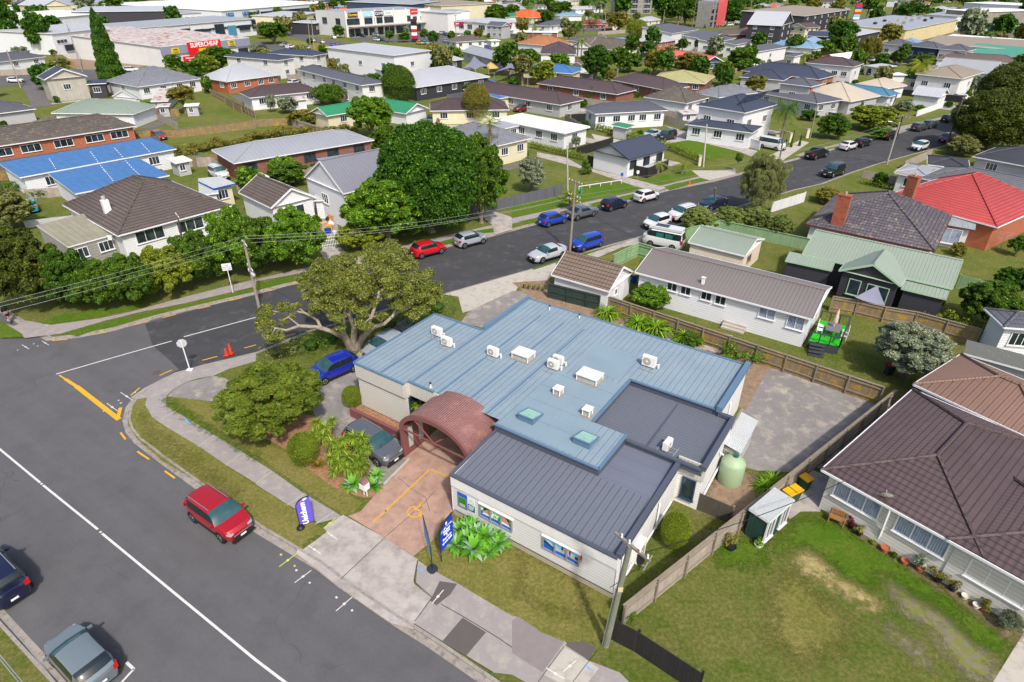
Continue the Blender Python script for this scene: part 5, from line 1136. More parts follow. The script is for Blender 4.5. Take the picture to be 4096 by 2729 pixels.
# letterbox
lb=P('12 1010 1420');rt=thing('letterbox','white letterbox with rounded maroon roof on two legs by the drive','letterbox',lb);m=MB()
for k in(-.13,.13):m.bar(lb+E1*k,lb+E1*k+Vector((0,0,.62)),.05,.05,TRIM)
m.build('leg',rt);m=MB();m.box(lb+Vector((0,0,.85)),E1*.24,E2*.2,(0,0,.27),TRIM);m.build('box',rt);m=MB()
for i in range(8):
    a0,a1=math.pi*i/8,math.pi*(i+1)/8;f_=lambda a,t_:lb+E1*.26*math.cos(a)+E2*t_+Vector((0,0,1.1+.16*math.sin(a)));m.poly([f_(a0,-.24),f_(a0,.24),f_(a1,.24),f_(a1,-.24)],MARC,smooth=True)
m.poly([f_(math.pi*i/8,-.22)for i in range(9)],MAR);m.build('roof',rt)
# stop sign seen from behind
b2=P('02 1747 268');rt=thing('stop_sign','back of an octagonal sign on a white pole at the corner','road sign',b2,'road signs');m=MB();m.cyl(b2,b2+Vector((0,0,2.75)),.045,.045,10,TRIM);m.box(b2+Vector((0,0,.04)),(.22,0,0),(0,.16,0),(0,0,.05),TRIM);m.build('pole',rt)
n=(Vector((0,0,0))-b2);n.z=0;n.normalize();n=(Vector((-.55,1,0))).normalized();x=Vector((n.y,-n.x,0));m=MB();rg=[b2+n*.06+Vector((0,0,2.45))+(x*math.cos(a)+Vector((0,0,math.sin(a))))*.38 for a in[math.pi/8+i*math.pi/4 for i in range(8)]]
m.poly(rg,M('sign_back','#b9bdc2',.5,metal=.2));m.poly([p+n*.015 for p in rg[::-1]],PRD)
m.build('plate',rt)
# cones
CON=M('cone_orange','#e0361c',.6,var=.08);
def cone(label,px,h=.75):
    p=P(px);m=MB();m.box((p.x,p.y,.02),(.19,0,0),(0,.19,0),(0,0,.02),CON);m.lathe((p.x,p.y,.04),[(.14,0),(.045,h-.05),(.03,h-.04),(0,h-.04)],14,CON)
    if h>.7:m.lathe((p.x,p.y,.04),[(.098,h*.42),(.078,h*.58)],14,LET);m.lathe((p.x,p.y,.04),[(.072,h*.66),(.056,h*.8)],14,LET)
    single(m,'traffic_cone',label,'traffic cone',p,'traffic cones')
cone('striped orange traffic cone at the kerb, taller of the two below the spreading tree','02 2125 115',.95);cone('plain orange traffic cone at the kerb, shorter of the two below the spreading tree','02 2085 132',.65);cone('orange traffic cone on the far grass verge opposite the white hatchback','21 1628 128',.8)
# sign by the hedge
b2=P('01 2143 1122');rt=thing('road_sign','white rectangular sign on a pole reading NOTE RESTRICTION TURNING AHEAD by the hedge','road sign',b2,'road signs');m=MB();m.cyl(b2,b2+Vector((0,0,3.0)),.04,.04,8,TRIM);m.build('pole',rt)
c=b2+Vector((0,0,2.75));nn=Vector((.35,-1,0)).normalized();x=Vector((-nn.y,nn.x,0));m=MB();m.box(c+nn*.05,x*.42,nn*.012,(0,0,.36),TRIM);m.build('plate',rt)
for i,s_ in enumerate(('NOTE','RESTRICTION','TURN AHEAD')):text(rt,s_,.12,c+nn*.07+Vector((0,0,.18-.19*i)),x,nn,DTRIM)
# ================================================================ vehicles of the two streets
HB,HSB=HF+math.pi,HS+math.pi
def cars(rows):
    for r in rows:car(*r[:5],**(r[5]if len(r)>5 else{}))
cars([
 ('deep red SUV with silver roof rails at the kerb of the front street','suv','red','02 2005 1575',HB,dict(z=.8)),
 ('silver grey hatchback seen from above behind, parked at the near left kerb','hatch','sgreen','03 735 1335',HF,dict(z=.7)),
 ('dark navy SUV cut off by the left edge of the picture, red tail lamp showing','fourwd','navy','03 -70 565',HF,dict(z=.9)),
 ('royal blue hatchback parked on gravel between hedge and clinic','hatch','rblue','12 712 235',hang('12 880 190','12 580 320'),dict(z=.7,scale=1.03)),
 ('grey crossover with black roof rails parked on gravel beside the maroon wall','suv','grey','12 1070 925',hang('12 840 860','12 1220 1090'),dict(z=.8)),
 ('pale silver car half hidden behind the blue clinic roof near the tree trunk','hatch','silver','12 1190 30',hang('12 1330 -60','12 1040 90')),
 ('bright red hatchback parked on the far side of the side street','hatch','bred','11 1582 712',HS),('silver hatchback parked ahead of the red hatchback','hatch','silver','11 1970 622',HS),
 ('black car mostly hidden by the crown of the spreading tree','hatch','black','11 1270 775',HS),('bright blue hatchback, first of the row behind the wooden power pole','hatch','blue','21 373 437',HS),
 ('dark grey saloon parked behind the wooden power pole','sedan','grey','21 640 374',HS),('dark navy hatchback parked between the grey saloon and a white hatchback','hatch','navy','21 937 298',HS),
 ('white hatchback parked furthest up the far kerb before the driveway','hatch','white','21 1237 224',HS),('pale grey fastback with black roof at the near kerb of the side street','sedan','lgrey','21 330 748',HSB),
 ('bright blue tall hatchback facing the corner beside the wooden power pole','mpv','blue','21 697 652',HSB),('white small hatchback facing the corner just above the camper van','hatch','white','21 1340 462',HSB),
 ('white SUV partly behind the olive hedge','suv','white','21 1572 388',HSB),('dark blue saloon beyond the olive hedge','sedan','navy','21 1850 292',HSB),
 ('black SUV driving towards the corner in the middle of the side street','fourwd','black','30 605 1558',HSB,dict(z=.9)),('black pickup with covered tray parked on the far kerb','ute','black','30 450 1405',HS,dict(z=.8)),
 ('white hatchback parked ahead of the black pickup','hatch','white','30 743 1335',HS),('black hatchback parked ahead of the white hatchback','hatch','black','30 870 1305',HS),
 ('black SUV parked beside the big yellow-green garden tree','suv','black','30 1115 1240',HS),('dark brown car, rear one of a close pair on the far kerb','wagon','dgrey','30 1395 1162',HS),
 ('dark teal car, front one of a close pair on the far kerb','hatch','dteal','30 1490 1140',HS),('navy hatchback behind the teal hatchback near the leaning pole','hatch','navy','30 1660 1087',HS),
 ('bright teal hatchback at the far end of the side street','mpv','teal','30 1745 1057',HS),('white hatchback driving down the side street near the far right tree','hatch','white','30 1400 1337',HSB),
 ('crimson car half behind the dark leaning power pole','hatch','magenta','30 1650 1265',HSB),('white car in the drive beside pointed cypresses','suv','white','30 1745 900',HSB-.9),
 ('bright teal hatchback parked behind the bushy left hedge','hatch','teal','01 268 320',hang('01 320 400','01 235 270')),('white off-roader behind the tin lean-to of the white house','fourwd','white','01 2010 25',HS-1.4),
 ('silver saloon on the paved yard behind the clipped hedge','sedan','lgrey','20 1290 1228',hang('20 1370 1215','20 1230 1240')),('black SUV on the paved yard behind the clipped hedge','fourwd','black','20 1420 1250',hang('20 1490 1245','20 1370 1270')),
 ('dark maroon SUV beside the brick pillar of the white roofed house','suv','dred','20 100 995',hang('20 160 985','20 40 1000')),('silver wagon in front of the green garage','wagon','sgreen','10 1620 1100',hang('10 1700 1115','10 1540 1095')),
])
# camper van
cv=car('white camper van with high roof and teal curtained windows parked in the drive','van','white','21 1400 612',hang('21 1445 725','21 1272 690'),cat='camper van',name='camper_van',z=1.1)
m=MB();m.box((-.2,0,2.28),(1.9,0,0),(0,.68,0),(0,0,.14),PT_['white']);m.build('high_top',cv,local=True);m=MB();m.box((.3,0,2.46),(.75,0,0),(0,.4,0),(0,0,.02),M('solar_panel','#3c4250',.2,'seam',p=.3,metal=.3));m.build('solar_panel',cv,local=True)
for sg in(-1,1):
    for x in(.3,-.75):m=MB();m.box((x,sg*.84,1.55),(.42,0,0),(0,.03,0),(0,0,.22),M('teal_curtain','#1f6a64',.4));m.build('curtained_window',cv,local=True)
# ================================================================ houses close to the clinic
h1=H('large house with dark brown tiled hip roof and pale boarded wall facing the big lawn','32',(1325,440),(495,1180),(1990,2008),3.0,roof='hip',rmat=RT_['dbrown'],wmat=M('pale_boards','#c3bfb8',.6,'board',p=.24,var=.04,ns=.4,bump=.02,line=.6),pitch=21,nw=(0,0),oh=.4)
add(h1,8.0,(1650,1820),(3300,2734),3.04,pitch=20,nw=(0,0));
def wallwin(fr,pa,z,w_,h_,bars,pane,t=None,frame=None):
    """windows on the front wall through the ground line of eaves"""
    t=t or fr['t'];q=fr['q'];Yv=fr['Y'];ov=fr['oh']
    for px in pa:
        a=PT(t,px,z);c0=q(0,ov,0);d=a-Vector((0,0,CAM_H));s_=(c0-Vector((0,0,CAM_H))).dot(Yv)/d.dot(Yv);p=Vector((0,0,CAM_H))+d*s_
        window(fr['root'],Vector((p.x,p.y,p.z)),fr['X'],-Yv,w_,h_,bars,frame,pane)
wallwin(h1,[(820,1455),(1410,1790),(2110,2220)],1.7,2.5,1.15,2,CURT)
dish(h1,(1060,1500),2.8)
m=MB();a=PT('32',(1120,1560),2.8);b2=PT('32',(1010,1835),.1);m.bar(a,Vector((a.x,a.y,.1))*0+b2,.1,.08,TRIM);m.build('downpipe',h1['root'])
h2=H('brown capped hip roof building behind the dark brown house at the right edge','32',(1690,85),(1340,395),(2620,990),3.1,rmat=RT_['bark'],wmat=MC['pale_boards'],pitch=20,nw=(0,0))
H('flat grey felt roofed outbuilding behind the brown capped roof','32',(1900,15),(1800,110),(2600,330),2.6,name='outbuilding',cat='outbuilding',roof='flat',rmat=M('roof_felt','#5f605c',.9,'rough',var=.15,ns=3,col2='#8c8f84',c2=(.62,.7)),wmat=GREYB,pitch=2,nw=(0,0))
H('grey roofed house corner with balcony at the right edge below the red roof','31',(2290,1290),(2170,1440),(2700,1480),3.2,rmat=RT_['charcoal'],wmat=WHT,nw=(1,0))
hw=H('long white boarded house with taupe ribbed gable roof behind the clinic','21',7.4,(1130,932),(2769,1368),3.0,roof='gable',rmat=RT_['taupe'],wmat=WHT,pitch=17,nw=(0,0),oh=.35)
wallwin(hw,[(1475,1060),(1600,1095),(1790,1145),(1920,1185)],1.75,.95,1.0,1,GL,frame=TRIM);wallwin(hw,[(2350,1300),(2610,1395)],1.6,1.35,1.25,1,CURT)
m=MB();p0=PT('21',(2110,1290),1.2);m.box(p0+hw['Y']*.1+Vector((0,0,0)),hw['X']*.75,hw['Y']*.05,(0,0,1.05),BLKP);m.build('porch_opening',hw['root'])
m=MB()
for k in range(3):m.box(Vector((p0.x,p0.y,.12+.17*k))-hw['Y']*(1.5-.3*k),hw['X']*1.0,hw['Y']*(.6),(0,0,.085),CONC2)
m.build('steps',hw['root'])
chimney(hw,(1755,1035),3.3,.5,.25,TRIM,False)
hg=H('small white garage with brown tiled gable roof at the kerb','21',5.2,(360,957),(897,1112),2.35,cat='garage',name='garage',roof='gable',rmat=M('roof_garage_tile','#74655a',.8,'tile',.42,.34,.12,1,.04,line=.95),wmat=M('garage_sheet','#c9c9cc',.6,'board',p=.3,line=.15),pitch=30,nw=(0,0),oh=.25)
m=MB();q=hg['q'];m.box(q(hg['L']-.23,hg['D']*.62,1.0),hg['X']*.02,hg['Y']*.42,(0,0,1.0),TRIM);m.build('door',hg['root']);window(hg['root'],q(hg['L']-.25,hg['D']*.36,1.5),hg['Y'],hg['X'],.5,.6,0)
hs=H('pale sage green roofed cream outbuilding between the camper van and the long house','21',6.0,(1620,657),(2148,787),2.4,cat='garage',name='garage',roof='gable',rmat=RT_['sage'],wmat=M('cream_boards2','#cdbfae',.6,'board',p=.2,line=.3),pitch=17,nw=(0,0),oh=.2)
window(hs['root'],hs['q'](hs['L']-.2,hs['D']*.35,1.4),hs['Y'],hs['X'],1.1,.7,1,FTMB)
hh=H('sage green roofed black boarded house with front gable and pale green window frames','31',7.6,(315,767),(1700,1087),3.2,roof='gable',rmat=RT_['sage'],wmat=BLACKB,pitch=20,nw=(0,0),gut=M('sage_trim','#9db89c',.5),oh=.3)
wg=add(hh,4.5,(655,917),(1222,1060),3.2,pitch=27,ridge='y',roof='gable',nw=(0,0))
add(hh,1.4,(158,826),(590,918),2.7,roof='mono',pitch=18,nw=(0,0));add(hh,1.6,(1225,1082),(1645,1182),2.6,roof='mono',pitch=16,nw=(0,0))
SGT=MC['sage_trim'];q=wg['q'];window(hh['root'],q(wg['L']*.3,.3,1.8),wg['X'],-wg['Y'],1.0,1.5,0,SGT);window(hh['root'],q(wg['L']*.68,.3,1.4),wg['X'],-wg['Y'],1.8,2.2,1,SGT)
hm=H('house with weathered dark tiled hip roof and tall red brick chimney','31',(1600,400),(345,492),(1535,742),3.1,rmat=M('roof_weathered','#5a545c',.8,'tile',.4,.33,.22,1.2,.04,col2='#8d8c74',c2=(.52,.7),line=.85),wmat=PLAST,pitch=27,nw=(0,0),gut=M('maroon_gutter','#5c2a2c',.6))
chimney(hm,(635,505),3.3,3.4,1.3,M('brick_sooty','#9a4a30',.85,'brick',var=.35,ns=1.2,col2='#3c2a26',c2=(.5,.65),bump=.01))
pr=add(hm,(1590,375),(1570,490),(1905,548),2.7,roof='mono',rmat=M('tin_old','#9aa3a4',.5,'corr',p=.12,var=.12,bump=.02,streak=.3),pitch=4,nw=(0,0),wmat=PLAST);window(hm['root'],pr['q'](pr['L']*.42,.15,1.5),pr['X'],-pr['Y'],2.0,1.7,1,TRIM,CURT)
hr=H('brick house with bright red tiled hip roof','31',(2310,242),(1052,240),(2112,522),3.1,rmat=RT_['red'],wmat=BRICK,pitch=27,nw=(0,0),gut=TRIM)
chimney(hr,(1290,245),4.0,2.5,1.2,MC['brick_sooty'])
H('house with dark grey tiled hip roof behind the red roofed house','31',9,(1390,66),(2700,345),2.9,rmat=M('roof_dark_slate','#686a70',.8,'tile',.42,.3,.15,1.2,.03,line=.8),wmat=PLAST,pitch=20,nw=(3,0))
H('pale rendered house with a curtained window behind the timber fence, right of the street','31',(1260,-50),(1165,20),(1500,85),2.7,roof='flat',rmat=RT_['tan'],wmat=PLAST,pitch=2,nw=(1,0))
H('black hip roofed house at the right edge below the big trees','30',(2065,1348),(1880,1437),(2700,1590),3.0,rmat=M('roof_black','#3f4046',.6,'tile',.37,.3,.08,1,.02,line=.25),wmat=GREYB,pitch=20,nw=(2,1))
H('low black gabled roof in front of the black hip roofed house','30',(1560,1440),(1465,1512),(1860,1560),2.7,rmat=MC['roof_black'],wmat=GREYB,pitch=14,nw=(0,0))
H('grey shallow roofed house beside the timber fence below the street','30',(1290,1500),(1160,1580),(1480,1640),2.7,rmat=RT_['grey'],wmat=GREYB,pitch=12,nw=(0,0))
# left side
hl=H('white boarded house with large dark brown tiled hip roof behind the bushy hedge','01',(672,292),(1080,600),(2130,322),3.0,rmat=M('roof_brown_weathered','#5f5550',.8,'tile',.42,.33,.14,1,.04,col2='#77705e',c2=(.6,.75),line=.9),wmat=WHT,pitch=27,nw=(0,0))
wallwin(hl,[(1380,592),(1750,500)],1.55,3.0,1.3,2,GL)
m=MB();p0=PT('01',(1030,490),2.4);m.box(Vector((p0.x,p0.y,2.6)),hl['X']*.35,hl['Y']*.28,(0,0,2.6),TRIM);o=m.build('chimney',hl['root']);m=MB();m.cyl((p0.x,p0.y,5.2),(p0.x,p0.y,5.6),.22,.22,10,CONCW);m.build('chimney_pot',o)
pg=H('enclosed lean-to veranda with translucent weathered roof at the end of the white house','01',(515,515),(622,702),(1062,580),2.5,cat='veranda',name='veranda',roof='mono',rmat=M('roof_translucent','#8f8a76',.5,'seam',p=.6,var=.12,ns=1,streak=.4),wmat=M('lattice','#8c8a86',.7,'board',p=.3,line=.5),pitch=5,nw=(2,0),ws=1.8,oh=.1)
m=MB();p0=PT('01',(965,610),2.6)
for i,(a,b2)in enumerate((((0,0),(.9,-.1)),((.2,0),(.5,-.5)))):m.poly([p0+pg['X']*a[0]+Vector((0,0,.12)),p0+pg['X']*(a[0]+.45)+Vector((0,0,-.2)),p0+pg['X']*b2[0]-pg['Y']*.1+Vector((0,0,-.75+.2*i)),p0+pg['X']*(b2[0]-.3)-pg['Y']*.1+Vector((0,0,-.35))],LET)
single(m,'hanging_cloth','white cloth draped over the edge of the veranda roof','cloth',p0)
H('white tin lean-to roof at the right end of the white house','01',(1700,110),(1830,225),(2010,205),2.4,cat='lean-to',name='lean_to',roof='flat',rmat=TIN,wmat=WHT,pitch=3,nw=(0,0));H('small yellowish outbuilding with blue edged tin roof','01',(1850,100),(1965,165),(2165,118),2.8,cat='outbuilding',name='outbuilding',roof='flat',rmat=TIN,wmat=PLAST2,pitch=2,nw=(1,0),gut=PB)
hb=H('white gable ended cottage with brown tiled roof beside the rubbish strewn yard','11',8.5,(138,345),(547,243),3.0,roof='gable',ridge='y',rmat=MC['roof_brown_weathered'],wmat=WHT,pitch=30,nw=(1,0),ws=3.2,oh=.3)
add(hb,4.5,(520,275),(672,272),2.5,roof='mono',rmat=TIN,nw=(0,0),pitch=6)
hk=H('two storey white boarded house with grey ribbed gable roof behind the round leafed tree','11',(516,45),(800,213),(1350,80),4.6,roof='gable',ridge='x',rmat=RT_['grib'],wmat=WHT,pitch=32,nw=(0,1),oh=.2)
bl1=H('long low house with bright blue metal roof, back part','00',(130,1490),(180,1632),(1622,1367),3.0,roof='flat',rmat=RT_['blue'],wmat=WHT,pitch=1.5,nw=(3,0));add(bl1,(585,1590),(690,1782),(1560,1610),2.9,roof='flat',nw=(0,0),pitch=1.5)
hbk=H('long red brick house with mossy dark tiled hip roof and white windows','00',8.5,(-900,1475),(1250,1158),2.9,rmat=RT_['moss'],wmat=BRICK,pitch=26,nw=(7,0),ws=2.8)
hbr=H('brown brick house with long grey metal hip roof behind the bright garden bushes','10',(-364,1375),(-204,1502),(1085,1287),2.9,rmat=RT_['grey'],wmat=BRICK2,pitch=16,nw=(5,0),ws=1.9,frame=DTRIM);0
ct=PT('10',(640,1480),2.4);
m=MB();c0=PT('10',(600,1530),2.3);dx=(PT('10',(995,1470),2.3)-c0);Lc=dx.length;dx.normalize();dy=Vector((-dx.y,dx.x,0));NN=8
for i in range(NN):a0,a1=math.pi*i/NN,math.pi*(i+1)/NN;f_=lambda a,u:c0+dx*u+dy*(1.6-1.6*math.cos(a))+Vector((0,0,.7*math.sin(a)));m.poly([f_(a0,0),f_(a0,Lc),f_(a1,Lc),f_(a1,0)],M('roof_polycarb','#7c8490',.3,'seam',p=.6,var=.1),smooth=True)
for u in(0,Lc):
    for v_ in(0,3.2):m.bar(c0+dx*u+dy*v_-Vector((0,0,2.3)),c0+dx*u+dy*v_,.1,.1,DTRIM)
single(m,'carport','arched grey translucent carport in front of the brown brick house','carport',c0-Vector((0,0,2.3)))
# ================================================================ fences close by
RF=PL('23','1000 1065,32 1110 620');fence('long grey paling fence with lichen between the clinic and the big lawn','',RF,1.6,PAL,2.35,side=-1,cap=True)
fence('black painted paling fence along the front of the big lawn','23','900 1168,1130 1290,1700 1672',1.5,PALD,2.6,BLKP,rails=(),side=1)
fence('old leaning timber fence between the clinic wall and the boundary fence','',PL('22','1660 1530,23 2000 110'),1.3,M('paling_old','#57524a',.9,'pale',p=.12,var=.3,ns=2),1.5,rails=(.8,))
fence('dark green panelled fence in front of the white garage','21','335 1168,505 1212,680 1256,800 1284',1.5,FGRN,3,FGRN,rails=(.05,.5,.97),side=-1,cap=True)
fence('tall lichen stained paling fence behind the clinic','21','885 1298,3364 2153',1.55,PALY,2.3,side=-1,cap=True)
fence('sage green fence round the corner of the long white house yard','21','925 905,1155 790,1420 870',1.6,FLG,2.4,FLG,side=-1,cap=True);fence('sage green fence beside the driveway of the camper van','21','1590 640,1900 560,31 380 740',1.4,FLG,2.4,FLG,cap=True)
fence('green fence below the big shrub on the right','31','1720 1080,2060 1180',1.5,FLG,2.0,FLG);fence('weathered fence between the turfed deck and the black boarded house','31','560 1290,790 1330,1040 1390,1330 1440,1900 1600',1.5,PALY,2.3,side=-1,cap=True)
fence('dark boarded fence round the black gabled cottage','20','690 1520,1000 1590,1240 1640,1430 1560',1.6,PALD,2.4,BLKP,rails=());fence('grey boarded fence along the far verge behind the power pole','21','0 330,180 285,460 218',1.4,FGRY,2.2,FGRY,rails=());fence('grey boarded fence beside the big dark tree','11','1990 420,2200 370,2354 335',1.4,FGRY,2.2,FGRY,rails=())
fence('white panel fence with posts in front of the two storey house','20','1610 1185,2270 1380',1.5,FWH,2.4,FWH,rails=(),cap=True);fence('timber fence beside the blue grey tiled house','20','1400 1130,1610 1190',1.5,PAL,2.2)
fence('tall timber fence in front of the curtained house by the street','31','860 70,1100 115,1270 155',1.2,PAL,2.0);fence('white farm gate fence beside the wispy tree','31','30 385,330 290',1.4,FWH,1.8,FWH,rails=(.3,.6,.9))
fence('pale fence below the grey shallow roofed house','30','1240 1560,1490 1450',1.4,PAL,2.0);fence('timber fence along the back of the brick houses','00','1230 1275,1640 1265,2354 1180',1.5,PALY,2.4,cap=True);fence('timber fence beside the rusty roofed shed','00','1200 930,1470 1110,1640 1200',1.5,PAL,2.4)
fence('timber fence between the lawn and the orange brick house','00','1950 880,2354 1090',1.5,PALY,2.3,side=-1);fence('long grey fence beside the far left street','00','-50 700,530 680',1.6,PAL,2.4);fence('tan new paling fence left of the concrete pad','00','460 470,560 570,690 620',1.6,PALN,2.4);fence('tan new paling fence right of the tall cypress','00','1000 450,1200 500,1390 590',1.8,PALN,2.4)
fence('lichen stained fence below the brown roofed house','10','-10 1170,150 1160,420 1140',1.4,PALY,2.4);fence('grey paling fence beside the blue roof','01','250 260,450 250,690 225',1.3,PAL,2.2);fence('timber fence beside the clothes line','00','1700 1540,1960 1530,2354 1650',1.5,PAL,2.2)
fence('low white corrugated fence beside the teal hatchback','01','240 530,740 470',.9,TIN,2.4,rails=())
# picket gate of the cottage
m=MB();a,b2=PL('11','570 722,765 690');d=(b2-a)
for i in range(14):p=a+d*(i/13);m.bar(p,p+Vector((0,0,1.5 if i%2 else 1.3)),.05,.03,TRIM)
for z in(.3,.8,1.2):m.bar(a+Vector((0,0,z)),b2+Vector((0,0,z)),.05,.05,TRIM)
single(m,'picket_gate','white picket gate across the driveway of the cottage','gate',a)
# garden shed and bins
gs=H('small green garden shed with pale tin roof and glazed front beside the long fence','32',(-204,1568),(18,1668),(250,1462),2.0,cat='shed',name='garden_shed',roof='flat',rmat=TIN,wmat=M('shed_green','#26453f',.5,'rib',p=.2,line=.5,bump=.02),pitch=1,nw=(2,0),ws=1.2,oh=.08,wh=1.4)
BINS={k:M('bin_'+k,v,.5,var=.05)for k,v in dict(green='#1e4433',yellow='#d8a312',blue='#1d4c9c',red='#b0222c',dark='#2a2f33',lime='#2aa85a').items()}
def bin_(label,px,lid,body='green',rz=0,h=1.05):
    p=P(px,.5)if isinstance(px,str)else px;rt=thing('wheelie_bin',label,'wheelie bin',(p.x,p.y,0),'wheelie bins',rz);m=MB();b0=[(-.2,-.22),(.2,-.22),(.2,.22),(-.2,.22)];b1=[(-.28,-.3),(.28,-.3),(.28,.3),(-.28,.3)]
    for i in range(4):j=(i+1)%4;m.poly([(*b0[i],.05),(*b0[j],.05),(*b1[j],h-.1),(*b1[i],h-.1)],BINS[body])
    m.build('body',rt,local=True);m=MB();m.box((0,0,h-.07),(.3,0,0),(0,.33,0),(0,.0,.04),BINS[lid]);m.bar((-.25,.36,h-.1),(.25,.36,h-.1),.05,.05,BINS[body]);m.build('lid',rt,local=True)
    m=MB();m.cyl((-.25,.2,.1),(.25,.2,.1),.1,.1,10,TYRE);m.build('wheels',rt,local=True)
bin_('green wheelie bin with yellow lid by the long fence, farthest of three','32 338 1310','yellow',rz=.5);bin_('green wheelie bin with yellow lid by the long fence, middle of three','32 243 1412','yellow',rz=.5);bin_('green wheelie bin with yellow lid tucked behind the garden shed','32 185 1440','yellow',rz=.5)
bin_('dark bin with red lid under the grey leaved tree','32 1120 260','red','dark');bin_('blue bin with orange lid beside the white garage','21 1125 990','yellow','blue');bin_('blue bin with yellow lid against the brick wall of the red roofed house','31 1830 625','yellow','blue');bin_('dark bin with yellow lid against the brick wall of the red roofed house','31 1885 630','yellow','dark')
# ================================================================ turfed deck with table
DK=M('deck_dark','#3a3d42',.7,var=.1);TURF=M('artificial_turf','#1fa31a',.9,'chip',var=.15,ns=4,bump=.01)
dk=[PT('31',p,.75)for p in((478,1372),(735,1432),(655,1625),(370,1570))];rt=thing('deck','raised dark timber deck covered in vivid artificial turf','deck',Vector((dk[3].x,dk[3].y,0)));m=MB();m.prism(dk,0,.7,DK,DK);m.build('frame',rt);m=MB();c=sum(dk,Vector())/4;m.poly([c+(p-c)*.97+Vector((0,0,.01))for p in dk[::-1]],TURF);m.poly([c+(p-c)*.97+Vector((0,0,.012))for p in dk],TURF)if False else None;m.build('turf',rt)
m=MB()
for i in range(3):a,b2=dk[i],dk[i+1];m.bar(a+Vector((0,0,.9)),b2+Vector((0,0,.9)),.14,.06,DK);[m.bar(a.lerp(b2,k/3),a.lerp(b2,k/3)+Vector((0,0,.9)),.08,.08,DK)for k in range(4)]
m.build('railing',rt);m=MB();e=(dk[2]-dk[3]).normalized();f_=Vector((e.y,-e.x,0))
for k in range(4):m.box(dk[3]+e*.75+f_*(.2+.28*k)-Vector((0,0,.12+.18*k)),e*.6,f_*.16,(0,0,.03),DK)
m.build('steps',rt)
tp=PT('31',(605,1440),1.5);tx=(dk[1]-dk[0]).normalized();ty=Vector((-tx.y,tx.x,0));rt=thing('garden_table','grey rectangular table on the turfed deck','table',Vector((tp.x,tp.y,.75)));m=MB();m.box(Vector((tp.x,tp.y,1.48)),tx*.55,ty*.85,(0,0,.025),M('table_grey','#6f6a6c',.4));m.build('tabletop',rt);m=MB();[m.bar(Vector((tp.x,tp.y,.75))+tx*a*.45+ty*b_*.75,Vector((tp.x,tp.y,1.46))+tx*a*.45+ty*b_*.75,.05,.05,DK)for a in(-1,1)for b_ in(-1,1)];m.build('leg',rt)
m=MB();m.cyl((tp.x,tp.y,1.5),(tp.x,tp.y,3.2),.025,.02,8,TRIM);m.lathe((tp.x,tp.y,1.9),[(.16,0),(.2,.1),(.15,.5),(.1,1.0),(.02,1.3)],12,M('parasol_cloth','#c9b3a8',.8,var=.1));single(m,'garden_parasol','folded pale pink parasol standing in the middle of the deck table','parasol',(tp.x,tp.y,1.5))
def chair(label,c,fx,group='white chairs on the deck',z=.76):
    c=Vector((c.x,c.y,z));fx=fx.normalized();sx=Vector((-fx.y,fx.x,0));rt=thing('garden_chair',label,'chair',c,group);m=MB();m.box(c+Vector((0,0,.42)),fx*.22,sx*.24,(0,0,.02),TRIM);m.build('seat',rt);m=MB();m.box(c-fx*.24+Vector((0,0,.68)),fx*.02,sx*.24,(0,0,.25),TRIM);m.build('backrest',rt)
    for a in(-1,1):
        for b_ in(-1,1):m=MB();m.bar(c+fx*a*.2+sx*b_*.21,c+fx*a*.2+sx*b_*.21+Vector((0,0,.42)),.04,.04,TRIM);m.build('leg',rt)
for lb,a,b_ in(('white chair on the deck, table side nearer the white house, back',-.95,.4),('white chair on the deck, table side nearer the white house, front',-.95,-.4),('white chair on the deck, far side of the table from the white house, back',.95,.4),('white chair on the deck, far side of the table from the white house, front',.95,-.4)):chair(lb,tp+tx*a+ty*b_,tx*(-1 if a>0 else 1))
m=MB();a,b2,c=PT('31',(800,1165),2.0),PT('31',(1075,1240),1.5),PT('31',(1003,1060),2.9);N=6
for i in range(N):
    for j in range(N-i):
        f_=lambda i,j:(lambda u,v:a*(1-u-v)+b2*u+c*v-Vector((0,0,2.2*u*v*(1-u-v)*3+.5*u*(1-u-v))))(i/N,j/N);m.poly([f_(i,j),f_(i+1,j),f_(i,j+1)],M('sail_cloth','#77788a',.8,var=.05),smooth=True)
        if i+j<N-1:m.poly([f_(i+1,j),f_(i+1,j+1),f_(i,j+1)],MC['sail_cloth'],smooth=True)
single(m,'shade_sail','grey triangular shade sail in front of the black boarded gable','shade sail',Vector((a.x,a.y,0)))
# bench and pots along the lawn
BW=M('bench_wood','#8a6238',.8,var=.15,ns=4);a,b2=PT('33',(560,30),.4),PT('33',(715,95),.4);d=(b2-a).normalized();n=Vector((-d.y,d.x,0));a0,b0=Vector((a.x,a.y,0)),Vector((b2.x,b2.y,0))
rt=thing('garden_bench','brown wooden bench against the pale boarded wall','bench',a0);m=MB();m.bar(a0+Vector((0,0,.42)),b0+Vector((0,0,.42)),.4,.04,BW);m.build('seat',rt);m=MB();m.bar(a0+n*.2+Vector((0,0,.7)),b0+n*.2+Vector((0,0,.7)),.03,.3,BW);m.build('backrest',rt)
for k in(.06,.94):m=MB();p=a0.lerp(b0,k);m.bar(p-n*.18,p-n*.18+Vector((0,0,.6)),.06,.06,BW);m.bar(p+n*.18,p+n*.18+Vector((0,0,.8)),.06,.06,BW);m.build('leg',rt)
TER=M('terracotta','#a05a40',.8,var=.1,ns=5);POTS=dict(t=TER,w=M('pot_white','#c9c2b4',.7),d=BLKP)
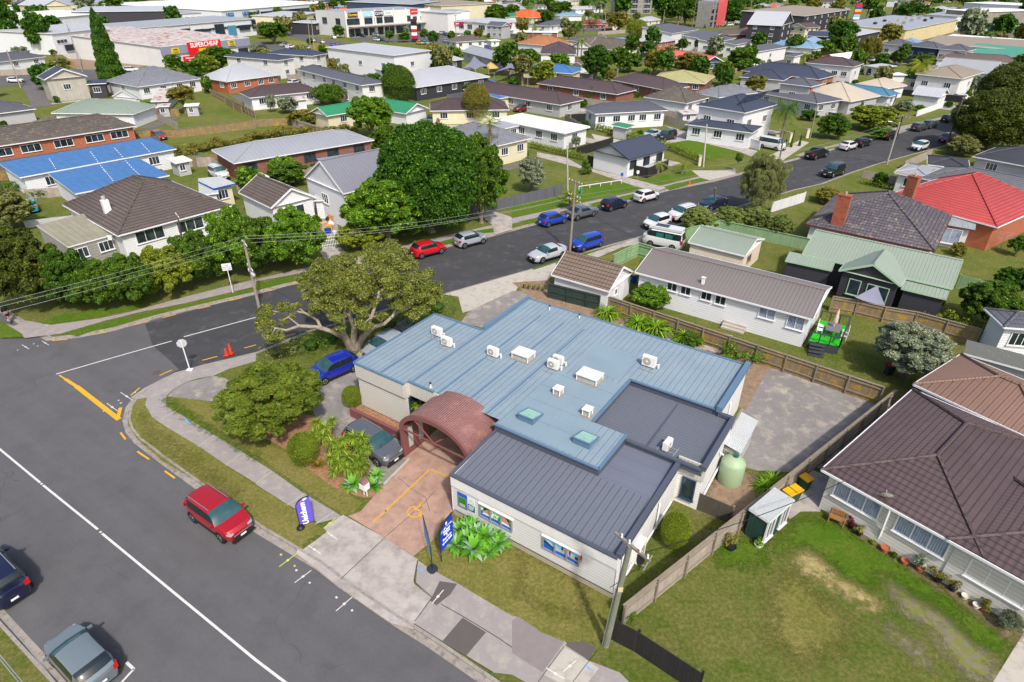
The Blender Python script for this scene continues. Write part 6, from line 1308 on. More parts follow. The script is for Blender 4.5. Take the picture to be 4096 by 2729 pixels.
def pot(label,px,mat,r=.22,h=.35,leaf=None,lh=.5,lr=.3):
    r,h=r*.8,h*.8;p=P(px,.2);rt=thing('plant_pot',label,'plant pot',(p.x,p.y,0),'plant pots');m=MB();m.lathe((p.x,p.y,0),[(0,0),(r*.7,0),(r,h),(r*1.08,h),(r*1.05,h-.04),(r*.9,h-.05),(0,h-.06)],16,POTS[mat]);m.build('pot',rt)
    if leaf:me=leafmesh('leaves',[((0,0,0),(lr,lr,lh/2))],260,.06,len(label));me.materials.append(LV[leaf]);o=bpy.data.objects.new('leaves',me);C.objects.link(o);o.parent=rt;o.location=(0,0,h+lh*.35)
pot('pot with dark red leaved plant beside the bench','33 765 125','d',leaf='redl',lh=.6,lr=.32);pot('black pot with sparse yellow leaves near the downpipe','33 840 195','d',leaf='brown');pot('large empty terracotta pot with orange rim under the first window','33 1075 345','t',.28,.4);pot('terracotta pot with pale rim under the middle window','33 1258 458','t',.24,.35);pot('red pot with grey green shrub under the middle window','33 1400 520','t',.25,.35,'grey',1.0,.45)
pot('black pot with bronze shrub right of the red pot','33 1560 620','d',.25,.35,'brown',.8,.45);pot('black pot with pink tinged shrub before the second window','33 1700 700','d',.25,.35,'brown',.8,.45);pot('white broken pot by the wall below the last window','33 1815 775','w',.22,.3);pot('pale round pot right of the white broken pot','33 1920 860','w',.22,.3);pot('low bronze shrub in a pot at the end of the row','33 1995 895','t',.2,.3,'brown',.6,.35);pot('orange square planter with small tree on the path of the long white house','21 1680 1315','t',.2,.4,'mid',.5,.25);pot('white urn with red flowers by the porch steps','21 1960 1385','w',.2,.45,'redl',.4,.25);pot('pale cylindrical pot right of the porch steps','21 2220 1470','w',.2,.45)
pot('black planter with straggly plant beside the long fence','23 2015 320','d',.35,.3,'brown',1.0,.5);pot('small white tub with green plant by the shed','23 2270 295','w',.3,.25,'bright',.5,.3)
shrub('dark leafy shrub at the right end of the pale boarded wall','33',2110,890,2354,1120,'grey','wispy',lod=2);shrub('small green plant between the terracotta pots','33',1130,370,1190,430,'mid');shrub('small yellow plant beside the downpipe foot','33',935,260,1000,312,'yel')
# ================================================================ the spreading tree at the corner
tb=P('12 890 70');rt=thing('spreading_tree','wide spreading tree with pale twisting limbs and olive clumps over the corner','tree',tb);rs=random.Random(3)
LB=[(640,890,6.6,1.5),(820,850,7.0,1.5),(480,960,5.8,1.2),(560,1130,5.2,1.1),(700,1060,6.3,1.4),(880,990,7.0,1.5),(980,1100,6.3,1.2),(1080,760,7.6,1.5),(1230,790,7.6,1.5),(1180,930,7.4,1.3),(1370,860,7.2,1.4),(1300,1010,6.8,1.4),(1450,1000,6.6,1.4),(1260,1110,6.2,1.2),(1430,1130,5.8,1.3),(1580,1060,5.6,1.2),(1580,1180,5.0,1.1),(1460,1300,4.2,.9),(800,1200,5.2,1.0),(640,1240,4.9,1.1),(560,1260,4.6,.8),(740,1330,4.4,.8),(960,1290,4.6,1.0),(1080,1190,5.2,.8),(1000,1400,3.8,.9),(1130,1330,4.0,.7),(770,1430,3.6,.55),
      (120,1290,4.6,1.1),(260,1240,4.8,.7),(80,1420,4.0,.9),(150,1500,3.6,.9),(310,1330,4.2,.5),(240,1380,4.0,.5),(360,1230,4.9,.5),(1100,880,7.3,1.0),(700,960,6.8,1.2),(1350,740,7.2,.8),(1540,950,6.0,.9),(760,1150,5.6,1.1),(840,1100,6.0,1.2),(1000,1010,6.8,1.2),(620,1180,5.2,.9),(1500,1240,4.6,.9),(1330,1200,5.2,1.0),(1200,1000,6.8,1.2),(900,1220,5.0,.8),(470,1060,5.4,.9),(1090,1060,6.2,.9),(1240,700,7.6,1.1),(1660,1150,4.8,.7)]
lob=[];lc_=[]
for x,y,z,r_ in LB:
    p=PT('11',(x,y),z);lc_.append((p,r_));c=p-tb;
    for k in range(11):
        a=rs.random()*6.28;e=rs.uniform(-.3,.9);q=Vector((math.cos(a)*math.cos(e),math.sin(a)*math.cos(e),math.sin(e)*.7))*r_*rs.uniform(.3,.8);rr=r_*rs.uniform(.28,.46);lob.append((tuple(c+q-Vector((0,0,.2))),(rr,rr,rr*.72)))
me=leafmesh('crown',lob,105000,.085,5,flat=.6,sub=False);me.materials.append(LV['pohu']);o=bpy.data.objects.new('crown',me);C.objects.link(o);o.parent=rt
PT2=M('bark_pale','#9a8f7e',.9,'chip',var=.25,ns=2,bump=.04,col2='#b9b0a0')
m=MB();limbs=[[(890,1640,0,.5),(820,1540,1.2,.34),(700,1480,2.3,.26),(560,1440,2.9,.21),(400,1430,3.4,.17),(280,1470,3.6,.12),(180,1450,3.8,.07)],[(600,1450,2.8,.18),(560,1370,3.4,.15),(450,1310,4.0,.12),(330,1290,4.3,.08),(200,1300,4.4,.05)],[(890,1640,0,.45),(800,1500,2.0,.3),(800,1380,3.6,.22),(820,1250,4.8,.15),(700,1120,5.6,.1)],[(900,1640,0,.45),(905,1450,2.4,.3),(860,1330,4.0,.2),(900,1150,5.6,.14),(860,980,6.3,.09)],[(920,1640,0,.5),(990,1520,1.6,.34),(1080,1440,2.6,.26),(1180,1410,3.2,.2),(1290,1310,4.0,.16),(1400,1270,4.4,.12),(1520,1180,4.8,.07)],[(1000,1500,1.8,.22),(1060,1350,4.0,.18),(1130,1150,5.6,.14),(1150,980,6.6,.1),(1180,850,7.0,.06)],[(1130,1150,5.6,.1),(1270,1050,6.0,.08),(1380,960,6.5,.05)],[(1250,1350,3.8,.14),(1320,1200,5.0,.1),(1450,1080,5.8,.06)],[(860,1330,4.0,.14),(700,1230,4.8,.1),(560,1120,5.2,.06)],[(450,1310,4.0,.08),(380,1250,4.6,.05)],[(400,1430,3.4,.1),(300,1350,4.2,.06)]]
for L_ in limbs:
    ps=[(PT('11',(x,y),z)if z>0 else tb+Vector(((x-900)*.012,.0,-.1)),r_)for x,y,z,r_ in L_]
    for i in range(len(ps)-1):m.cyl(ps[i][0],ps[i+1][0],ps[i][1]*.72,ps[i+1][1]*.8,9,PT2)
for p,r_ in lc_:
    a=min((q for L_ in limbs for q in[PT('11',(x,y),z)for x,y,z,_ in L_ if z>2]),key=lambda q:(q-p).length);m.cyl(a,p,.06,.03,5,PT2)
    for k in range(4):m.cyl(p-Vector((0,0,r_*.3)),p+Vector((rs.uniform(-1,1),rs.uniform(-1,1),rs.uniform(-.3,.3)))*r_*.7,.03,.012,4,PT2)
m.build('trunk',rt)
# ================================================================ clinic shrubs
shrub('big glossy bronze and green shrub on the clinic corner','12',-402,145,645,918,'lem',lod=4,clear=.4,seed=4,cat='shrub');shrub('clipped round bush at the end of the maroon wall','12',785,405,975,615,'trim','ball',lod=3);shrub('large clipped round bush beside the strappy plants','12',285,830,578,1158,'trim','ball',lod=3)
hedge('dark clipped hedge behind the blue hatchback','12','420 130,620 60,820 10',3.0,1.5,'deep',size=.07);hedge('tall dark hedge behind the spreading tree','11','1130 1540,1330 1460,1560 1380,1780 1300',3.4,2.0,'mid',size=.07);hedge('brown tinged low hedge at the corner beside the footpath','12','110 170,280 120,430 70',2.6,1.1,'olive',size=.07)
COR=LEAF('leaf_strap','#3c5a10','#8fae2c','#b4b848',.2);AGV=LEAF('leaf_agave','#2f7a1c','#7cb83c','#98b89a',.25);FLX=LEAF('leaf_flax','#35600e','#86b024','#a8b83c',.2);DFR=LEAF('leaf_dry_strap','#7c6a4a','#b3a27c')
cor=[pmesh(blades('strap',60,.85,.075,(1.5,-.5),COR,s,1.0,.5),'strap')for s in(1,2,3)];agv=[pmesh(blades('agave',34,.80,.26,(1.35,.05),AGV,s,.35,.25,4),'agave')for s in(4,5)];flx=[pmesh(blades('flax',110,1.0,.055,(1.5,.25),FLX,s,1.3,.4,4),'flax')for s in(6,7)]
rt=thing('strappy_plant_clump','dense clump of strap leaved plants beside the grey crossover','shrub',P('12 850 1230'))
for i,(x,y,z,s)in enumerate([(560,760,1.5,1.0),(640,800,1.7,1.0),(620,880,1.6,1.0),(700,740,1.6,.9),(700,950,1.5,1.1),(780,1000,1.5,1.1),(800,920,1.9,1.0),(900,890,2.0,1.1),(980,900,2.0,1.0),(960,980,1.7,1.0),(850,1080,1.4,1.1),(940,1100,1.2,1.0),(760,1130,1.1,1.0),(690,1080,1.1,.9),(840,1170,.9,1.0),(960,1180,.8,1.0),(1000,1130,.9,.8),(720,1200,.6,.9),(530,860,1.3,.9),(1020,1000,1.5,.8)]):
    p=PT('12',(x,y),z);o=bpy.data.objects.new('rosette',cor[i%3]);C.objects.link(o);o.parent=rt;o.location=Vector((p.x,p.y,z))-rt.location;o.scale=(s*.85,)*3;o.rotation_euler=(0,0,i*1.1)
    m=MB();m.cyl((p.x,p.y,0),(p.x,p.y,z),.05,.05,6,TRK);m.build('stem',rt)
plant('wide agave left of the letterbox',agv[0],'12 885 1330',.12,.95,'agave','agave','agaves');plant('agave behind the letterbox',agv[1],'12 1085 1330',.12,.9,'agave','agave','agaves');plant('smaller agave nearest the grey crossover',agv[0],'12 1105 1245',.12,.8,'agave','agave','agaves');plant('dry strappy tuft between the clump and the letterbox',pmesh(blades('dry',70,.6,.05,(1.2,0),DFR,9,.8),'dry'),'12 870 1230',.05,1.0,'dry_plant','plant');
AL=['front row, largest agave with pale centre','front row, agave beside the blue sign','front row, small agave right of the largest','agave at the right end against the boards','middle agave with yellow edged leaves','agave behind the right end one','agave below the first poster','back row, agave right of the downpipe','back row, bluish agave nearest the blue sign','back row, agave below the second poster','back row, short agave at the wall','middle row, agave left of centre']
for i,(x,y,z,s)in enumerate([(2000,320,.5,1.15),(1840,280,.4,1.0),(2145,350,.3,.75),(2235,270,.5,.95),(2115,210,.7,1.05),(2190,240,.5,.8),(2035,170,.6,.85),(1960,130,.5,.85),(1855,140,.4,.8),(2010,80,.5,.8),(1930,85,.5,.6),(1935,210,.5,.85)]):
    plant(AL[i],agv[i%2],P('13 %d %d'%(x,y),z),z-.25,s,'agave','agave','agaves',rz=i*.7)
plant('reddish tuft between the round bush and the strappy clump',pmesh(blades('red',60,.6,.04,(1.4,.3),LEAF('leaf_reddish','#6a3a14','#8c8c24'),11,.8),'red'),'12 575 1150',0,1.0,'grass_tuft','plant')
plant('cordyline with dead orange skirt under the vault edge',cor[0],P('12 1465 600',1.6),1.6,.6,'cordyline','plant')
for i,(x,y,s,t)in enumerate([(870,1345,1.3,'21'),(1160,1440,1.45,'21'),(1320,1500,1.6,'21'),(1590,1575,1.3,'21'),(2330,1380,.9,'22'),(40,1320,.9,'32'),(1700,1570,1.0,'21')]):
    plant(['flax clump by the dark green fence','flax clump with blue flowers behind it against the paling fence','largest flax clump against the paling fence','flax clump left of the hedge behind the clinic','flax clump beside the water tank, left','flax clump at the foot of the long fence near the bins','bronze tinged flax clump touching the hedge'][i],flx[i%2],'%s %d %d'%(t,x,y),0,s*1.5,'flax','flax','flax clumps')
hedge('leafy green hedge behind the clinic along the paling fence','22','1900 150,2120 212,2330 268',1.7,1.8,'bright',size=.08,lump=.25);shrub('rounded leafy bush left of the hedge behind the clinic','21',1540,1470,1760,1640,'mid',lod=3);shrub('round glossy bush between the clinic front wing and the fence','23',1365,0,1648,350,'trim','ball',lod=3);shrub('leafy bush between the paling fence and the long white house','21',1080,1015,1490,1290,'bright',lod=3);shrub('small green bush at the end of the long fence','23',970,870,1150,1030,'mid')
hedge('low reddish green hedge row by the driveway','21','90 1085,310 1120',.8,.8,'brown',size=.06)
hedge('tangled understorey of the hedgerow along the north footpath','01','520 1180,1000 1210,1450 1130,1900 1010,2354 900,11 480 800',3.2,3.2,'mid',n=30000,size=.11,lump=.45)
# ================================================================ big trees and hedgerow
G='tall hedgerow along the side street'
def T3(rows,group='trees among the houses'):
    for r in rows:
        k=r[7]if len(r)>7 else{};k=dict(k);k.setdefault('group',group);f_=shrub if k.pop('sh',0)else tree;f_(r[0],r[1],*r[2],r[3],r[4],**(dict(clear=r[5])if f_ is tree else{}),**k)
T3([
 ('brown green tree at the left edge above the walking person','01',(-260,470,520,1340),'dol','round',.2,0,dict(sh=1,lod=4)),('dark green part of the hedgerow right of the leftmost tree','01',(380,700,900,1310),'dark','round',0,0,dict(sh=1,lod=4)),
 ('mid green shrub of the hedgerow below the veranda','01',(660,800,1120,1300),'mid','round',0,0,dict(sh=1,lod=4)),('yellow green ferny shrub of the hedgerow below the first window','01',(960,740,1440,1280),'mid','round',0,0,dict(sh=1,lod=4)),
 ('bright yellow green shrub of the hedgerow below the second window','01',(1280,660,1760,1180),'yel','round',0,0,dict(sh=1,lod=4)),('dense green shrub of the hedgerow left of the white sign','01',(1540,540,2030,1080),'mid','round',0,0,dict(sh=1,lod=4)),
 ('tall ferny tree of the hedgerow at the corner of the white house','01',(1880,320,2370,1000),'bright','round',0,0,dict(sh=1,lod=4)),('round shrub of the hedgerow left of the picket gate','11',(60,330,640,940),'bright','round',0,0,dict(sh=1,lod=4)),('low dark shrub of the hedgerow behind the leaning pole','11',(-260,400,260,980),'mid','round',0,0,dict(sh=1,lod=4)),
 ('layered mid green tree right of the picket gate','11',(780,40,1600,660),'bright','round',.6,0,dict(lod=4)),('golden green bush at the foot of the layered tree','11',(730,440,1180,750),'yel','round',0,0,dict(sh=1,lod=4)),('low dark bush beside the grey fence gap','11',(1150,300,1620,640),'mid','round',0,0,dict(sh=1,lod=4)),
],G)
T3([
 ('huge dark green evergreen tree in the middle','11',(1095,-455,2060,600),'deep','dense',.0,0,dict(lod=4,seed=1)),('lighter green tree leaning against the huge evergreen','11',(1800,-330,2325,500),'mid','round',.0,0,dict(lod=4,seed=2)),
 ('olive green tree at the left edge beside the teal hatchback','01',(-300,170,300,560),'olive','round',.3,0,dict(lod=3)),('bright bush beside the tin roofed outbuilding','01',(2150,-30,2440,200),'bright','round',.2,0,{}),('round green bush behind the brown tiled cottage','11',(90,-90,480,130),'mid','round',.2,0,{}),
 ('grey green shrub on the lawn beside the grey fence','21',(40,-130,320,190),'grey','round',.3,0,dict(lod=3)),('small yellow green tree at the wooden pole','21',(455,195,610,320),'yel','round',.6,0,{}),('wispy pale willow at the far kerb','31',(-300,-190,220,400),'wil','wispy',.1,0,dict(lod=4)),
 ('feathery olive bush beside the sage green fence','21',(1560,330,1900,570),'fea','round',0,0,dict(sh=1,lod=3)),('feathery olive bush, second behind the sage fence','21',(1860,320,2160,545),'fea','round',0,0,dict(sh=1,lod=3)),('feathery olive bush, third behind the sage fence','31',(-240,330,60,570),'fea','round',0,0,dict(sh=1,lod=3)),('dark feathery bush at the corner of the sage fence','31',(-20,390,245,650),'fea','round',0,0,dict(sh=1,lod=3)),
 ('grey leaved olive tree in the garden right of the deck','31',(960,1375,1740,1920),'grey','round',.6,0,dict(lod=4)),('large dense green shrub behind the grey leaved tree','31',(1760,990,2315,1470),'mid','round',0,0,dict(sh=1,lod=4)),('dark shrub at the right edge above the large dense shrub','31',(2110,880,2460,1150),'deep','round',0,0,dict(sh=1,lod=3)),('small tree at the right edge below the red roof','31',(2225,600,2400,770),'mid','round',.3,0,{}),
 ('bronze rounded shrub on the lawn below the kerb','31',(420,155,700,310),'brown','round',0,0,dict(sh=1,lod=2)),('yellow shrub at the right edge beside the red roofed house','31',(2280,375,2420,500),'yel','round',0,0,dict(sh=1)),
 ('huge olive green tree at the right edge, lower crown','30',(1750,820,2500,1370),'dol','dense',.5,0,dict(lod=4)),('huge dark tree at the right edge, upper crown','30',(1960,590,2600,1150),'dol','dense',2,0,dict(lod=4)),('olive bush under the huge tree beside the leaning pole','30',(1660,1240,1950,1440),'olive','round',0,0,dict(sh=1,lod=2)),
])
hedge('yellow green hedge along the fence right of the shade sail','31','1230 1290,1500 1370,1760 1440,1960 1530',1.6,1.3,'yel',size=.09,lump=.3);hedge('vine over the veranda of the black boarded house','31','1230 1240,1600 1310',.6,2.2,'bright',size=.07);hedge('clipped hedge beside the grey drive opposite the curtained house','31','860 120,1140 185',1.0,.8,'trim',size=.08)
hedge('long clipped hedge between the white roofed house and the drive','20','170 1360,660 1480',1.0,1.2,'trim',size=.1);hedge('long clipped hedge bordering the paved yard, back part','20','750 1190,1100 1290',1.4,1.3,'trim',size=.1);hedge('long clipped hedge bordering the paved yard, front part','20','1100 1290,1500 1400,1780 1520',1.5,1.4,'trim',size=.1)
hedge('clipped green hedge above the teal hatchback','01','-50 190,220 190',2.0,1.4,'mid',size=.1);hedge('lower clipped green hedge beside the grey fence','01','260 255,440 250',1.2,1.1,'mid',size=.1)
for i,(y,r_)in enumerate(((1555,.75),(1525,.6),(1495,.42))):pass
rt=thing('topiary','round tiered clipped bush beside the drive','shrub',P('20 670 1600'));me=leafmesh('foliage',[((0,0,.5),(1.0,1.0,.5)),((0,0,1.25),(.8,.8,.42)),((0,0,1.9),(.55,.55,.35))],4200,.08,3);me.materials.append(LV['mid']);o=bpy.data.objects.new('foliage',me);C.objects.link(o);o.parent=rt
palm('fan palm with skirt of dead fronds in front of the grey tiled cream house','11',(2150,-150),(2150,-450),7.0,2.2,'mid',26,True,skirt=True)
# ================================================================ poles and wires near
rtL,tL=pole('grey wooden power pole with transformer brackets at the corner kerb','11 34 1282',6.6,PWD,((-.35,.75),(-2.6,.9),(-3.1,.9)),lean='01 2240 640')
m=MB();d=tL-P('11 34 1282');c=P('11 34 1282')+d*.52
for k in(-1,-.4,.3,.9):m.box(c+side_dir.cross(Vector((0,0,1)))*k*.7+Vector((0,.15,.1)),(.09,0,0),(0,.12,0),(0,0,.12),INS)
m.build('fuse_box',rtL)
rtM,tM=pole('tall grey wooden power pole between the parked cars of the side street','21 530 745',8.05,PWD,((-.15,1.1),(-1.7,1.0),(-2.2,1.1)),lean='21 585 95')
rtG,tG=pole('greenish round power pole with crossarm at the front corner of the clinic lawn','23 860 1230',7.1,PGRN,(),lean='23 1085 310',r=.17)
a,b2=P('23 945 195',7.1),P('23 1270 455',7.1);m=MB();m.bar(a,b2,.11,.13,PWD);ao=m.build('crossarm',rtG)
for k in(.2,.42,.72,.93):q=a.lerp(b2,k);m=MB();m.cyl(q+Vector((0,0,.06)),q+Vector((0,0,.24)),.05,.04,8,INS);m.build('insulator',ao)
m=MB();q=a.lerp(b2,.75);m.box(q-Vector((0,0,.35)),(.12,0,0),(0,.1,0),(0,0,.2),BLKP);m.build('cable_joint',rtG);m=MB();dG=tG-P('23 860 1230');m.box(P('23 860 1230')+dG*.62+Vector((.0,-.17,0)),(.11,0,0),(0,.02,0),(0,0,.13),M('notice','#b9b08a'));m.build('number_plate',rtG);m=MB();m.bar(P('23 860 1230')+Vector((-.17,0,0)),P('23 860 1230')+dG*.6+Vector((-.17,0,0)),.03,.03,STEEL);m.build('cable_guard',rtG)
ad=side_dir.cross(Vector((0,0,1)))
for i,k in enumerate((-.9,0,.9)):
    nm=['top','middle','lowest'][i];eL=[P('01 -900 1427',6.2),P('01 -900 1462',6.2),P('01 -900 1530',6.2)][i];aL=[P('01 2197 620',6.5),P('01 2240 650',6.5),P('01 2232 692',6.5)][i];aL2=[P('01 2225 605',6.5),P('01 2258 630',6.5),P('01 2300 665',6.5)][i]
    wire('%s of the three wires running left from the corner pole over the hedgerow'%nm,eL,aL,.25);wire('%s of the three wires running right from the corner pole to the tall pole'%nm,aL2,P(['21 540 215','21 540 250','21 612 235'][i],6.0),.9)
    wire('%s of three wires from the tall pole up the side street'%nm,P(['21 612 228','21 615 268','21 640 118'][i],[6.0,5.8,7.9][i]),P(['30 1110 1135','30 1170 1150','30 1210 1140'][i],6.6),1.1)
wire('dark wire from the green pole to the brown tiled house',P('23 1230 375',6.9),P('32 700 1290',3.2),.3,.02,mat=BLKP);wire('low dark service wire from the tall pole across the street',P('21 570 300',5.2),P('21 1330 690',3.4),.4,.015,mat=BLKP);wire('dark wire across the pavement under the clinic front corner',P('23 1215 460',6.6),P('23 900 700',3.0),.1,.015,mat=BLKP)
for i,(a,b2)in enumerate((('03 -300 575','03 700 1800'),('03 -300 960','03 450 1860'),('03 -300 990','03 400 1850'))):wire(['upper white wire crossing the bottom left corner','lower white wire crossing the bottom left corner','lowest white wire crossing the bottom left corner'][i],P(a,9.5),P(b2,9.5),.0,.014)
wire('dark stay wire under the spreading tree',P('11 0 1000',5.0),P('12 60 -130',5.0)*0+P('11 1110 1560',3.3),.3,.012,mat=BLKP)
def simplepole(label,t,base,top,h,mat=PWD,**k):return pole(label,'%s %d %d'%(t,*base),h,mat,k.pop('arms',()),lean='%s %d %d'%(t,*top),**k)
simplepole('short wooden service pole with crossarm in the hedgerow','01',(1690,720),(1630,410),5.0,PWD,arms=((-.2,.8),),r=.11);simplepole('grey concrete lamp pole beside the tall power pole','21',(515,300),(508,-230),8.0,PCON,r=.12);simplepole('stub of a wooden pole behind the olive hedge','21',(1862,330),(1872,160),3.2,PGRN,r=.14)
simplepole('white concrete pole at the corner of the front lawn','20',(1760,1535),(1792,1145),6.6,PCON,r=.14);simplepole('tall pale lamp post leaning over the side street','30',(1090,1510),(1210,1130),7.0,PCON,r=.16,light=(Vector((-.9,.3,0)),1.2));simplepole('dark power pole near the crimson car','30',(1640,1330),(1795,900),9.0,PWD,r=.17,arms=((-1.6,1.2),))
simplepole('tall reddish wooden pole beside the pale gateposts','30',(380,1290),(455,960),6.6,PWD,r=.14);simplepole('wooden pole with crossarms at the black pickup','30',(110,1450),(155,1200),5.0,PWD,r=.13,arms=((-.2,1.0),(-2.4,.9)));simplepole('dark wooden pole with lamp behind the yellow green tree','30',(1190,1230),(1243,1065),5.0,PWD,r=.16,arms=((-.5,1.3),(-1.2,1.3)))
simplepole('pale wooden pole behind the blue tiled house','30',(1140,985),(1190,860),3.8,PWD,r=.14)
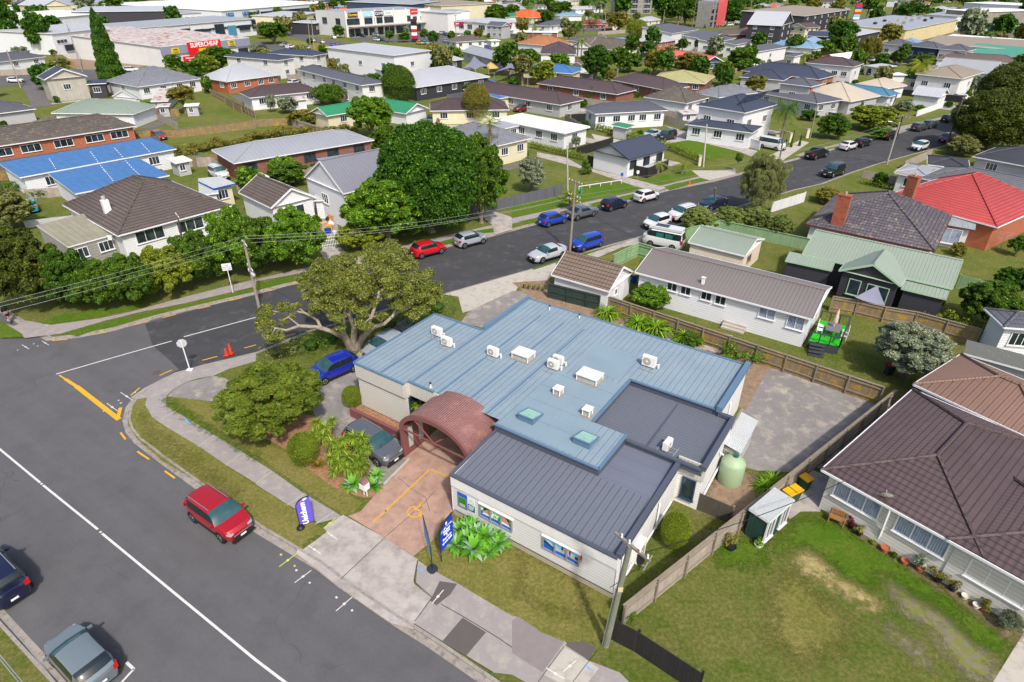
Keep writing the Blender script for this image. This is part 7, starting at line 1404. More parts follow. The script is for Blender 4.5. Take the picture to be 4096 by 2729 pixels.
# ================================================================ houses, shops and works farther away
WK=dict(w=WHT,p=PLAST,y=PLAST2,b=BRICK,n=BRICK2,g=GREYB,k=BLACKB,c=CONCW,h=M('cream_panel','#c9b98f',.8,var=.06,ns=.3,streak=.1),o=M('ochre_wall','#c08a1c',.7,var=.05,ns=.5),v=M('navy_boards','#34405a',.7,'board',p=.2,line=.2),s=M('stained_concrete','#8d8880',.9,var=.25,ns=.4,streak=.7))
HR={}
def HH(rows,**kw):
    for r in rows:
        lb,t,a,b2,c,h,rf,rc,wc,nw=r[:10];k=dict(kw);k.update(r[10]if len(r)>10 else{})
        HR[lb]=H(lb,t,a,b2,c,h,roof=rf,rmat=RT_[rc],wmat=WK[wc],nw=nw,**k)
Hp,Ga,Fl,Pa='hip','gable','flat','para'
HH([
 ('pale green metal roofed house behind the long mossy roof','00',9,(470,1040),(1225,1050),2.7,Hp,'sage','w',(0,0)),('cream gable ended shed with pale green roof beside the lawn','00',(885,868),(1030,885),(1250,905),2.7,Ga,'sage','w',(0,0),dict(ridge='y',cat='shed',name='shed')),
 ('modern concrete faced house with black angular roof and one skewed window','00',7,(405,735),(800,700),5.0,Ga,'navy','c',(1,0),dict(ridge='y',pitch=24)),('black low wing right of the concrete faced house','00',5,(790,775),(975,765),3.4,Fl,'navy','k',(1,0),dict(pitch=3)),
 ('grey hip roofed house with white gables at the far left','00',9,(-160,590),(420,520),2.9,Hp,'charcoal','w',(3,0)),('house with lichen grey slate coloured roof and brick chimney on the back lawn','00',(1215,715),(1262,800),(1858,722),3.0,Hp,'slate','w',(4,1)),
 ('orange brick house with pale grey metal hip roof','00',(1935,700),(2080,752),(2570,688),3.0,Hp,'lgrey','b',(4,2),dict(pitch=26)),('rusty roofed old shed with pale green trim in the back yard','00',(1235,850),(1378,935),(1545,928),2.2,Fl,'rusty','g',(1,0),dict(pitch=3,cat='shed',name='shed')),
 ('dark grey roof corner at the left edge above the mossy roof','00',8,(-300,1080),(330,1000),2.7,Hp,'charcoal','g',(0,0)),('low brown tiled white house with satellite dish','10',8,(-60,900),(600,836),2.8,Hp,'dbrown','w',(3,0)),
 ('small white two storey unit with dark roof and glass veranda, left one','10',(38,472),(205,556),(362,532),5.0,Hp,'navy','p',(1,2),dict(pitch=16,storeys=2)),('small cream two storey unit with dark roof, right one','10',(328,456),(515,516),(655,492),5.0,Hp,'navy','p',(1,2),dict(pitch=16,storeys=2)),
 ('long white two storey terrace with charcoal hip roof','10',(474,628),(968,785),(1188,760),5.2,Hp,'charcoal','p',(1,6),dict(pitch=20,storeys=2)),('green roofed house, long part behind the bright green tree','10',6,(650,1068),(1258,968),2.8,Ga,'green','y',(2,0),dict(pitch=22)),
 ('white garage with green gable roof and green roller door','10',(1250,940),(1380,1046),(1588,995),2.4,Ga,'green','w',(0,0),dict(ridge='y',cat='garage',name='garage')),('wide house with dark brown hip roof behind the green garage','10',(1435,952),(1600,1020),(2330,1008),2.8,Hp,'dbrown','y',(3,0)),
 ('large white boarded community hall with plain grey roof','10',(960,412),(1265,510),(1615,462),7,Fl,'lgrey','w',(1,3),dict(pitch=1,cat='hall',name='community_hall')),('childcare centre with broad pale grey hip roof and glazed veranda','10',15,(1470,805),(2150,706),3.2,Hp,'lgrey','k',(5,0),dict(pitch=19,cat='childcare centre',name='childcare_centre')),
 ('flat white roofed link between the hall and the childcare centre','10',5,(960,600),(1210,660),3.0,Fl,'lgrey','w',(0,0),dict(pitch=2)),('grey hip roofed house with square chimney beyond the childcare centre','10',8,(1890,470),(2230,560),3.0,Ga,'grey','g',(3,0)),('pale grey metal roofed house behind the hall','10',9,(1620,582),(1910,545),3.0,Hp,'lgrey','k',(2,0)),
 ('cream house with mauve grey tiled roof behind the fan palm','10',(1810,1185),(2225,1340),(2530,1270),3.4,Hp,'slate','y',(2,0)),('blue roofed carport beside the dark brown hip roof','10',5,(2240,905),(2430,880),2.6,Fl,'blue','y',(0,0),dict(pitch=2,cat='carport',name='carport')),
 # middle sheet
 ('house with vivid orange tiled roof','20',(90,138),(180,166),(365,155),3.0,Hp,'orange','y',(3,1)),('green roofed house beside the shops','20',9,(-60,160),(130,150),3.0,Hp,'green','w',(0,0)),('lilac grey roofed house right of the corner shop','20',9,(0,245),(195,240),3.0,Hp,'slate','w',(2,0)),
 ('white house with dark grey hip roof and white chimney','20',(255,228),(350,240),(577,214),3.0,Hp,'charcoal','w',(4,1)),('brick house with red roof behind the feathery palm','20',(560,215),(640,228),(872,226),3.0,Hp,'red','b',(4,0)),('house with orange brown mottled roof and slim chimney','20',(235,372),(375,425),(556,400),2.8,Hp,'rust','w',(1,0)),
 ('long house with dark mauve brown tiled roof','20',(10,430),(255,495),(592,500),2.8,Hp,'dbrown','w',(1,0)),('brown gable roofed house in front of the light blue roofs','20',(640,400),(745,445),(925,385),3.0,Ga,'brown','w',(0,0),dict(pitch=30)),('brick house with brown gable roof and cream end wall','20',(800,420),(1005,464),(1165,432),3.0,Ga,'moss','y',(0,2),dict(ridge='y')),
 ('low building with light blue roof, back one','20',9,(900,395),(1168,372),2.8,Fl,'lblue','w',(0,0),dict(pitch=3)),('brick house with pale grey pyramid roof and brick chimney','20',(1172,368),(1345,392),(1517,368),3.0,Hp,'lgrey','b',(3,3)),('brown tiled house, back one of the three long brown roofs','20',(1005,722),(1390,826),(1632,796),2.7,Hp,'dbrown','n',(0,3)),
 ('brown tiled house, middle one of the three long brown roofs','20',(505,715),(965,868),(1145,826),2.7,Hp,'dbrown','n',(0,3)),('brown tiled house, front left one of the three long brown roofs','20',(-320,800),(445,966),(657,918),2.7,Hp,'dbrown','g',(1,5)),('low house with yellowish olive roof and brick walls','20',(1355,680),(1778,770),(1862,702),2.7,Hp,'olive','n',(0,4),dict(pitch=15)),
 ('salmon red gable roofed house with navy end wall and white bargeboards','20',(1540,492),(1765,582),(1952,568),3.0,Ga,'pink','v',(1,0),dict(ridge='y')),('slate grey mottled tile roofed house with square chimney','20',(1715,846),(1905,898),(2262,852),3.0,Hp,'slate','y',(2,1)),
 ('grey tiled roofed white house with white chimney behind the clipped hedge','20',(568,998),(762,1048),(1432,1014),3.2,Hp,'charcoal','w',(5,1),dict(pitch=24)),('brown grey mossy tiled house with lean-to in front of the white pair','20',(1150,905),(1608,950),(1812,898),3.0,Hp,'moss','w',(2,0),dict(pitch=25)),('white roofed weatherboard house beside the maroon SUV','20',(-30,1070),(485,1228),(718,1168),3.0,Hp,'white','w',(1,4),dict(pitch=15)),
 ('black roofed white cottage with front gable behind the dark boarded fence','20',(770,1367),(1075,1468),(1442,1366),2.9,Ga,'navy','w',(3,0),dict(ridge='x',gut=DTRIM,frame=DTRIM)),('navy roofed house right of the olive bushes','20',9,(2090,705),(2500,740),2.8,Hp,'navy','g',(0,0)),
 ('terrace unit with charcoal roof and white walls, farthest of the row','20',(1290,275),(1475,308),(1722,270),4.5,Fl,'charcoal','p',(1,1),dict(pitch=7)),('terrace unit with charcoal roof, second of the row','20',(1608,332),(1740,358),(1930,310),4.5,Fl,'charcoal','p',(1,1),dict(pitch=7)),('terrace unit with charcoal roof, third of the row','20',(1752,372),(1870,394),(2060,350),4.5,Fl,'charcoal','p',(1,1),dict(pitch=7)),
 ('terrace unit with charcoal roof, fourth of the row','20',(1970,398),(2060,412),(2242,376),4.5,Fl,'charcoal','p',(1,1),dict(pitch=7)),('terrace unit with charcoal roof, nearest of the row','20',(2140,455),(2250,478),(2540,430),4.5,Fl,'charcoal','p',(1,1),dict(pitch=7)),('cream house with pale roof below the scaffolded building','20',(1110,190),(1250,195),(1372,182),3.0,Hp,'lgrey','y',(2,0)),
 ('white house with grey roof behind the tall palm','20',8,(585,88),(845,78),3.2,Hp,'lgrey','w',(2,0)),('brown pyramid roofed house by the road','20',9,(1990,322),(2280,312),3.0,Hp,'brown','n',(0,0)),('light blue roofed low house among trees','20',8,(440,150),(650,145),2.8,Hp,'lblue','w',(0,0)),('white low building with pale roof behind the garden wall','20',6,(90,296),(425,300),2.6,Fl,'white','n',(0,0),dict(pitch=2)),
 ('blue roofed house behind the yellow green tree','20',8,(80,645),(555,678),2.8,Hp,'blue','y',(2,0)),('grey roofed low house behind the white low building','20',8,(-60,95),(130,80),3.4,Fl,'grey','w',(2,0)),('dark roofed shed at the palm trunks','20',4,(550,590),(640,600),2.4,Ga,'brown','w',(0,0)),
 ('blue corrugated shed with patchy green roof at the clipped hedge','20',(925,1150),(1060,1180),(1132,1152),2.2,Fl,'green','g',(0,0),dict(pitch=3,cat='shed',name='shed')),('white house with blue grey veranda at the brick pillar','20',4,(-60,1180),(130,1140),2.8,Fl,'grey','w',(1,0),dict(pitch=3)),
 # right sheet
 ('brown roofed white two storey house','30',(405,560),(790,615),(882,584),5.2,Hp,'dbrown','p',(1,4),dict(pitch=18,storeys=1)),('navy hip roofed house with brick wall','30',(-260,650),(470,730),(628,692),2.8,Hp,'navy','b',(1,0)),('grey roofed boarded house with two storey middle, lower roof','30',(-60,850),(455,952),(690,918),3.0,Hp,'charcoal','g',(2,4),dict(pitch=16)),
 ('cream fan shaped metal roofed house','30',(470,820),(760,935),(1035,882),2.9,Hp,'cream','g',(1,0)),('teal blue tiled house with brick chimney','30',(545,790),(1120,888),(1215,862),2.9,Hp,'tblue','w',(1,0)),('beige roofed house between the blue tiled house and the palm','30',8,(1060,822),(1280,788),2.8,Hp,'cream','w',(1,0)),
 ('navy roofed white house behind the pointed cypresses','30',(1400,690),(1640,765),(1750,738),3.4,Hp,'navy','p',(1,2)),('taupe roofed white two storey house behind the row of cypresses','30',(1510,640),(1790,725),(1985,665),5.0,Hp,'tan','p',(1,2),dict(pitch=18)),('white garage with grey roof beside the white wall','30',(1350,855),(1590,895),(1668,860),2.5,Ga,'lgrey','w',(0,0),dict(ridge='y',cat='garage',name='garage')),
 ('blue grey gable roofed long house','30',(1650,600),(2060,680),(2150,640),3.0,Ga,'grey','w',(0,2),dict(ridge='y')),('long low house with dark brown hip roof','30',9,(1545,540),(2330,590),3.0,Hp,'brown','w',(3,0)),('terrace of white and navy units with charcoal hip roof, left part','30',8,(1045,400),(1275,420),5.5,Hp,'charcoal','p',(2,0),dict(storeys=1,pitch=20)),
 ('terrace of white and navy units with charcoal hip roof, middle part','30',8,(1275,420),(1560,448),5.5,Hp,'charcoal','v',(3,0),dict(pitch=20)),('terrace of white and navy units with charcoal hip roof, right part','30',8,(1560,448),(1840,470),5.5,Hp,'charcoal','p',(3,0),dict(pitch=20)),('house with white roof and red trim behind the brown roofed house','30',7,(650,560),(925,525),3.0,Ga,'white','w',(2,0),dict(gut=PRD)),
 ('light blue roofed house beside the black three storey terraces','30',9,(5,415),(430,448),3.0,Hp,'lblue','w',(0,0)),('white two storey house with charcoal roof at the palms','30',(-100,465),(160,510),(248,520),4.5,Fl,'charcoal','p',(1,1),dict(pitch=5)),('black end terrace with grey metal roof','30',(-60,190),(130,238),(238,205),8.0,Ga,'lgrey','k',(2,2),dict(ridge='y',storeys=3,pitch=20)),
 ('long black three storey terrace with tan roof','30',(30,90),(345,148),(760,88),8.5,Fl,'tan','k',(7,1),dict(storeys=3,pitch=2)),('black gable roofed house below the terraces','30',8,(355,330),(575,340),3.0,Ga,'navy','k',(0,0)),('long cream warehouse with grey metal roof and many vents','30',(800,200),(1280,275),(1760,178),6.0,Fl,'grey','h',(4,0),dict(pitch=1,cat='warehouse',name='warehouse')),
 ('low grey roofed black walled terrace in front of the cream warehouse','30',10,(815,330),(1155,262),5.0,Fl,'lgrey','k',(4,0),dict(pitch=4)),('white and ochre workshop block behind the cream warehouse','30',16,(1750,150),(2230,70),7,Fl,'grey','w',(0,0),dict(pitch=1,cat='workshop',name='workshop')),('ochre painted wall block of the workshop','30',6,(1860,130),(1985,130),6,Fl,'grey','o',(0,0),dict(pitch=1,cat='workshop',name='workshop')),
 ('stained concrete warehouse with blank walls','30',20,(1960,112),(2500,96),9,Fl,'white','s',(0,0),dict(pitch=1,cat='warehouse',name='warehouse')),('low stained concrete workshop with long pale roof','30',10,(2080,240),(2600,260),6,Fl,'grey','s',(0,0),dict(pitch=1,cat='workshop',name='workshop')),('navy gable roofed house in front of the stained concrete wall','30',8,(1800,280),(2110,290),3.5,Ga,'navy','b',(2,0)),
 ('long workshop with brown roof and teal metal wall','30',24,(1430,400),(2700,480),5.5,Fl,'tan','w',(0,0),dict(pitch=3,cat='workshop',name='workshop')),('teal green roofed long building at the right edge','30',12,(1745,470),(2700,560),4.2,Fl,'teal','w',(0,0),dict(pitch=9,cat='workshop',name='workshop')),('white roofed long shed with translucent strips','30',12,(1565,345),(2600,425),6,Fl,'white','w',(0,0),dict(pitch=3,cat='workshop',name='workshop')),
 ('storage building with light blue parapet at the top right','30',25,(1800,25),(2700,70),9,Fl,'white','w',(0,0),dict(pitch=1,cat='warehouse',name='warehouse')),('white low shed in the yard of the navy roofed house','30',5,(1030,625),(1190,605),2.6,Fl,'lgrey','w',(0,0),dict(pitch=2,cat='shed',name='shed')),('long white roofed shed beside the feathery palm','30',4,(1120,690),(1285,690),2.6,Fl,'white','w',(0,0),dict(pitch=2,cat='shed',name='shed')),
 # works and shops at the top
 ('pale roofed works with white and blue street front, left part','00',26,(470,310),(1190,235),7,Fl,'lgrey','w',(5,0),dict(pitch=1,cat='works',name='works',ws=7)),('pale roofed works with white and blue street front, right part','00',26,(1190,265),(2350,170),7,Fl,'grey','w',(9,0),dict(pitch=1,cat='works',name='works',ws=7)),('white roofed works behind the blue and white row, left','00',30,(140,190),(1000,120),7,Fl,'white','w',(0,0),dict(pitch=2,cat='works',name='works')),
 ('long silver roofed works with rooflights in the back row','00',30,(640,110),(1560,100),8,Fl,'lgrey','k',(0,0),dict(pitch=2,cat='works',name='works')),('grey roofed school block at the top with a row of windows','00',30,(640,40),(1120,25),7,Fl,'grey','y',(9,0),dict(pitch=3,cat='school block',name='school_block',ws=5)),('pale brown roofed hall left of the school block','00',30,(380,60),(650,50),7,Ga,'lgrey','y',(0,0),dict(cat='hall',name='hall')),
 ('large white factory marked 18 with long window band','00',(1800,22),(2033,102),(3000,25),6.5,Fl,'white','w',(0,0),dict(pitch=1.5,cat='factory',name='factory')),('low white building left of the large factory','00',25,(1560,130),(1860,115),6,Fl,'grey','w',(5,0),dict(pitch=1,cat='works',name='works',ws=4)),('cream walled cafe block with orange corner','10',22,(330,155),(590,112),6,Fl,'lgrey','y',(0,0),dict(pitch=1,cat='cafe',name='cafe')),
 ('low dark shop with olive awning between the cafe and the white shops','10',14,(540,215),(680,195),5,Fl,'lgrey','k',(3,0),dict(pitch=1,cat='shop',name='shop')),('dark glazed car showroom behind the white shops','10',40,(1440,40),(1705,10),11,Fl,'grey','v',(5,0),dict(pitch=1,cat='showroom',name='showroom',ws=6)),('long pale concrete store behind the corner shop','10',40,(1700,55),(2230,30),10,Fl,'tan','y',(0,0),dict(pitch=1,cat='store',name='store')),
 ('stained white block between the gym and the corner shop','10',22,(1760,120),(1900,110),9,Fl,'lgrey','p',(0,0),dict(pitch=1,cat='shop',name='shop')),('grey roofed house with brick front below the top edge, middle','10',15,(1000,20),(1130,15),4,Hp,'charcoal','w',(3,0)),('black glazed house right of the silver roofs','00',14,(1380,130),(1560,125),6,Fl,'charcoal','k',(3,0),dict(pitch=2)),
])
# two storey house: upper floor over a wider lower roof
h=H('white two storey house with charcoal hip roofs and solar panels','20',(1762,950),(2145,1038),(2440,960),5.6,roof='hip',rmat=RT_['navy'],wmat=WHT,nw=(2,2),storeys=1,pitch=20);add(h,(1690,1095),(2212,1222),(2300,1165),2.9,nw=(0,3),pitch=10)
m=MB();SP_=M('solar_panel','#3c4250');a,b2,c=PT('20',(2070,960),6.6),PT('20',(2300,900),6.6),PT('20',(2150,885),7.2);m.poly([a,b2,b2+(c-a)*.9,c],SP_,(1,0,0));m.poly([c,b2+(c-a)*.9,b2,a],SP_);m.build('solar_panels',h['root'])
h=H('grey boarded house with two storey middle, tower part with low hip roof','30',(150,748),(400,798),(512,768),5.6,roof='hip',rmat=RT_['charcoal'],wmat=GREYB,nw=(1,1),pitch=18);chimney(h,(370,885),3.4,1.6,1.2);
# car parts shop
sc=H('car parts shop with rusty white roof and red front sign','00',(1560,290),(1470,432),(2290,345),6.0,cat='shop',name='parts_shop',roof='flat',rmat=RT_['rusty'],wmat=PLAST,pitch=2,nw=(0,0))
SRED=M('sign_red','#d4141c',.5,var=.02);SYEL=M('sign_yellow','#d8b818',.5);SGREY=M('sign_greyblue','#84879c',.6);SMAG=M('sign_magenta','#a3124a',.5);MB_=M('sign_dark','#3a1f2c',.5)
def board(fr,u0,u1,z0,z1,mat,s_=None,size=1,col=LET,off=.3,name='sign_board',face='f'):
    q,X,n=(fr['q'],fr['X'],-fr['Y']);o=fr['root'];m=MB();c=q((u0+u1)/2,0,(z0+z1)/2)+n*(off-.4)
    m.box(c,X*abs(u1-u0)/2,n*.08,(0,0,(z1-z0)/2),mat);b2=m.build(name,o)
    for i,(tx_,sz,dz)in enumerate(s_ or()):text(o,tx_,sz,c+n*.12+Vector((0,0,dz)),X,n,col,ext=.02,off=sz*.025)
L=sc['L'];board(sc,0,L,3.4,5.9,SGREY,off=.25,name='fascia_band');board(sc,L*.27,L*.64,2.9,6.4,SRED,(('SUPERCHEAP',1.9,.75),),off=.6);board(sc,L*.38,L*.54,3.0,4.3,SYEL,(('AUTO',1.2,0),),col=DTRIM,off=.75);board(sc,L*.1,L*.18,3.6,5.2,SYEL,(('OPEN',.7,.35),('7 DAYS',.6,-.4)),col=DTRIM,off=.5);board(sc,L*.73,L*.81,4.0,5.6,SYEL,(('OPEN',.7,.35),('7 DAYS',.6,-.4)),col=DTRIM,off=.5)
board(sc,L*.2,L*.34,-.1,2.5,SRED,(('Widest parts',.65,.7),('range',.65,0),('for order',.65,-.7)),off=.5);board(sc,L*.84,L*.96,.1,2.9,M('shop_door_dark','#2a2e33',.3),off=.35,name='shop_front')
BDR=M('roller_door_blue','#4a86a4',.5,'board',p=.5,line=.5);DGL=M('dark_glazing','#2a333c',.2)
for k,ps in(('pale roofed works with white and blue street front, right part',((.1,.16,2.6,5.6,DGL),(.28,.42,2.8,5.4,DGL),(.45,.58,3.6,4.6,DGL),(.62,.7,2.0,6.0,DGL),(.73,.8,0,5.0,BDR),(.83,.93,2.8,4.8,DGL),(.0,.06,0,4,BDR),(.95,.99,3,6.5,DGL))),('pale roofed works with white and blue street front, left part',((.32,.42,1,3.2,DGL),(.45,.62,.5,5.8,BDR),(.48,.6,3,6,DGL),(.74,.88,0,5.0,BDR),(.1,.2,1,3,DGL)))):
    f=HR[k];[board(f,f['L']*a,f['L']*b_,z0,z1,mt,off=.35+.05*i_,name='roller_door' if mt is BDR else 'window')for i_,(a,b_,z0,z1,mt)in enumerate(ps)]
f=HR['long cream warehouse with grey metal roof and many vents']
for i in range(12):
    m=MB();c=f['q'](f['L']*(.12+.075*i),f['D']*(.25+.45*((i*5)%7)/7),6.6);m.box(c,f['X']*.8,f['Y']*.7,(0,0,.6),(STEEL,DGL,CONCW)[i%3]);m.cyl(c+Vector((0,0,.6)),c+Vector((0,0,1.0)),.3,.3,8,STEEL);m.build('roof_vent',f['root'])
H('white walled store with rust streaked sloping roof left of the parts shop','00',(1178,262),(1305,352),(1590,335),6.5,cat='store',name='store',roof='flat',rmat=RT_['rusty'],wmat=PLAST,nw=(0,0),pitch=1)
p=P('00 1080 540');rt=thing('portable_toilet','orange portable toilet with white roof on the building plot','portable toilet',p);m=MB();m.box(p+Vector((0,0,1.1)),(.8,0,0),(0,.8,0),(0,0,1.1),M('loo_orange','#e05a1c',.5));m.build('body',rt);m=MB();m.lathe(p+Vector((0,0,2.2)),[(1.15,0),(.9,.25),(0,.35)],4,TRIM);m.build('roof',rt)
fence('white rendered wall rising along the far verge','30','1365 1072,1615 985',1.3,SHW if 'SHW' in globals()else TRIM,50,TRIM,rails=(),name='garden_wall');fence('white garden wall with piers by the far street','20','235 355,500 335',1.3,TRIM,6,TRIM,rails=());fence('grey board fence at the far road corner','20','790 325,1040 305',1.6,PAL,8,rails=())
hedge('rough scrub row between the brown brick house and the back fence','00','1600 1440,1900 1390,2354 1280,10 300 1250,900 1260',3.0,1.7,'brown',n=16000,size=.14,lump=.5)
# white two storey shops: points are their ground line
SHW=M('shop_white','#d2d1cd',.7,var=.05,ns=.3,streak=.2)
sh=H('white two storey row of shops with signs over the upper windows','10',(690,300),(842,345),(1600,285),0.01,cat='shop row',name='shop_row',roof='flat',rmat=RT_['grey'],wmat=SHW,nw=(0,0),pitch=0)
for ch in list(sh['root'].children):bpy.data.objects.remove(ch)
q,X,Yv,L,D=sh['q'],sh['X'],sh['Y'],sh['L'],sh['D'];D=min(D,24);m=MB();m.prism([q(0,0,0),q(L,0,0),q(L,D,0),q(0,D,0)],0,10.2,SHW,RT_['grey']);m.build('wall',sh['root']);m=MB()
for u in(0,.17,.33,.42,.55,.7,1):m.box(q(L*u,-.15,5.4),X*.35,Yv*.2,(0,0,5.4),SHW)
m.build('pilaster',sh['root']);m=MB();m.box(q(L*.52,-1.8,4.3),X*L*.5,Yv*1.7,(0,0,.12),CONCW);m.build('canopy',sh['root'])
for u,w_ in((.08,7),(.25,4.5),(.375,5.5),(.48,7.5),(.73,2.6),(.81,2.5),(.91,2.5)):window(sh['root'],q(L*u,0,6.3),X,-Yv,w_,2.4 if u<.8 else 1.4,5 if w_>3 else 1,DTRIM,deep=.1)
for u in(.05,.12,.2,.28,.38,.45,.52,.6,.66,.76,.85):window(sh['root'],q(L*u,0,1.7),X,-Yv,3.0,3.2,1,DTRIM,deep=.1)
for v in(.25,.7):window(sh['root'],q(0,D*v,6.3),Yv,-X,3.5,2.4,3,DTRIM,deep=.1)
for u,w_,mt,tx_,cl_,sz in((.08,5.5,MB_,'Chorney',SYEL,1.5),(.25,5.2,M('sign_skyblue','#8fc4e8',.5,var=.1,col2='#e8e4d8'),'',LET,1),(.375,5,M('sign_black','#241a1e',.5),'CLOVE',LET,1.5),(.48,5,PWH,'RxPR',PGR,1.5),(.8,4.6,SRED,'snap fitness',LET,.75)):board(sh,L*u-w_/2,L*u+w_/2,8.1,10.1 if u<.7 else 10.3,mt,((tx_,sz,0),)if tx_ else None,col=cl_,off=.7)
gy=H('white shop with red gym sign right of the two storey row','10',14,(1600,95),(1760,110),9,cat='shop',name='gym',roof='flat',rmat=RT_['grey'],wmat=SHW,nw=(2,0),pitch=1,ws=4);board(gy,gy['L']*.1,gy['L']*.5,6.3,8.6,SRED,(('snap',1.0,.5),('fitness',1.0,-.5)))
for lb,a,b2,c in(('corner shop with magenta signs, left wing',14,(1768,192),(2000,205)),('corner shop with magenta signs, right wing with big glazed windows',(2005,180),(2158,218),(2480,195))):
    k=H(lb,'10',a,b2,c,5.2,cat='shop',name='corner_shop',roof='flat',rmat=RT_['lgrey'],wmat=SHW,nw=(3,2),ws=4.5,pitch=1,wh=2.2);board(k,k['L']*.15,k['L']*.6,3.4,5.0,SMAG,(('Jade',1.0,0),))
# pylon signs
def pylon(label,px,h,w_,cols,mat=BLKP,t='10'):
    b2=PT(t,px);rt=thing('pylon_sign',label,'pylon sign',b2,'pylon signs');m=MB();n=Vector((0,-1,0));m.box(b2+Vector((0,0,h/2)),(w_/2+.1,0,0),(0,.2,0),(0,0,h/2),mat);m.build('post',rt)
    for i,c_ in enumerate(cols):m=MB();m.box(b2+Vector((0,-.24,h-(i+.5)*h*.85/len(cols))),(w_/2,0,0),(0,.06,0),(0,0,h*.4/len(cols)),c_);m.build('panel',rt)
pylon('tall pylon sign of stacked shop panels in front of the white shops',(1462,390),9,2.4,(MB_,M('sign_black','#241a1e'),PWH,SRED,PWH,SMAG));pylon('pylon sign with blue and red panels by the far road',(800,205),10,4,(SRED,PB,SYEL,PRD,PSKY,PWH),t='30');pylon('tall black pylon sign by the far road',(1148,140),8,2,(M('sign_black','#241a1e'),),t='30');pylon('thin red banner sign by the far road',(1208,130),5,1.2,(SRED,),t='30')
# factory lettering
f_=P('00 2300 150',6);k=[o for o in C.objects if o.get('label','').startswith('large white factory')][0];d=(P('00 3000 25',6.5)-P('00 2033 102',6.5)).normalized();f_=HR['large white factory marked 18 with long window band'];f_q=f_['q'];n=Vector((d.y,-d.x,0));n=n if n.y<0 else-n
for tx_,px,sz in(('LECO',.06,2.6),('LECO',.19,2.6),('18',.29,2.8)):text(k,tx_,sz,f_q(f_['L']*px,-.3,4.2),d,n,M('factory_letter_blue','#2c6c9c')if tx_!='18' else DTRIM,ext=.1,off=.15)
m=MB();m.box(f_q(f_['L']*.56,.2,3.0),f_['X']*f_['L']*.24,n*.3,(0,0,1.5),GL);m.build('window_band',k)
# scaffolded buildings
SCF=M('scaffold','#9b9a98',.5,metal=.3);NET=M('red_netting','#d85a5c',.8,var=.15,ns=2,alpha=.75)
def scaff(label,t,a,b2,c,h,net=None,lv=4):
    f=H(label,t,a,b2,c,.01,cat='building site',name='scaffolded_building',roof='flat',rmat=RT_['grey'],wmat=CONCW,nw=(0,0),pitch=0)
    for ch in list(f['root'].children):bpy.data.objects.remove(ch)
    q,X,Yv,L,D=f['q'],f['X'],f['Y'],f['L'],f['D'];m=MB();m.prism([q(1.5,1.5,0),q(L-1.5,1.5,0),q(L-1.5,D-1,0),q(1.5,D-1,0)],0,h-1,M('blockwork','#8e8c89',.9,var=.2,ns=.5),RT_['grey']);m.build('wall',f['root'])
    for k in range(3):
        for j in range(3):window(f['root'],q(L*(k+.5)/3,1.5,1.8+j*3.2),X,-Yv,L/3*.5,1.8,1,DTRIM)
    m=MB();nx=max(4,int(L/2.5))
    for i in range(nx+1):
        m.bar(q(L*i/nx,0,0),q(L*i/nx,0,h),.12,.12,SCF);m.bar(q(0,D*i/nx,0),q(0,D*i/nx,h),.12,.12,SCF)
        if i<nx and i%2==0:m.bar(q(L*i/nx,-.05,0),q(L*(i+1)/nx,-.05,h*.5),.08,.08,SCF);m.bar(q(L*(i+1)/nx,-.05,h*.5),q(L*i/nx,-.05,h),.08,.08,SCF)
    for j in range(1,lv*2+1):z=h*j/(lv*2);m.bar(q(0,0,z),q(L,0,z),.1,.1 if j%2 else .25,SCF);m.bar(q(0,0,z),q(0,D,z),.1,.1,SCF)
    m.build('scaffold',f['root'])
    if net:m=MB();m.poly([q(L*.3,-.2,1),q(L,-.2,1),q(L,-.2,h),q(L*.3,-.2,h)],NET);m.poly([q(L+.2,0,1),q(L+.2,D,1),q(L+.2,D,h),q(L+.2,0,h)],NET);m.build('safety_net',f['root'])
scaff('grey block building wrapped in scaffolding left of the far park trees','20',12,(950,135),(1300,130),13);scaff('scaffolded building with red safety netting behind the white vans','20',(1745,240),(1830,262),(1945,245),14,True)
# billboard, container, cars of the far streets
HC=hang('10 520 420','10 300 330')
G2='far parked cars'
FC='''red hatch '10 295 272' 0|red hatch 350 282 0|white suv 427 292 0|white mpv 715 342 0|grey mpv 535 374 0|beige mpv 610 387 0|blue hatch 710 412 0|dgrey suv 790 426 0|dgrey suv 50 432 2|silver hatch 258 412 2|white suv 315 430 2|red hatch 285 492 2|navy suv 700 528 2|black hatch 980 325 1|white hatch 1092 314 1|navy hatch 1150 360 1|white hatch 1108 364 1|yellow hatch 1510 394 1|lblue hatch 1562 393 1|white suv 1718 304 1|grey hatch 1748 314 1|lblue hatch 1752 376 1|black suv 1575 275 1|white hatch 1880 332 2|white suv 2086 406 1|white hatch 40 190 2|navy hatch 110 205 2|grey hatch 230 212 2|white hatch 460 440 2|dred hatch 445 770 2|white hatch 350 758 2'''.replace("'10 ",'').replace("'",'')
NM=['in the street before the white shops','in the car park of the white shops','in the side car park']
HDS=(HC,HC+math.pi+.3,hang('10 40 435','10 80 430'))
LN='far left, first|far left, second|far left, third|in front of the round bush|behind the power poles|right of the power poles|on the near lane, left|on the near lane, right|by the parts shop|behind the low dark unit, left|behind the low dark unit, right|between the two dark roofed units|behind the right dark roofed unit|left at the shop doors|right of it at the shop doors|on the near row, right|on the near row, left|at the pylon sign|right of the yellow one|at the gym, left|at the gym, right|beside the cone shaped tree|behind the small tree|left of the corner shop|on the road above the grey roof|far left by the orange corner|second by the orange corner|third by the orange corner|beside the low hedge|behind the brown roof, right|behind the brown roof, left'.split('|')
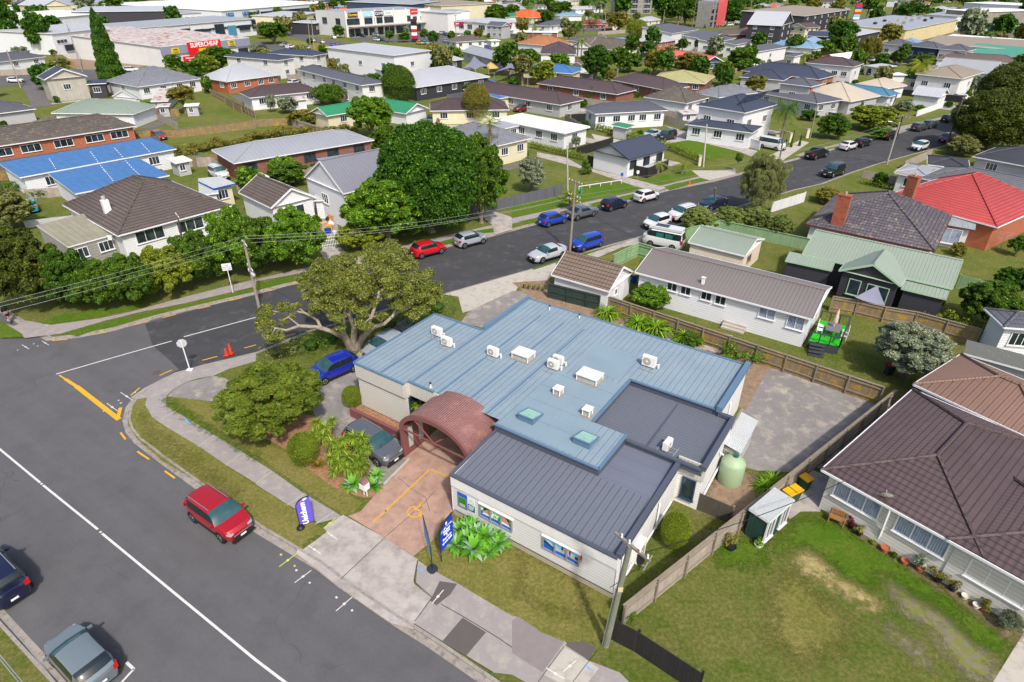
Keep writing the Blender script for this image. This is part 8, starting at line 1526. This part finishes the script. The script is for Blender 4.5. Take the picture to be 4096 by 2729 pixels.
for r_,ln_ in zip(FC.split('|'),LN):c_,k_,x_,y_,g_=r_.split();g_=int(g_);car('%s car %s, %s'%(dict(lblue='light blue',dgrey='dark grey',dred='dark red').get(c_,c_),NM[g_].replace('in the ','in '),ln_),k_,c_,'10 %s %s'%(x_,y_),HDS[g_],G2)
for lb,k_,c_,px,hd in(('white van with a roof rack outside the cafe','van','white','10 392 224',HC),('white car far left on the street','hatch','white','00 140 735',0.1),('black pickup beside the tan paling fence','ute','black','00 1130 492',1.9),('white SUV behind the low hedge','suv','white','00 1205 640',.2),('white van below the red netting, left','van','white','20 1925 232',.4),('white van below the red netting, right','van','white','20 2005 228',.4),('blue pickup between the long brown roofs','ute','blue','20 1190 840',2.6),('silver car beside the white garden wall','hatch','silver','20 545 300',.2),('magenta car on the far road','hatch','magenta','30 1030 118',.3),('blue car behind the low hedge in the yard','hatch','navy','30 1000 618',.5),('dark blue van behind the low hedge in the yard','van','navy','30 945 668',.9)):car(lb,k_,c_,px,hd,G2)
# ---------------------------------------------------------------- trees farther away
T3([
 ('tall leaning cypress beside the bare building plot','00',(800,130,1100,745),'deep','cone',.2,0,dict(lod=3)),('broad dark conifer beside the grey roofed far left house','00',(228,108,455,470),'deep','round',.5,0,dict(lod=2)),('dark tree cut by the left edge at the top','00',(-120,-40,140,420),'deep','round',1,0,{}),('grey leafless looking bush beside the parts shop','00',(1310,420,1420,560),'grey','wispy',.2,0,{}),
 ('bronze bush left of the parts shop sign','00',(1400,470,1565,590),'brown','round',0,0,dict(sh=1)),('large green tree in front of the parts shop door','00',(1800,430,2205,630),'mid','round',.5,0,{}),('yellow green shrub in front of the large green tree','00',(1775,512,2022,702),'yel','round',0,0,dict(sh=1)),('flat topped tree with bare stems on the back lawn','00',(1520,790,1808,955),'brown','round',2,0,{}),('green shrub left of the orange brick house','00',(1850,700,1955,860),'mid','round',0,0,dict(sh=1)),
 ('round green tree on the corner verge, left','10',(15,205,300,385),'mid','round',.5,0,{}),('round bush before the white shops','10',(698,238,822,345),'mid','round',0,0,dict(sh=1)),('small round car park tree nearest the shop doors','10',(1180,286,1273,368),'mid','round',.8,0,{}),('low wide hedge tree left of the pylon','10',(1300,300,1432,385),'mid','round',0,0,dict(sh=1)),('slim tree above the low wide hedge','10',(1350,242,1416,320),'grey','round',1,0,{}),('small round car park tree right of the pylon','10',(1502,268,1588,352),'mid','round',1,0,{}),
 ('oval car park tree beside the concrete pole','10',(1758,288,1836,400),'mid','round',.4,0,{}),('small car park tree, second from the corner shop','10',(1905,282,1985,380),'mid','round',.6,0,{}),('small car park tree at the corner shop','10',(1998,262,2090,362),'brown','round',.8,0,{}),('golden clipped bush on the dry verge','10',(550,420,682,482),'gold','round',0,0,dict(sh=1)),
 ('rounded dense tree left of the childcare roof','10',(1150,608,1472,952),'mid','ball',.5,0,dict(lod=3)),('bright green tree before the green roofed house','10',(835,880,1262,1225),'bright','round',.8,0,dict(lod=3)),('tall rounded olive tree before the dark brown roof','10',(1890,770,2162,1095),'brown','ball',.8,0,dict(lod=3)),('dark tree at the right side of the middle gardens','10',(2160,405,2400,635),'mid','round',1,0,{}),('wild scrubby bush in the brown roofed garden','10',(460,770,880,960),'mid','wispy',0,0,dict(sh=1,lod=2)),('silvery shrub against the brown roofed house','10',(185,885,388,1040),'grey','round',0,0,dict(sh=1)),('silvery upright shrub left of the brown roofed house','10',(88,870,185,1030),'grey','round',0,0,dict(sh=1)),
 ('golden brown bush above the fence','10',(300,1010,600,1160),'brown','round',0,0,dict(sh=1)),('bright bush at the left of the brown brick house','10',(90,1440,380,1640),'bright','round',0,0,dict(sh=1)),('feathery bush at the door of the brown brick house','10',(520,1350,680,1460),'grey','wispy',0,0,dict(sh=1)),('low bushes joining the bright tree and the huge evergreen','10',(1020,1160,1350,1400),'mid','round',0,0,dict(sh=1)),('dark mound behind the corner shop','10',(2040,45,2354,200),'mid','round',0,0,dict(sh=1)),
 ('dark green tree in the middle of the gardens','20',(628,420,935,705),'deep','round',.5,0,dict(lod=3)),('brown green round tree at the far road','20',(870,118,1100,275),'brown','round',.8,0,{}),('yellow green round tree at the far road corner','20',(1050,183,1250,340),'yel','ball',1.2,0,dict(lod=2)),('golden olive tree among the gardens','20',(1200,470,1425,665),'brown','round',.5,0,{}),('tall mixed green tree right of the golden olive tree','20',(1370,430,1510,650),'olive','round',.5,0,{}),('olive bush before the salmon roof','20',(1500,490,1740,665),'brown','round',0,0,dict(sh=1)),
 ('long dark bush below the mauve brown roof','20',(-20,460,275,605),'mid','round',0,0,dict(sh=1)),('yellow green bush before the blue roofed house','20',(160,565,420,765),'yel','round',.3,0,{}),('bright tree under the brown tiled roof','20',(330,490,545,625),'bright','round',.5,0,{}),('dark tree right of the salmon roof','20',(1980,440,2245,600),'mid','round',.8,0,{}),('palm like clump right of the salmon roof','20',(2040,560,2230,650),'mid','round',0,0,dict(sh=1)),('green bush between the brown roofs','20',(580,915,705,985),'mid','round',0,0,dict(sh=1)),('tall weedy bush before the brown roofs','20',(630,785,900,930),'mid','wispy',0,0,dict(sh=1)),
 ('bushy garden behind the pale salmon house','20',(1850,560,2050,780),'mid','round',0,0,dict(sh=1)),('brown bush beside the slate mottled roof','20',(2130,690,2354,850),'brown','round',0,0,dict(sh=1)),('garden thicket left of the golden olive tree','20',(930,490,1210,660),'mid','round',0,0,dict(sh=1)),('huge dark park tree at the top, left half','20',(1270,-60,1530,180),'deep','round',1,0,{}),('huge dark park tree at the top, right half','20',(1480,-60,1735,200),'mid','round',1,0,{}),('dark bush beside the red netting','20',(1950,80,2140,225),'deep','round',0,0,dict(sh=1)),('wispy pine right of the red netting','20',(1990,-30,2150,130),'deep','wispy',2,0,{}),
 ('small tree with dark leaves at the white roofed house','20',(165,1150,260,1295),'redl','round',.2,0,{}),('small round tree against the white roofed house','20',(545,1250,632,1360),'grey','round',.4,0,{}),('thin young tree on the corner verge','20',(2050,1410,2128,1510),'mid','round',1.2,0,{}),('agapanthus bed below the cream house steps','20',(30,1370,165,1450),'mid','round',0,0,dict(sh=1)),('trees at the far top beside the white towers','20',(310,30,580,120),'mid','round',.5,0,{}),('golden bush at the top beside the grey roofs','10',(1165,-8,1300,22),'gold','round',0,0,dict(sh=1)),
 ('big dark tree below the long cream warehouse, upper','30',(560,190,830,420),'deep','round',.5,0,dict(lod=2)),('big green tree below the long cream warehouse, lower','30',(600,340,850,500),'mid','round',.2,0,dict(sh=1)),('brown twiggy bush right of the big dark tree','30',(820,330,1060,560),'brown','wispy',.2,0,dict(lod=2)),('bright bush left of the big dark tree','30',(410,380,620,500),'bright','round',0,0,dict(sh=1)),('dark bushes before the light blue roof','30',(140,340,360,500),'mid','round',0,0,dict(sh=1)),('tall green tree before the navy terrace','30',(1180,408,1310,590),'mid','round',.3,0,{}),('dark bushes before the navy terrace','30',(1310,500,1540,610),'mid','round',0,0,dict(sh=1)),('dark bush at the left of the white terrace','30',(1110,470,1250,590),'mid','round',0,0,dict(sh=1)),
 ('yellow green garden tree behind the black SUV','30',(750,965,1215,1200),'yel','round',0,0,dict(sh=1,lod=3)),('deep green bush beside the pale gateposts','30',(450,1040,760,1275),'mid','round',0,0,dict(sh=1,lod=3)),('small dark bushes behind the wooden pole','30',(290,1010,470,1110),'deep','round',0,0,dict(sh=1)),('bright low bush at the kerb behind the black SUV','30',(930,1165,1110,1280),'bright','round',0,0,dict(sh=1)),('grey leaved tree beside the cypresses','30',(1850,710,1985,860),'grey','round',.3,0,{}),('dark round bush behind the white wall','30',(1190,930,1345,1020),'grey','round',0,0,dict(sh=1)),('small bright bush at the white wall','30',(1350,965,1440,1020),'bright','round',0,0,dict(sh=1)),('bushes behind the cream fan shaped roof','30',(720,925,890,1020),'mid','round',0,0,dict(sh=1)),
])
for i,(x,y0,y1)in enumerate(((1570,720,835),(1635,770,845),(1698,785,895),(1773,800,872),(1857,805,880))):tree('pointed cypress, number %s from the left of the row of five'%['one','two','three','four','five'][i],'30',x-32,y0,x+32,y1,'mid','cone',0.05,group='pointed cypresses')
for i,(x,y0,y1)in enumerate(((168,1275,1350),(228,1195,1350),(300,1230,1340))):tree('slim column cypress %s the pale gateposts'%['left of','behind','right of'][i],'30',x-14,y0,x+14,y1,'mid','cone',0.05,group='pointed cypresses')
palm('tall feathery palm with slim trunk, left of the brown gable','20',(600,540),(600,540),11,3.6,'mid');palm('lower feathery palm beside the tall slim one','20',(635,545),(635,545),6,3,'yel');palm('date palm before the white grey roofed house','20',(735,215),(735,215),12,6,'mid',26);palm('feathery palm before the red roofed brick house','20',(752,290),(752,290),7,5,'mid',26)
palm('feathery palm behind the white wall right of the beige roof','30',(1330,860),(1330,860),7,4.2,'yel',26);palm('feathery palm beside the brown roofed two storey house','30',(690,735),(690,735),3.5,3,'yel');palm('lush palm left of the pale gateposts','30',(120,1270),(120,1270),5.5,3.4,'mid',26);palm('small palm at the light blue roof','30',(320,600),(320,600),3,3,'yel');palm('nikau palm with upswept fronds at the teal roof','30',(1985,530),(1985,530),8,3,'deep',12);palm('low palm before the dark boarded fence','20',(1340,1600),(1340,1600),1.6,1.6,'yel',14);palm('low yellow palm at the corner of the dark boarded fence','20',(1560,1600),(1560,1600),1.4,1.6,'yel',14)
for lb,t,a,b2,h_ in(('leaning wooden pole with yellow cap behind the concrete faced house','00',(762,668),(610,215),9),('slim pole before the parts shop sign','00',(1800,490),(1735,205),9),('white lamp pole at the far left street','00',(192,810),(60,460),8.5),('wooden power pole by the commercial street','10',(535,455),(508,175),10.5),('concrete power pole at the shop car park','10',(1840,410),(1834,135),10.5),('concrete pole by the orange roof','20',(192,375),(192,95),10),('dark pole before the white timber fence','20',(850,325),(865,90),9),('leaning concrete pole beside the far park trees','20',(1385,240),(1410,55),9),('dark pole at the far crossing','20',(2180,235),(2205,5),12),('slim lamp pole by the commercial street','10',(502,445),(478,210),9)):simplepole(lb,t,a,b2,h_,arms=((-.5,1.2),)if 'lamp' not in lb else(),r=.17)
# ================================================================ the walking person and small things
SKN=M('skin','#a8745a',.6);BLC=M('black_cloth','#1c1d20',.9,var=.1);
def skin(name,pts,edges,mat,parent,lvl=2):
    me=bpy.data.meshes.new(name);me.from_pydata([p[:3]for p in pts],edges,[]);o=bpy.data.objects.new(name,me);C.objects.link(o);sk_=o.modifiers.new('s','SKIN');o.modifiers.new('u','SUBSURF').levels=lvl
    for i,p in enumerate(pts):v=me.skin_vertices[0].data[i];v.radius=(p[3],p[3]if len(p)<5 else p[4]);v.use_root=i==0
    dg=bpy.context.evaluated_depsgraph_get();dg.update();m2=bpy.data.meshes.new_from_object(o.evaluated_get(dg));bpy.data.objects.remove(o);m2.materials.clear();m2.materials.append(mat);m2.polygons.foreach_set('use_smooth',[True]*len(m2.polygons));o=bpy.data.objects.new(name,m2);C.objects.link(o)
    if parent is None:return o
    o.parent=parent;return o
b2=P('01 95 1392');pr_=skin('person',[(0,0,.95,.13,.10),(0,0,1.15,.13,.09),(0,0,1.38,.17,.10),(0,.01,1.50,.06),(0,.03,1.58,.075),(0,.05,1.68,.085,.10),(.09,0,.88,.09),(.10,.16,.50,.06),(.10,.10,.10,.04),(.10,.22,.05,.035),(-.09,0,.88,.09),(-.10,-.06,.50,.06),(-.10,-.36,.16,.04),(-.10,-.30,.04,.035),(.20,0,1.40,.055),(.25,-.12,1.15,.042),(.22,.02,.92,.032),(.22,.06,.84,.035,.02),(-.20,0,1.40,.055),(-.25,.08,1.15,.042),(-.20,.26,.98,.032),(-.20,.32,.92,.035,.02)],
 [(0,1),(1,2),(2,3),(3,4),(4,5),(0,6),(6,7),(7,8),(8,9),(0,10),(10,11),(11,12),(12,13),(2,14),(14,15),(15,16),(16,17),(2,18),(18,19),(19,20),(20,21)],SKN,None)
pr_.location=b2;pr_.rotation_euler=(0,0,-1.9);tag(pr_,'person in black hooded top, black shorts and backpack walking at the left edge','person')
skin('hooded_top',[(0,0,.98,.16,.12),(0,0,1.18,.155,.11),(0,0,1.39,.195,.12),(0,.02,1.55,.09),(0,.045,1.69,.105,.115),(.20,0,1.41,.075),(.25,-.12,1.16,.06),(.23,.0,.97,.05),(-.20,0,1.41,.075),(-.25,.08,1.16,.06),(-.21,.23,1.0,.05)],[(0,1),(1,2),(2,3),(3,4),(2,5),(5,6),(6,7),(2,8),(8,9),(9,10)],BLC,pr_)
skin('shorts',[(0,0,.95,.15,.12),(.09,.01,.85,.11),(.10,.12,.60,.09),(-.09,0,.85,.11),(-.10,-.03,.60,.09)],[(0,1),(1,2),(0,3),(3,4)],BLC,pr_)
m=MB();m.box((0,-.17,1.25),(.14,0,0),(0,.07,0),(0,0,.2),M('bag_dark','#23262e',.8));m.box((0,-.245,1.18),(.1,0,0),(0,.02,0),(0,0,.1),DTRIM);m.build('backpack',pr_,local=True)
for k,(x,y,z)in enumerate(((.10,.15,.045),(-.10,-.33,.07))):m=MB();m.box((x,y+.03,z),(.045,0,0),(0,.13,0),(0,0,.045),LET if k else BLC);m.build('shoe',pr_,local=True)
# heaps in the cottage yard, one thing each
JC=[('orange plastic crate','#c8782c',730,420),('blue tub','#1c3f9c',665,575),('red bin lying','#b8221c',840,458),('black rubbish bag','#1c1d20',660,455),('white sack','#c9ccd0',690,510),('brown cardboard box','#a87850',715,470),('white drum','#d0d4d8',725,580),('yellow board','#c89a2c',680,545),('grey sheet of iron','#8c9296',700,400),('black plastic tub','#222222',645,490),('pale timber offcut','#b09a78',630,520)]
for i,(lb,c_,x,y)in enumerate(JC):
    p=P('11 %d %d'%(x,y));m=MB();a=i*.7;s_=.3+.12*(i%3);X_=Vector((math.cos(a),math.sin(a),.1*(i%2)))*s_;Y_=Vector((-math.sin(a),math.cos(a),0))*s_*.8;h_=.15+.12*(i%3);mt=M('junk_%d'%i,c_,.6,var=.1)
    if 'drum' in lb or 'tyre' in lb or 'tub' in lb:m.lathe(p,[(0,0),(s_*.8,0),(s_,h_*2),(s_*.85,h_*2),(s_*.7,h_*.5),(0,h_*.5)],14,mt)
    elif 'bag' in lb or 'sack' in lb:m.lathe(p,[(0,0),(s_*.9,.02),(s_*1.1,h_),(s_*.7,h_*2),(s_*.15,h_*2.6),(s_*.25,h_*3),(0,h_*2.9)],9,mt)
    else:m.box(p+Vector((0,0,h_)),X_,Y_,(0,0,h_),mt);m.box(p+Vector((0,0,h_*2+.03)),X_*1.07,Y_*1.07,(0,0,.03),mt)
    single(m,lb.replace(' lying','').replace(' ','_'),lb+' among the rubbish behind the picket gate','rubbish',p,'rubbish in the cottage yard')
# dashed translucent strips on the blue roof
m=MB()
for(a,b2,n_)in(((450,1460),(520,1568),7),((820,1385),(980,1600),12),((1045,1355),(1240,1580),12),((1300,1320),(1400,1430),6),((960,1568),(1050,1680),7),((1230,1568),(1290,1620),4)):
    p,q_=PT('00',a,3.06+.0),PT('00',b2,3.06)
    for k in range(n_):m.bar(p.lerp(q_,(k+.1)/n_)+Vector((0,0,.12)),p.lerp(q_,(k+.6)/n_)+Vector((0,0,.12)),.10,.02,TRIM)
m.build('ridge_fixings',bl1['root'])
# letterboxes, gateposts, clothes lines, verge rail
def lbox(lb,px,c_,h_=1.1):
    p=P(px);m=MB();m.bar(p,p+Vector((0,0,h_-.25)),.08,.08,FTMB);m.box(p+Vector((0,0,h_-.1)),(.18,0,0),(0,.14,0),(0,0,.16),c_);m.box(p+Vector((0,0,h_+.09)),(.2,0,0),(0,.17,0),(0,0,.03),c_);single(m,'letterbox',lb,'letterbox',p,'letterboxes along the side street')
lbox('blue letterbox at the end of the white verge rail','21 1005 105',PB,1.2);lbox('white letterbox by the dark boarded fence','21 1150 90',TRIM,1.3)
m=MB();a,b2=P('21 615 178',.0),P('21 1005 118',.0);a.z=b2.z=0
m.bar(a+Vector((0,0,.5)),b2+Vector((0,0,.5)),.08,.08,TRIM)
for k in range(5):p=a.lerp(b2,k/4);m.bar(p,p+Vector((0,0,.5)),.08,.08,TRIM)
single(m,'verge_rail','low white rail along the lawn behind the wooden power pole','rail',a)
p=P('21 635 215');m=MB();m.cyl(p,p+Vector((0,0,.75)),.16,.16,14,M('service_green','#2c8a70',.5));m.cyl(p+Vector((0,0,.75)),p+Vector((0,0,.85)),.19,.17,14,MC['service_green']);single(m,'service_pillar','short green service pillar at the end of the white rail','service pillar',p)
for lb,px in(('pale brick gatepost at the corner lawn','20 1722 1525'),('pale gatepost left of the slim cypresses','30 70 1330'),('pale gatepost between the slim cypresses','30 200 1310'),('pale gatepost at the reddish pole','30 355 1270')):
    p=P(px);m=MB();m.box(p+Vector((0,0,.8)),(.25,0,0),(0,.25,0),(0,0,.8),PLAST2);m.box(p+Vector((0,0,1.65)),(.31,0,0),(0,.31,0),(0,0,.06),CONC2);single(m,'gatepost',lb,'gatepost',p,'pale gateposts')
for lb,t,x,y in(('rotary clothes line behind the blue roofed house','00',1850,1535),('rotary clothes line on the grass right of the red roofed house','31',2125,740)):
    p=PT(t,(x,y));m=MB();m.cyl(p,p+Vector((0,0,1.9)),.03,.03,8,STEEL)
    for k in range(4):a=k*math.pi/2+.4;d=Vector((math.cos(a),math.sin(a),0));e=Vector((math.cos(a+math.pi/2),math.sin(a+math.pi/2),0));m.bar(p+Vector((0,0,1.6)),p+d*1.5+Vector((0,0,1.95)),.03,.03,STEEL);[m.bar(p+d*f+Vector((0,0,1.6+.23*f)),p+e*f+Vector((0,0,1.6+.23*f)),.015,.015,STEEL)for f in(.6,1.0,1.45)]
    single(m,'clothes_line',lb,'clothes line',p,'clothes lines')
# shade sails and thatched umbrella of the childcare yard
def sail(lb,t,pts,hs,c_):
    q_=[PT(t,p,h_)for p,h_ in zip(pts,hs)];c=sum(q_,Vector())/len(q_)+Vector((0,0,.5));rt=thing('shade_sail',lb,'shade sail',Vector((c.x,c.y,0)),'shade sails of the childcare yard');m=MB()
    for i in range(len(q_)):a,b3=q_[i-1],q_[i];md=(a+b3)/2+(c-(a+b3)/2)*.25;m.poly([a,md,c],c_,smooth=True);m.poly([md,b3,c],c_,smooth=True)
    m.build('cloth',rt);[MB().bar((p.x,p.y,0),p,.12,.12,STEEL).build('post',rt)for p in q_]
sail('grey shade sail left of the thatched umbrella','10',((1905,625),(2005,515),(2140,610),(2020,640)),(3.2,4.2,3,3),M('sail_cloth','#77788a'));sail('grey shade sail right of the thatched umbrella','10',((2190,665),(2345,580),(2500,690),(2330,640)),(3,4.2,3,3),MC['sail_cloth'])
p=P('10 2160 700');m=MB();m.cyl(p,p+Vector((0,0,3)),.1,.1,8,PWD);m.lathe(p,[(2.4,2.3),(1.2,3.1),(.1,3.8),(0,3.8)],16,M('thatch','#b39858',.9,'chip',var=.2,ns=3));single(m,'thatched_umbrella','straw thatched umbrella in the childcare yard','umbrella',p)
# ================================================================ the rest of the gardens: houses, fences and shrubs between those above
from mathutils.kdtree import KDTree
rf_=random.Random(11);NOGO=[(hole,1)]
for o in list(C.objects):
    if o.type=='MESH' and o.get('kind')=='structure' and any(k in o.name for k in('street','road','car_park','highway','drive','site','path','yard','crossing'))and len(o.data.polygons)==1:NOGO.append(([o.matrix_world@v.co for v in o.data.vertices],1))
PTS=[Vector(o.location)for o in C.objects if o.parent is None and o.get('category')in('tree','shrub','palm','hedge','car','pole','utility pole','pylon sign')]
def free(p,r,pts=True):
    for ring,*_ in FOOT:
        c=(ring[0]+ring[2])/2
        if(Vector((p.x,p.y,0))-Vector((c.x,c.y,0))).length<(ring[0]-ring[2]).length/2+r+.5:
            if inside(p.x,p.y,ring):return False
            for i in range(4):
                a,b2=ring[i-1],ring[i];e=b2-a;k=max(0,min(1,((p.x-a.x)*e.x+(p.y-a.y)*e.y)/max(1e-6,e.x**2+e.y**2)))
                if math.hypot(p.x-a.x-k*e.x,p.y-a.y-k*e.y)<r:return False
    for ring,*_ in NOGO:
        if inside(p.x,p.y,ring):return False
    return not pts or all((q.x-p.x)**2+(q.y-p.y)**2>(r+1.0)**2 for q in PTS)
USED=set()
def near_label(p,pre):
    best=sorted(((f[1].location-Vector((p.x,p.y,0))).length,i)for i,f in enumerate(FOOT)if f[1].get('label'))[:3]
    for _,i in best:
        r=FOOT[i][1];d=p-r.location;side='behind' if d.y>abs(d.x)else 'in front of' if-d.y>abs(d.x)else 'left of' if d.x<0 else 'right of'
        w_=(pre+' '+side+' the '+r['label'].replace(',','')).split()[:16]
        while w_[-1]in('the','of','and','with','in','a','behind','beside','before','between','right','left','front','by','at','its','over','above','below','on','one','far','white','pale','grey','brown','long','dark','slim','pointed'):w_.pop()
        s_=' '.join(w_)
        if s_ not in USED:USED.add(s_);return s_
    return None
nh=0;RC=[('charcoal','dark grey'),('grey','grey'),('dbrown','dark brown'),('brown','brown'),('lgrey','pale grey'),('slate','mottled grey'),('white','white'),('navy','navy'),('orange','orange'),('red','red'),('lblue','light blue'),('tan','tan')]
for it in range(7000):
    if nh>=130:break
    x=rf_.uniform(-100,9500);y=rf_.uniform(15,560)if it%3 else rf_.uniform(5,150);p=P('00 %f %f'%(x,y));L_=rf_.uniform(8,15);D_=rf_.uniform(6,9.5);a=rf_.choice((HF+math.pi,HS,HS+.3));X_=Vector((math.cos(a),math.sin(a),0))
    if X_.x<0:X_=-X_
    Y_=Vector((-X_.y,X_.x,0));c=p+X_*L_/2+Y_*D_/2
    if not all(free(p+X_*L_*u+Y_*D_*v,1.2)for u in(0,.5,1)for v in(0,.5,1)):continue
    rc,rn=RC[min(11,int(rf_.random()**1.4*12))];ty=rf_.choice((Hp,Hp,Ga));wk=rf_.choice('wwwpygb');s2=rf_.random()<.25;lb=near_label(c,'%s %s roofed house%s'%(rn,'hip' if ty==Hp else 'gable',' of two storeys' if s2 else ''))
    if not lb:continue
    root=thing('house',lb,'house',p,'houses of the neighbourhood');hh_=5.2 if s2 else 2.9;block(root,p+Y_*D_,p,p+X_*L_,hh_,roof=ty,rmat=RT_[rc],wmat=WK[wk],nw=(3,2)if p.y<330 else(3,0),storeys=2 if s2 else 1,pitch=20);nh+=1
# back and side fences
nf_=0
for ring,root,h_ in list(FOOT):
    if nf_>=90 or not root.get('label')or root.get('category')!='house' or not 82<root.location.y<420:continue
    q0,q1,q2,q3=ring;X_=(q1-q0).normalized();Y_=(q3-q0).normalized()
    for(a,b2,sd_)in((q0-X_*2.2-Y_*2,q3-X_*2.2+Y_*2.5,'left'),(q3-X_*2+Y_*2.4,q2+X_*2+Y_*2.4,'back'),(q0-X_*1-Y_*3.4,q1+X_*1.5-Y_*3.4,'front')):
        if rf_.random()<.25 or not all(free(a.lerp(b2,k),.5,k in(.25,.75))for k in(0,.12,.25,.38,.5,.62,.75,.88,1)):continue
        w_=('%s %s fence at the %s of the %s'%(rf_.choice(('timber','weathered','plain')),rf_.choice(('paling','board')),sd_,root['label'].replace(',',''))).split()[:16];lb=' '.join(w_)
        if lb in USED:continue
        USED.add(lb);fence(lb,'',[a,b2],1.5,rf_.choice((PAL,PALY,PAL,FGRY,PALD)),3.0 if root.location.y<130 else 9,rails=(.8,)if root.location.y<130 else());nf_+=1
# paved strips beside the houses
for ring,root,h_ in list(FOOT):
    if 82<root.location.y<400 and rf_.random()<.5:
        q0,q1,q2,q3=ring;X_=(q1-q0).normalized();Y_=(q3-q0).normalized();s_=[q1,q1+X_*3,q2+X_*3+Y_*1,q2+Y_*1]if rf_.random()<.5 else[q0-Y_*2.2,q1-Y_*2.2,q1,q0];sheet('paving','',s_,rf_.choice((CONC,CONC2,DRIVE,PATH)))
# sheds and cars in the gardens and drives
nc_=ng_=0
for it in range(2500):
    ft,root,h_=FOOT[rf_.randrange(len(FOOT))];X_=(ft[1]-ft[0]).normalized();Y_=(ft[3]-ft[0]).normalized();p=ft[0].lerp(ft[1],rf_.random())-Y_*rf_.uniform(2,7)if it%2 else ft[1]+X_*rf_.uniform(2,4)+Y_*rf_.uniform(-3,6)
    if not 80<p.y<480:continue
    if it%3 and nc_<42:
        if not free(p,1.7):continue
        kd,cl=rf_.choice((('hatch','white'),('suv','silver'),('hatch','grey'),('suv','black'),('hatch','blue'),('sedan','silver'),('hatch','red'),('mpv','white'),('van','white')));lb=near_label(p,cl+' '+dict(hatch='hatchback',suv='SUV',sedan='saloon',mpv='tall hatchback',van='van')[kd])
        if lb:car(lb,kd,cl,p,math.atan2(Y_.y,Y_.x)+(3.14 if it%4 else 0),'cars in the gardens and drives');PTS.append(p);nc_+=1
    elif ng_<48:
        a_,b_=rf_.uniform(2.5,5),rf_.uniform(2.2,4)
        if not all(free(p+X_*a_*u+Y_*b_*v,.5)for u in(0,.5,1)for v in(0,1)):continue
        lb=near_label(p,rf_.choice(('small white','little grey','low cream'))+' garden shed')
        if lb:rt=thing('garden_shed',lb,'shed',p,'sheds in the gardens');block(rt,p+Y_*b_,p,p+X_*a_,2.2,roof='flat',rmat=RT_[rf_.choice(('white','lgrey','grey','green','rusty'))],wmat=rf_.choice((WHT,GREYB,CREAM)),nw=(1,0),ws=.8,pitch=3);ng_+=1
# shrubs and trees
ns_=0
for it in range(9000):
    if ns_>=400:break
    x=rf_.uniform(-60,9450);y=rf_.uniform(8,900)if it%4 else rf_.uniform(0,260);p=P('00 %f %f'%(x,y));dist=p.length
    if(1380<x<2320 and 330<y<640)or(3000<x<4750 and 230<y<420):continue
    if dist<62 or dist>900:continue
    big=rf_.random();r=(.7+1.6*big if dist<130 else 1.2+2.6*big)if dist<300 else 2.5+4*big
    if it%3==0:
        ft=FOOT[rf_.randrange(len(FOOT))][0];a_,b_=(ft[0],ft[1])if rf_.random()<.6 else(ft[0],ft[3]);o_=(ft[0]-(ft[3]if b_ is ft[1]else ft[1])).normalized();r=rf_.uniform(.6,1.3);p=a_.lerp(b_,rf_.random())+o_*(r*.8+.2);dist=p.length
        if dist<75 or dist>420:continue
    if not free(p,r*.6):continue
    lf=rf_.choice(('mid','deep','mid','dark','olive','brown','dark','grey','deep'));cn=dict(mid='mid green',deep='deep green',dark='dark green',olive='olive',brown='bronze green',yel='yellow green',grey='grey green')[lf];tall=r>1.6 and rf_.random()<.6
    lb=near_label(p,'%s %s %s'%(rf_.choice(('bushy','leafy','rounded','dense','loose','spreading')),cn,'tree' if tall else 'shrub'))
    if not lb:continue
    PTS.append(p);hz=r*rf_.uniform(.75,1.15);cl_=r*.5 if tall else 0;o=bpy.data.objects.new('crown' if tall else 'shrub',crown_mesh('round',1 if dist<140 else 0,it%3));C.objects.link(o);me=o.data
    if not me.materials:me.materials.append(LV[lf])
    o.material_slots[0].link='OBJECT';o.material_slots[0].material=LV[lf];o.scale=(r,r*rf_.uniform(.8,1.1),hz);o.rotation_euler=(0,0,rf_.uniform(0,6))
    if tall:
        rt=thing('tree',lb,'tree',p,'trees among the houses');m=MB();m.cyl(p,p+Vector((0,0,cl_+hz)),r*.12,r*.05,6,TRK);m.build('trunk',rt);o.parent=rt;o.location=(0,0,cl_+hz*.95)
    else:o.location=p+Vector((0,0,hz*.75));tag(o,lb,'shrub','garden shrubs')
    ns_+=1
# the wooded edge beyond the last roofs
lob=[]
for i in range(520):
    x=-700+1500*rf_.random();y=560+abs(x)*.25+420*rf_.random()**1.5;r=rf_.uniform(5,10);p=Vector((x,y,0))
    if free(p,r,False):lob.append(((x,y-600,r*.45),(r,r,r*.75)))
me=leafmesh('woodland',lob,90000,.9,3);me.materials.append(LV['mid']);o=bpy.data.objects.new('far_woodland',me);C.objects.link(o);o.location=(0,600,0);tag(o,'far wood of mixed green trees along the top edge','woodland',None,'stuff')
print('FILL',nh,nf_,ns_)
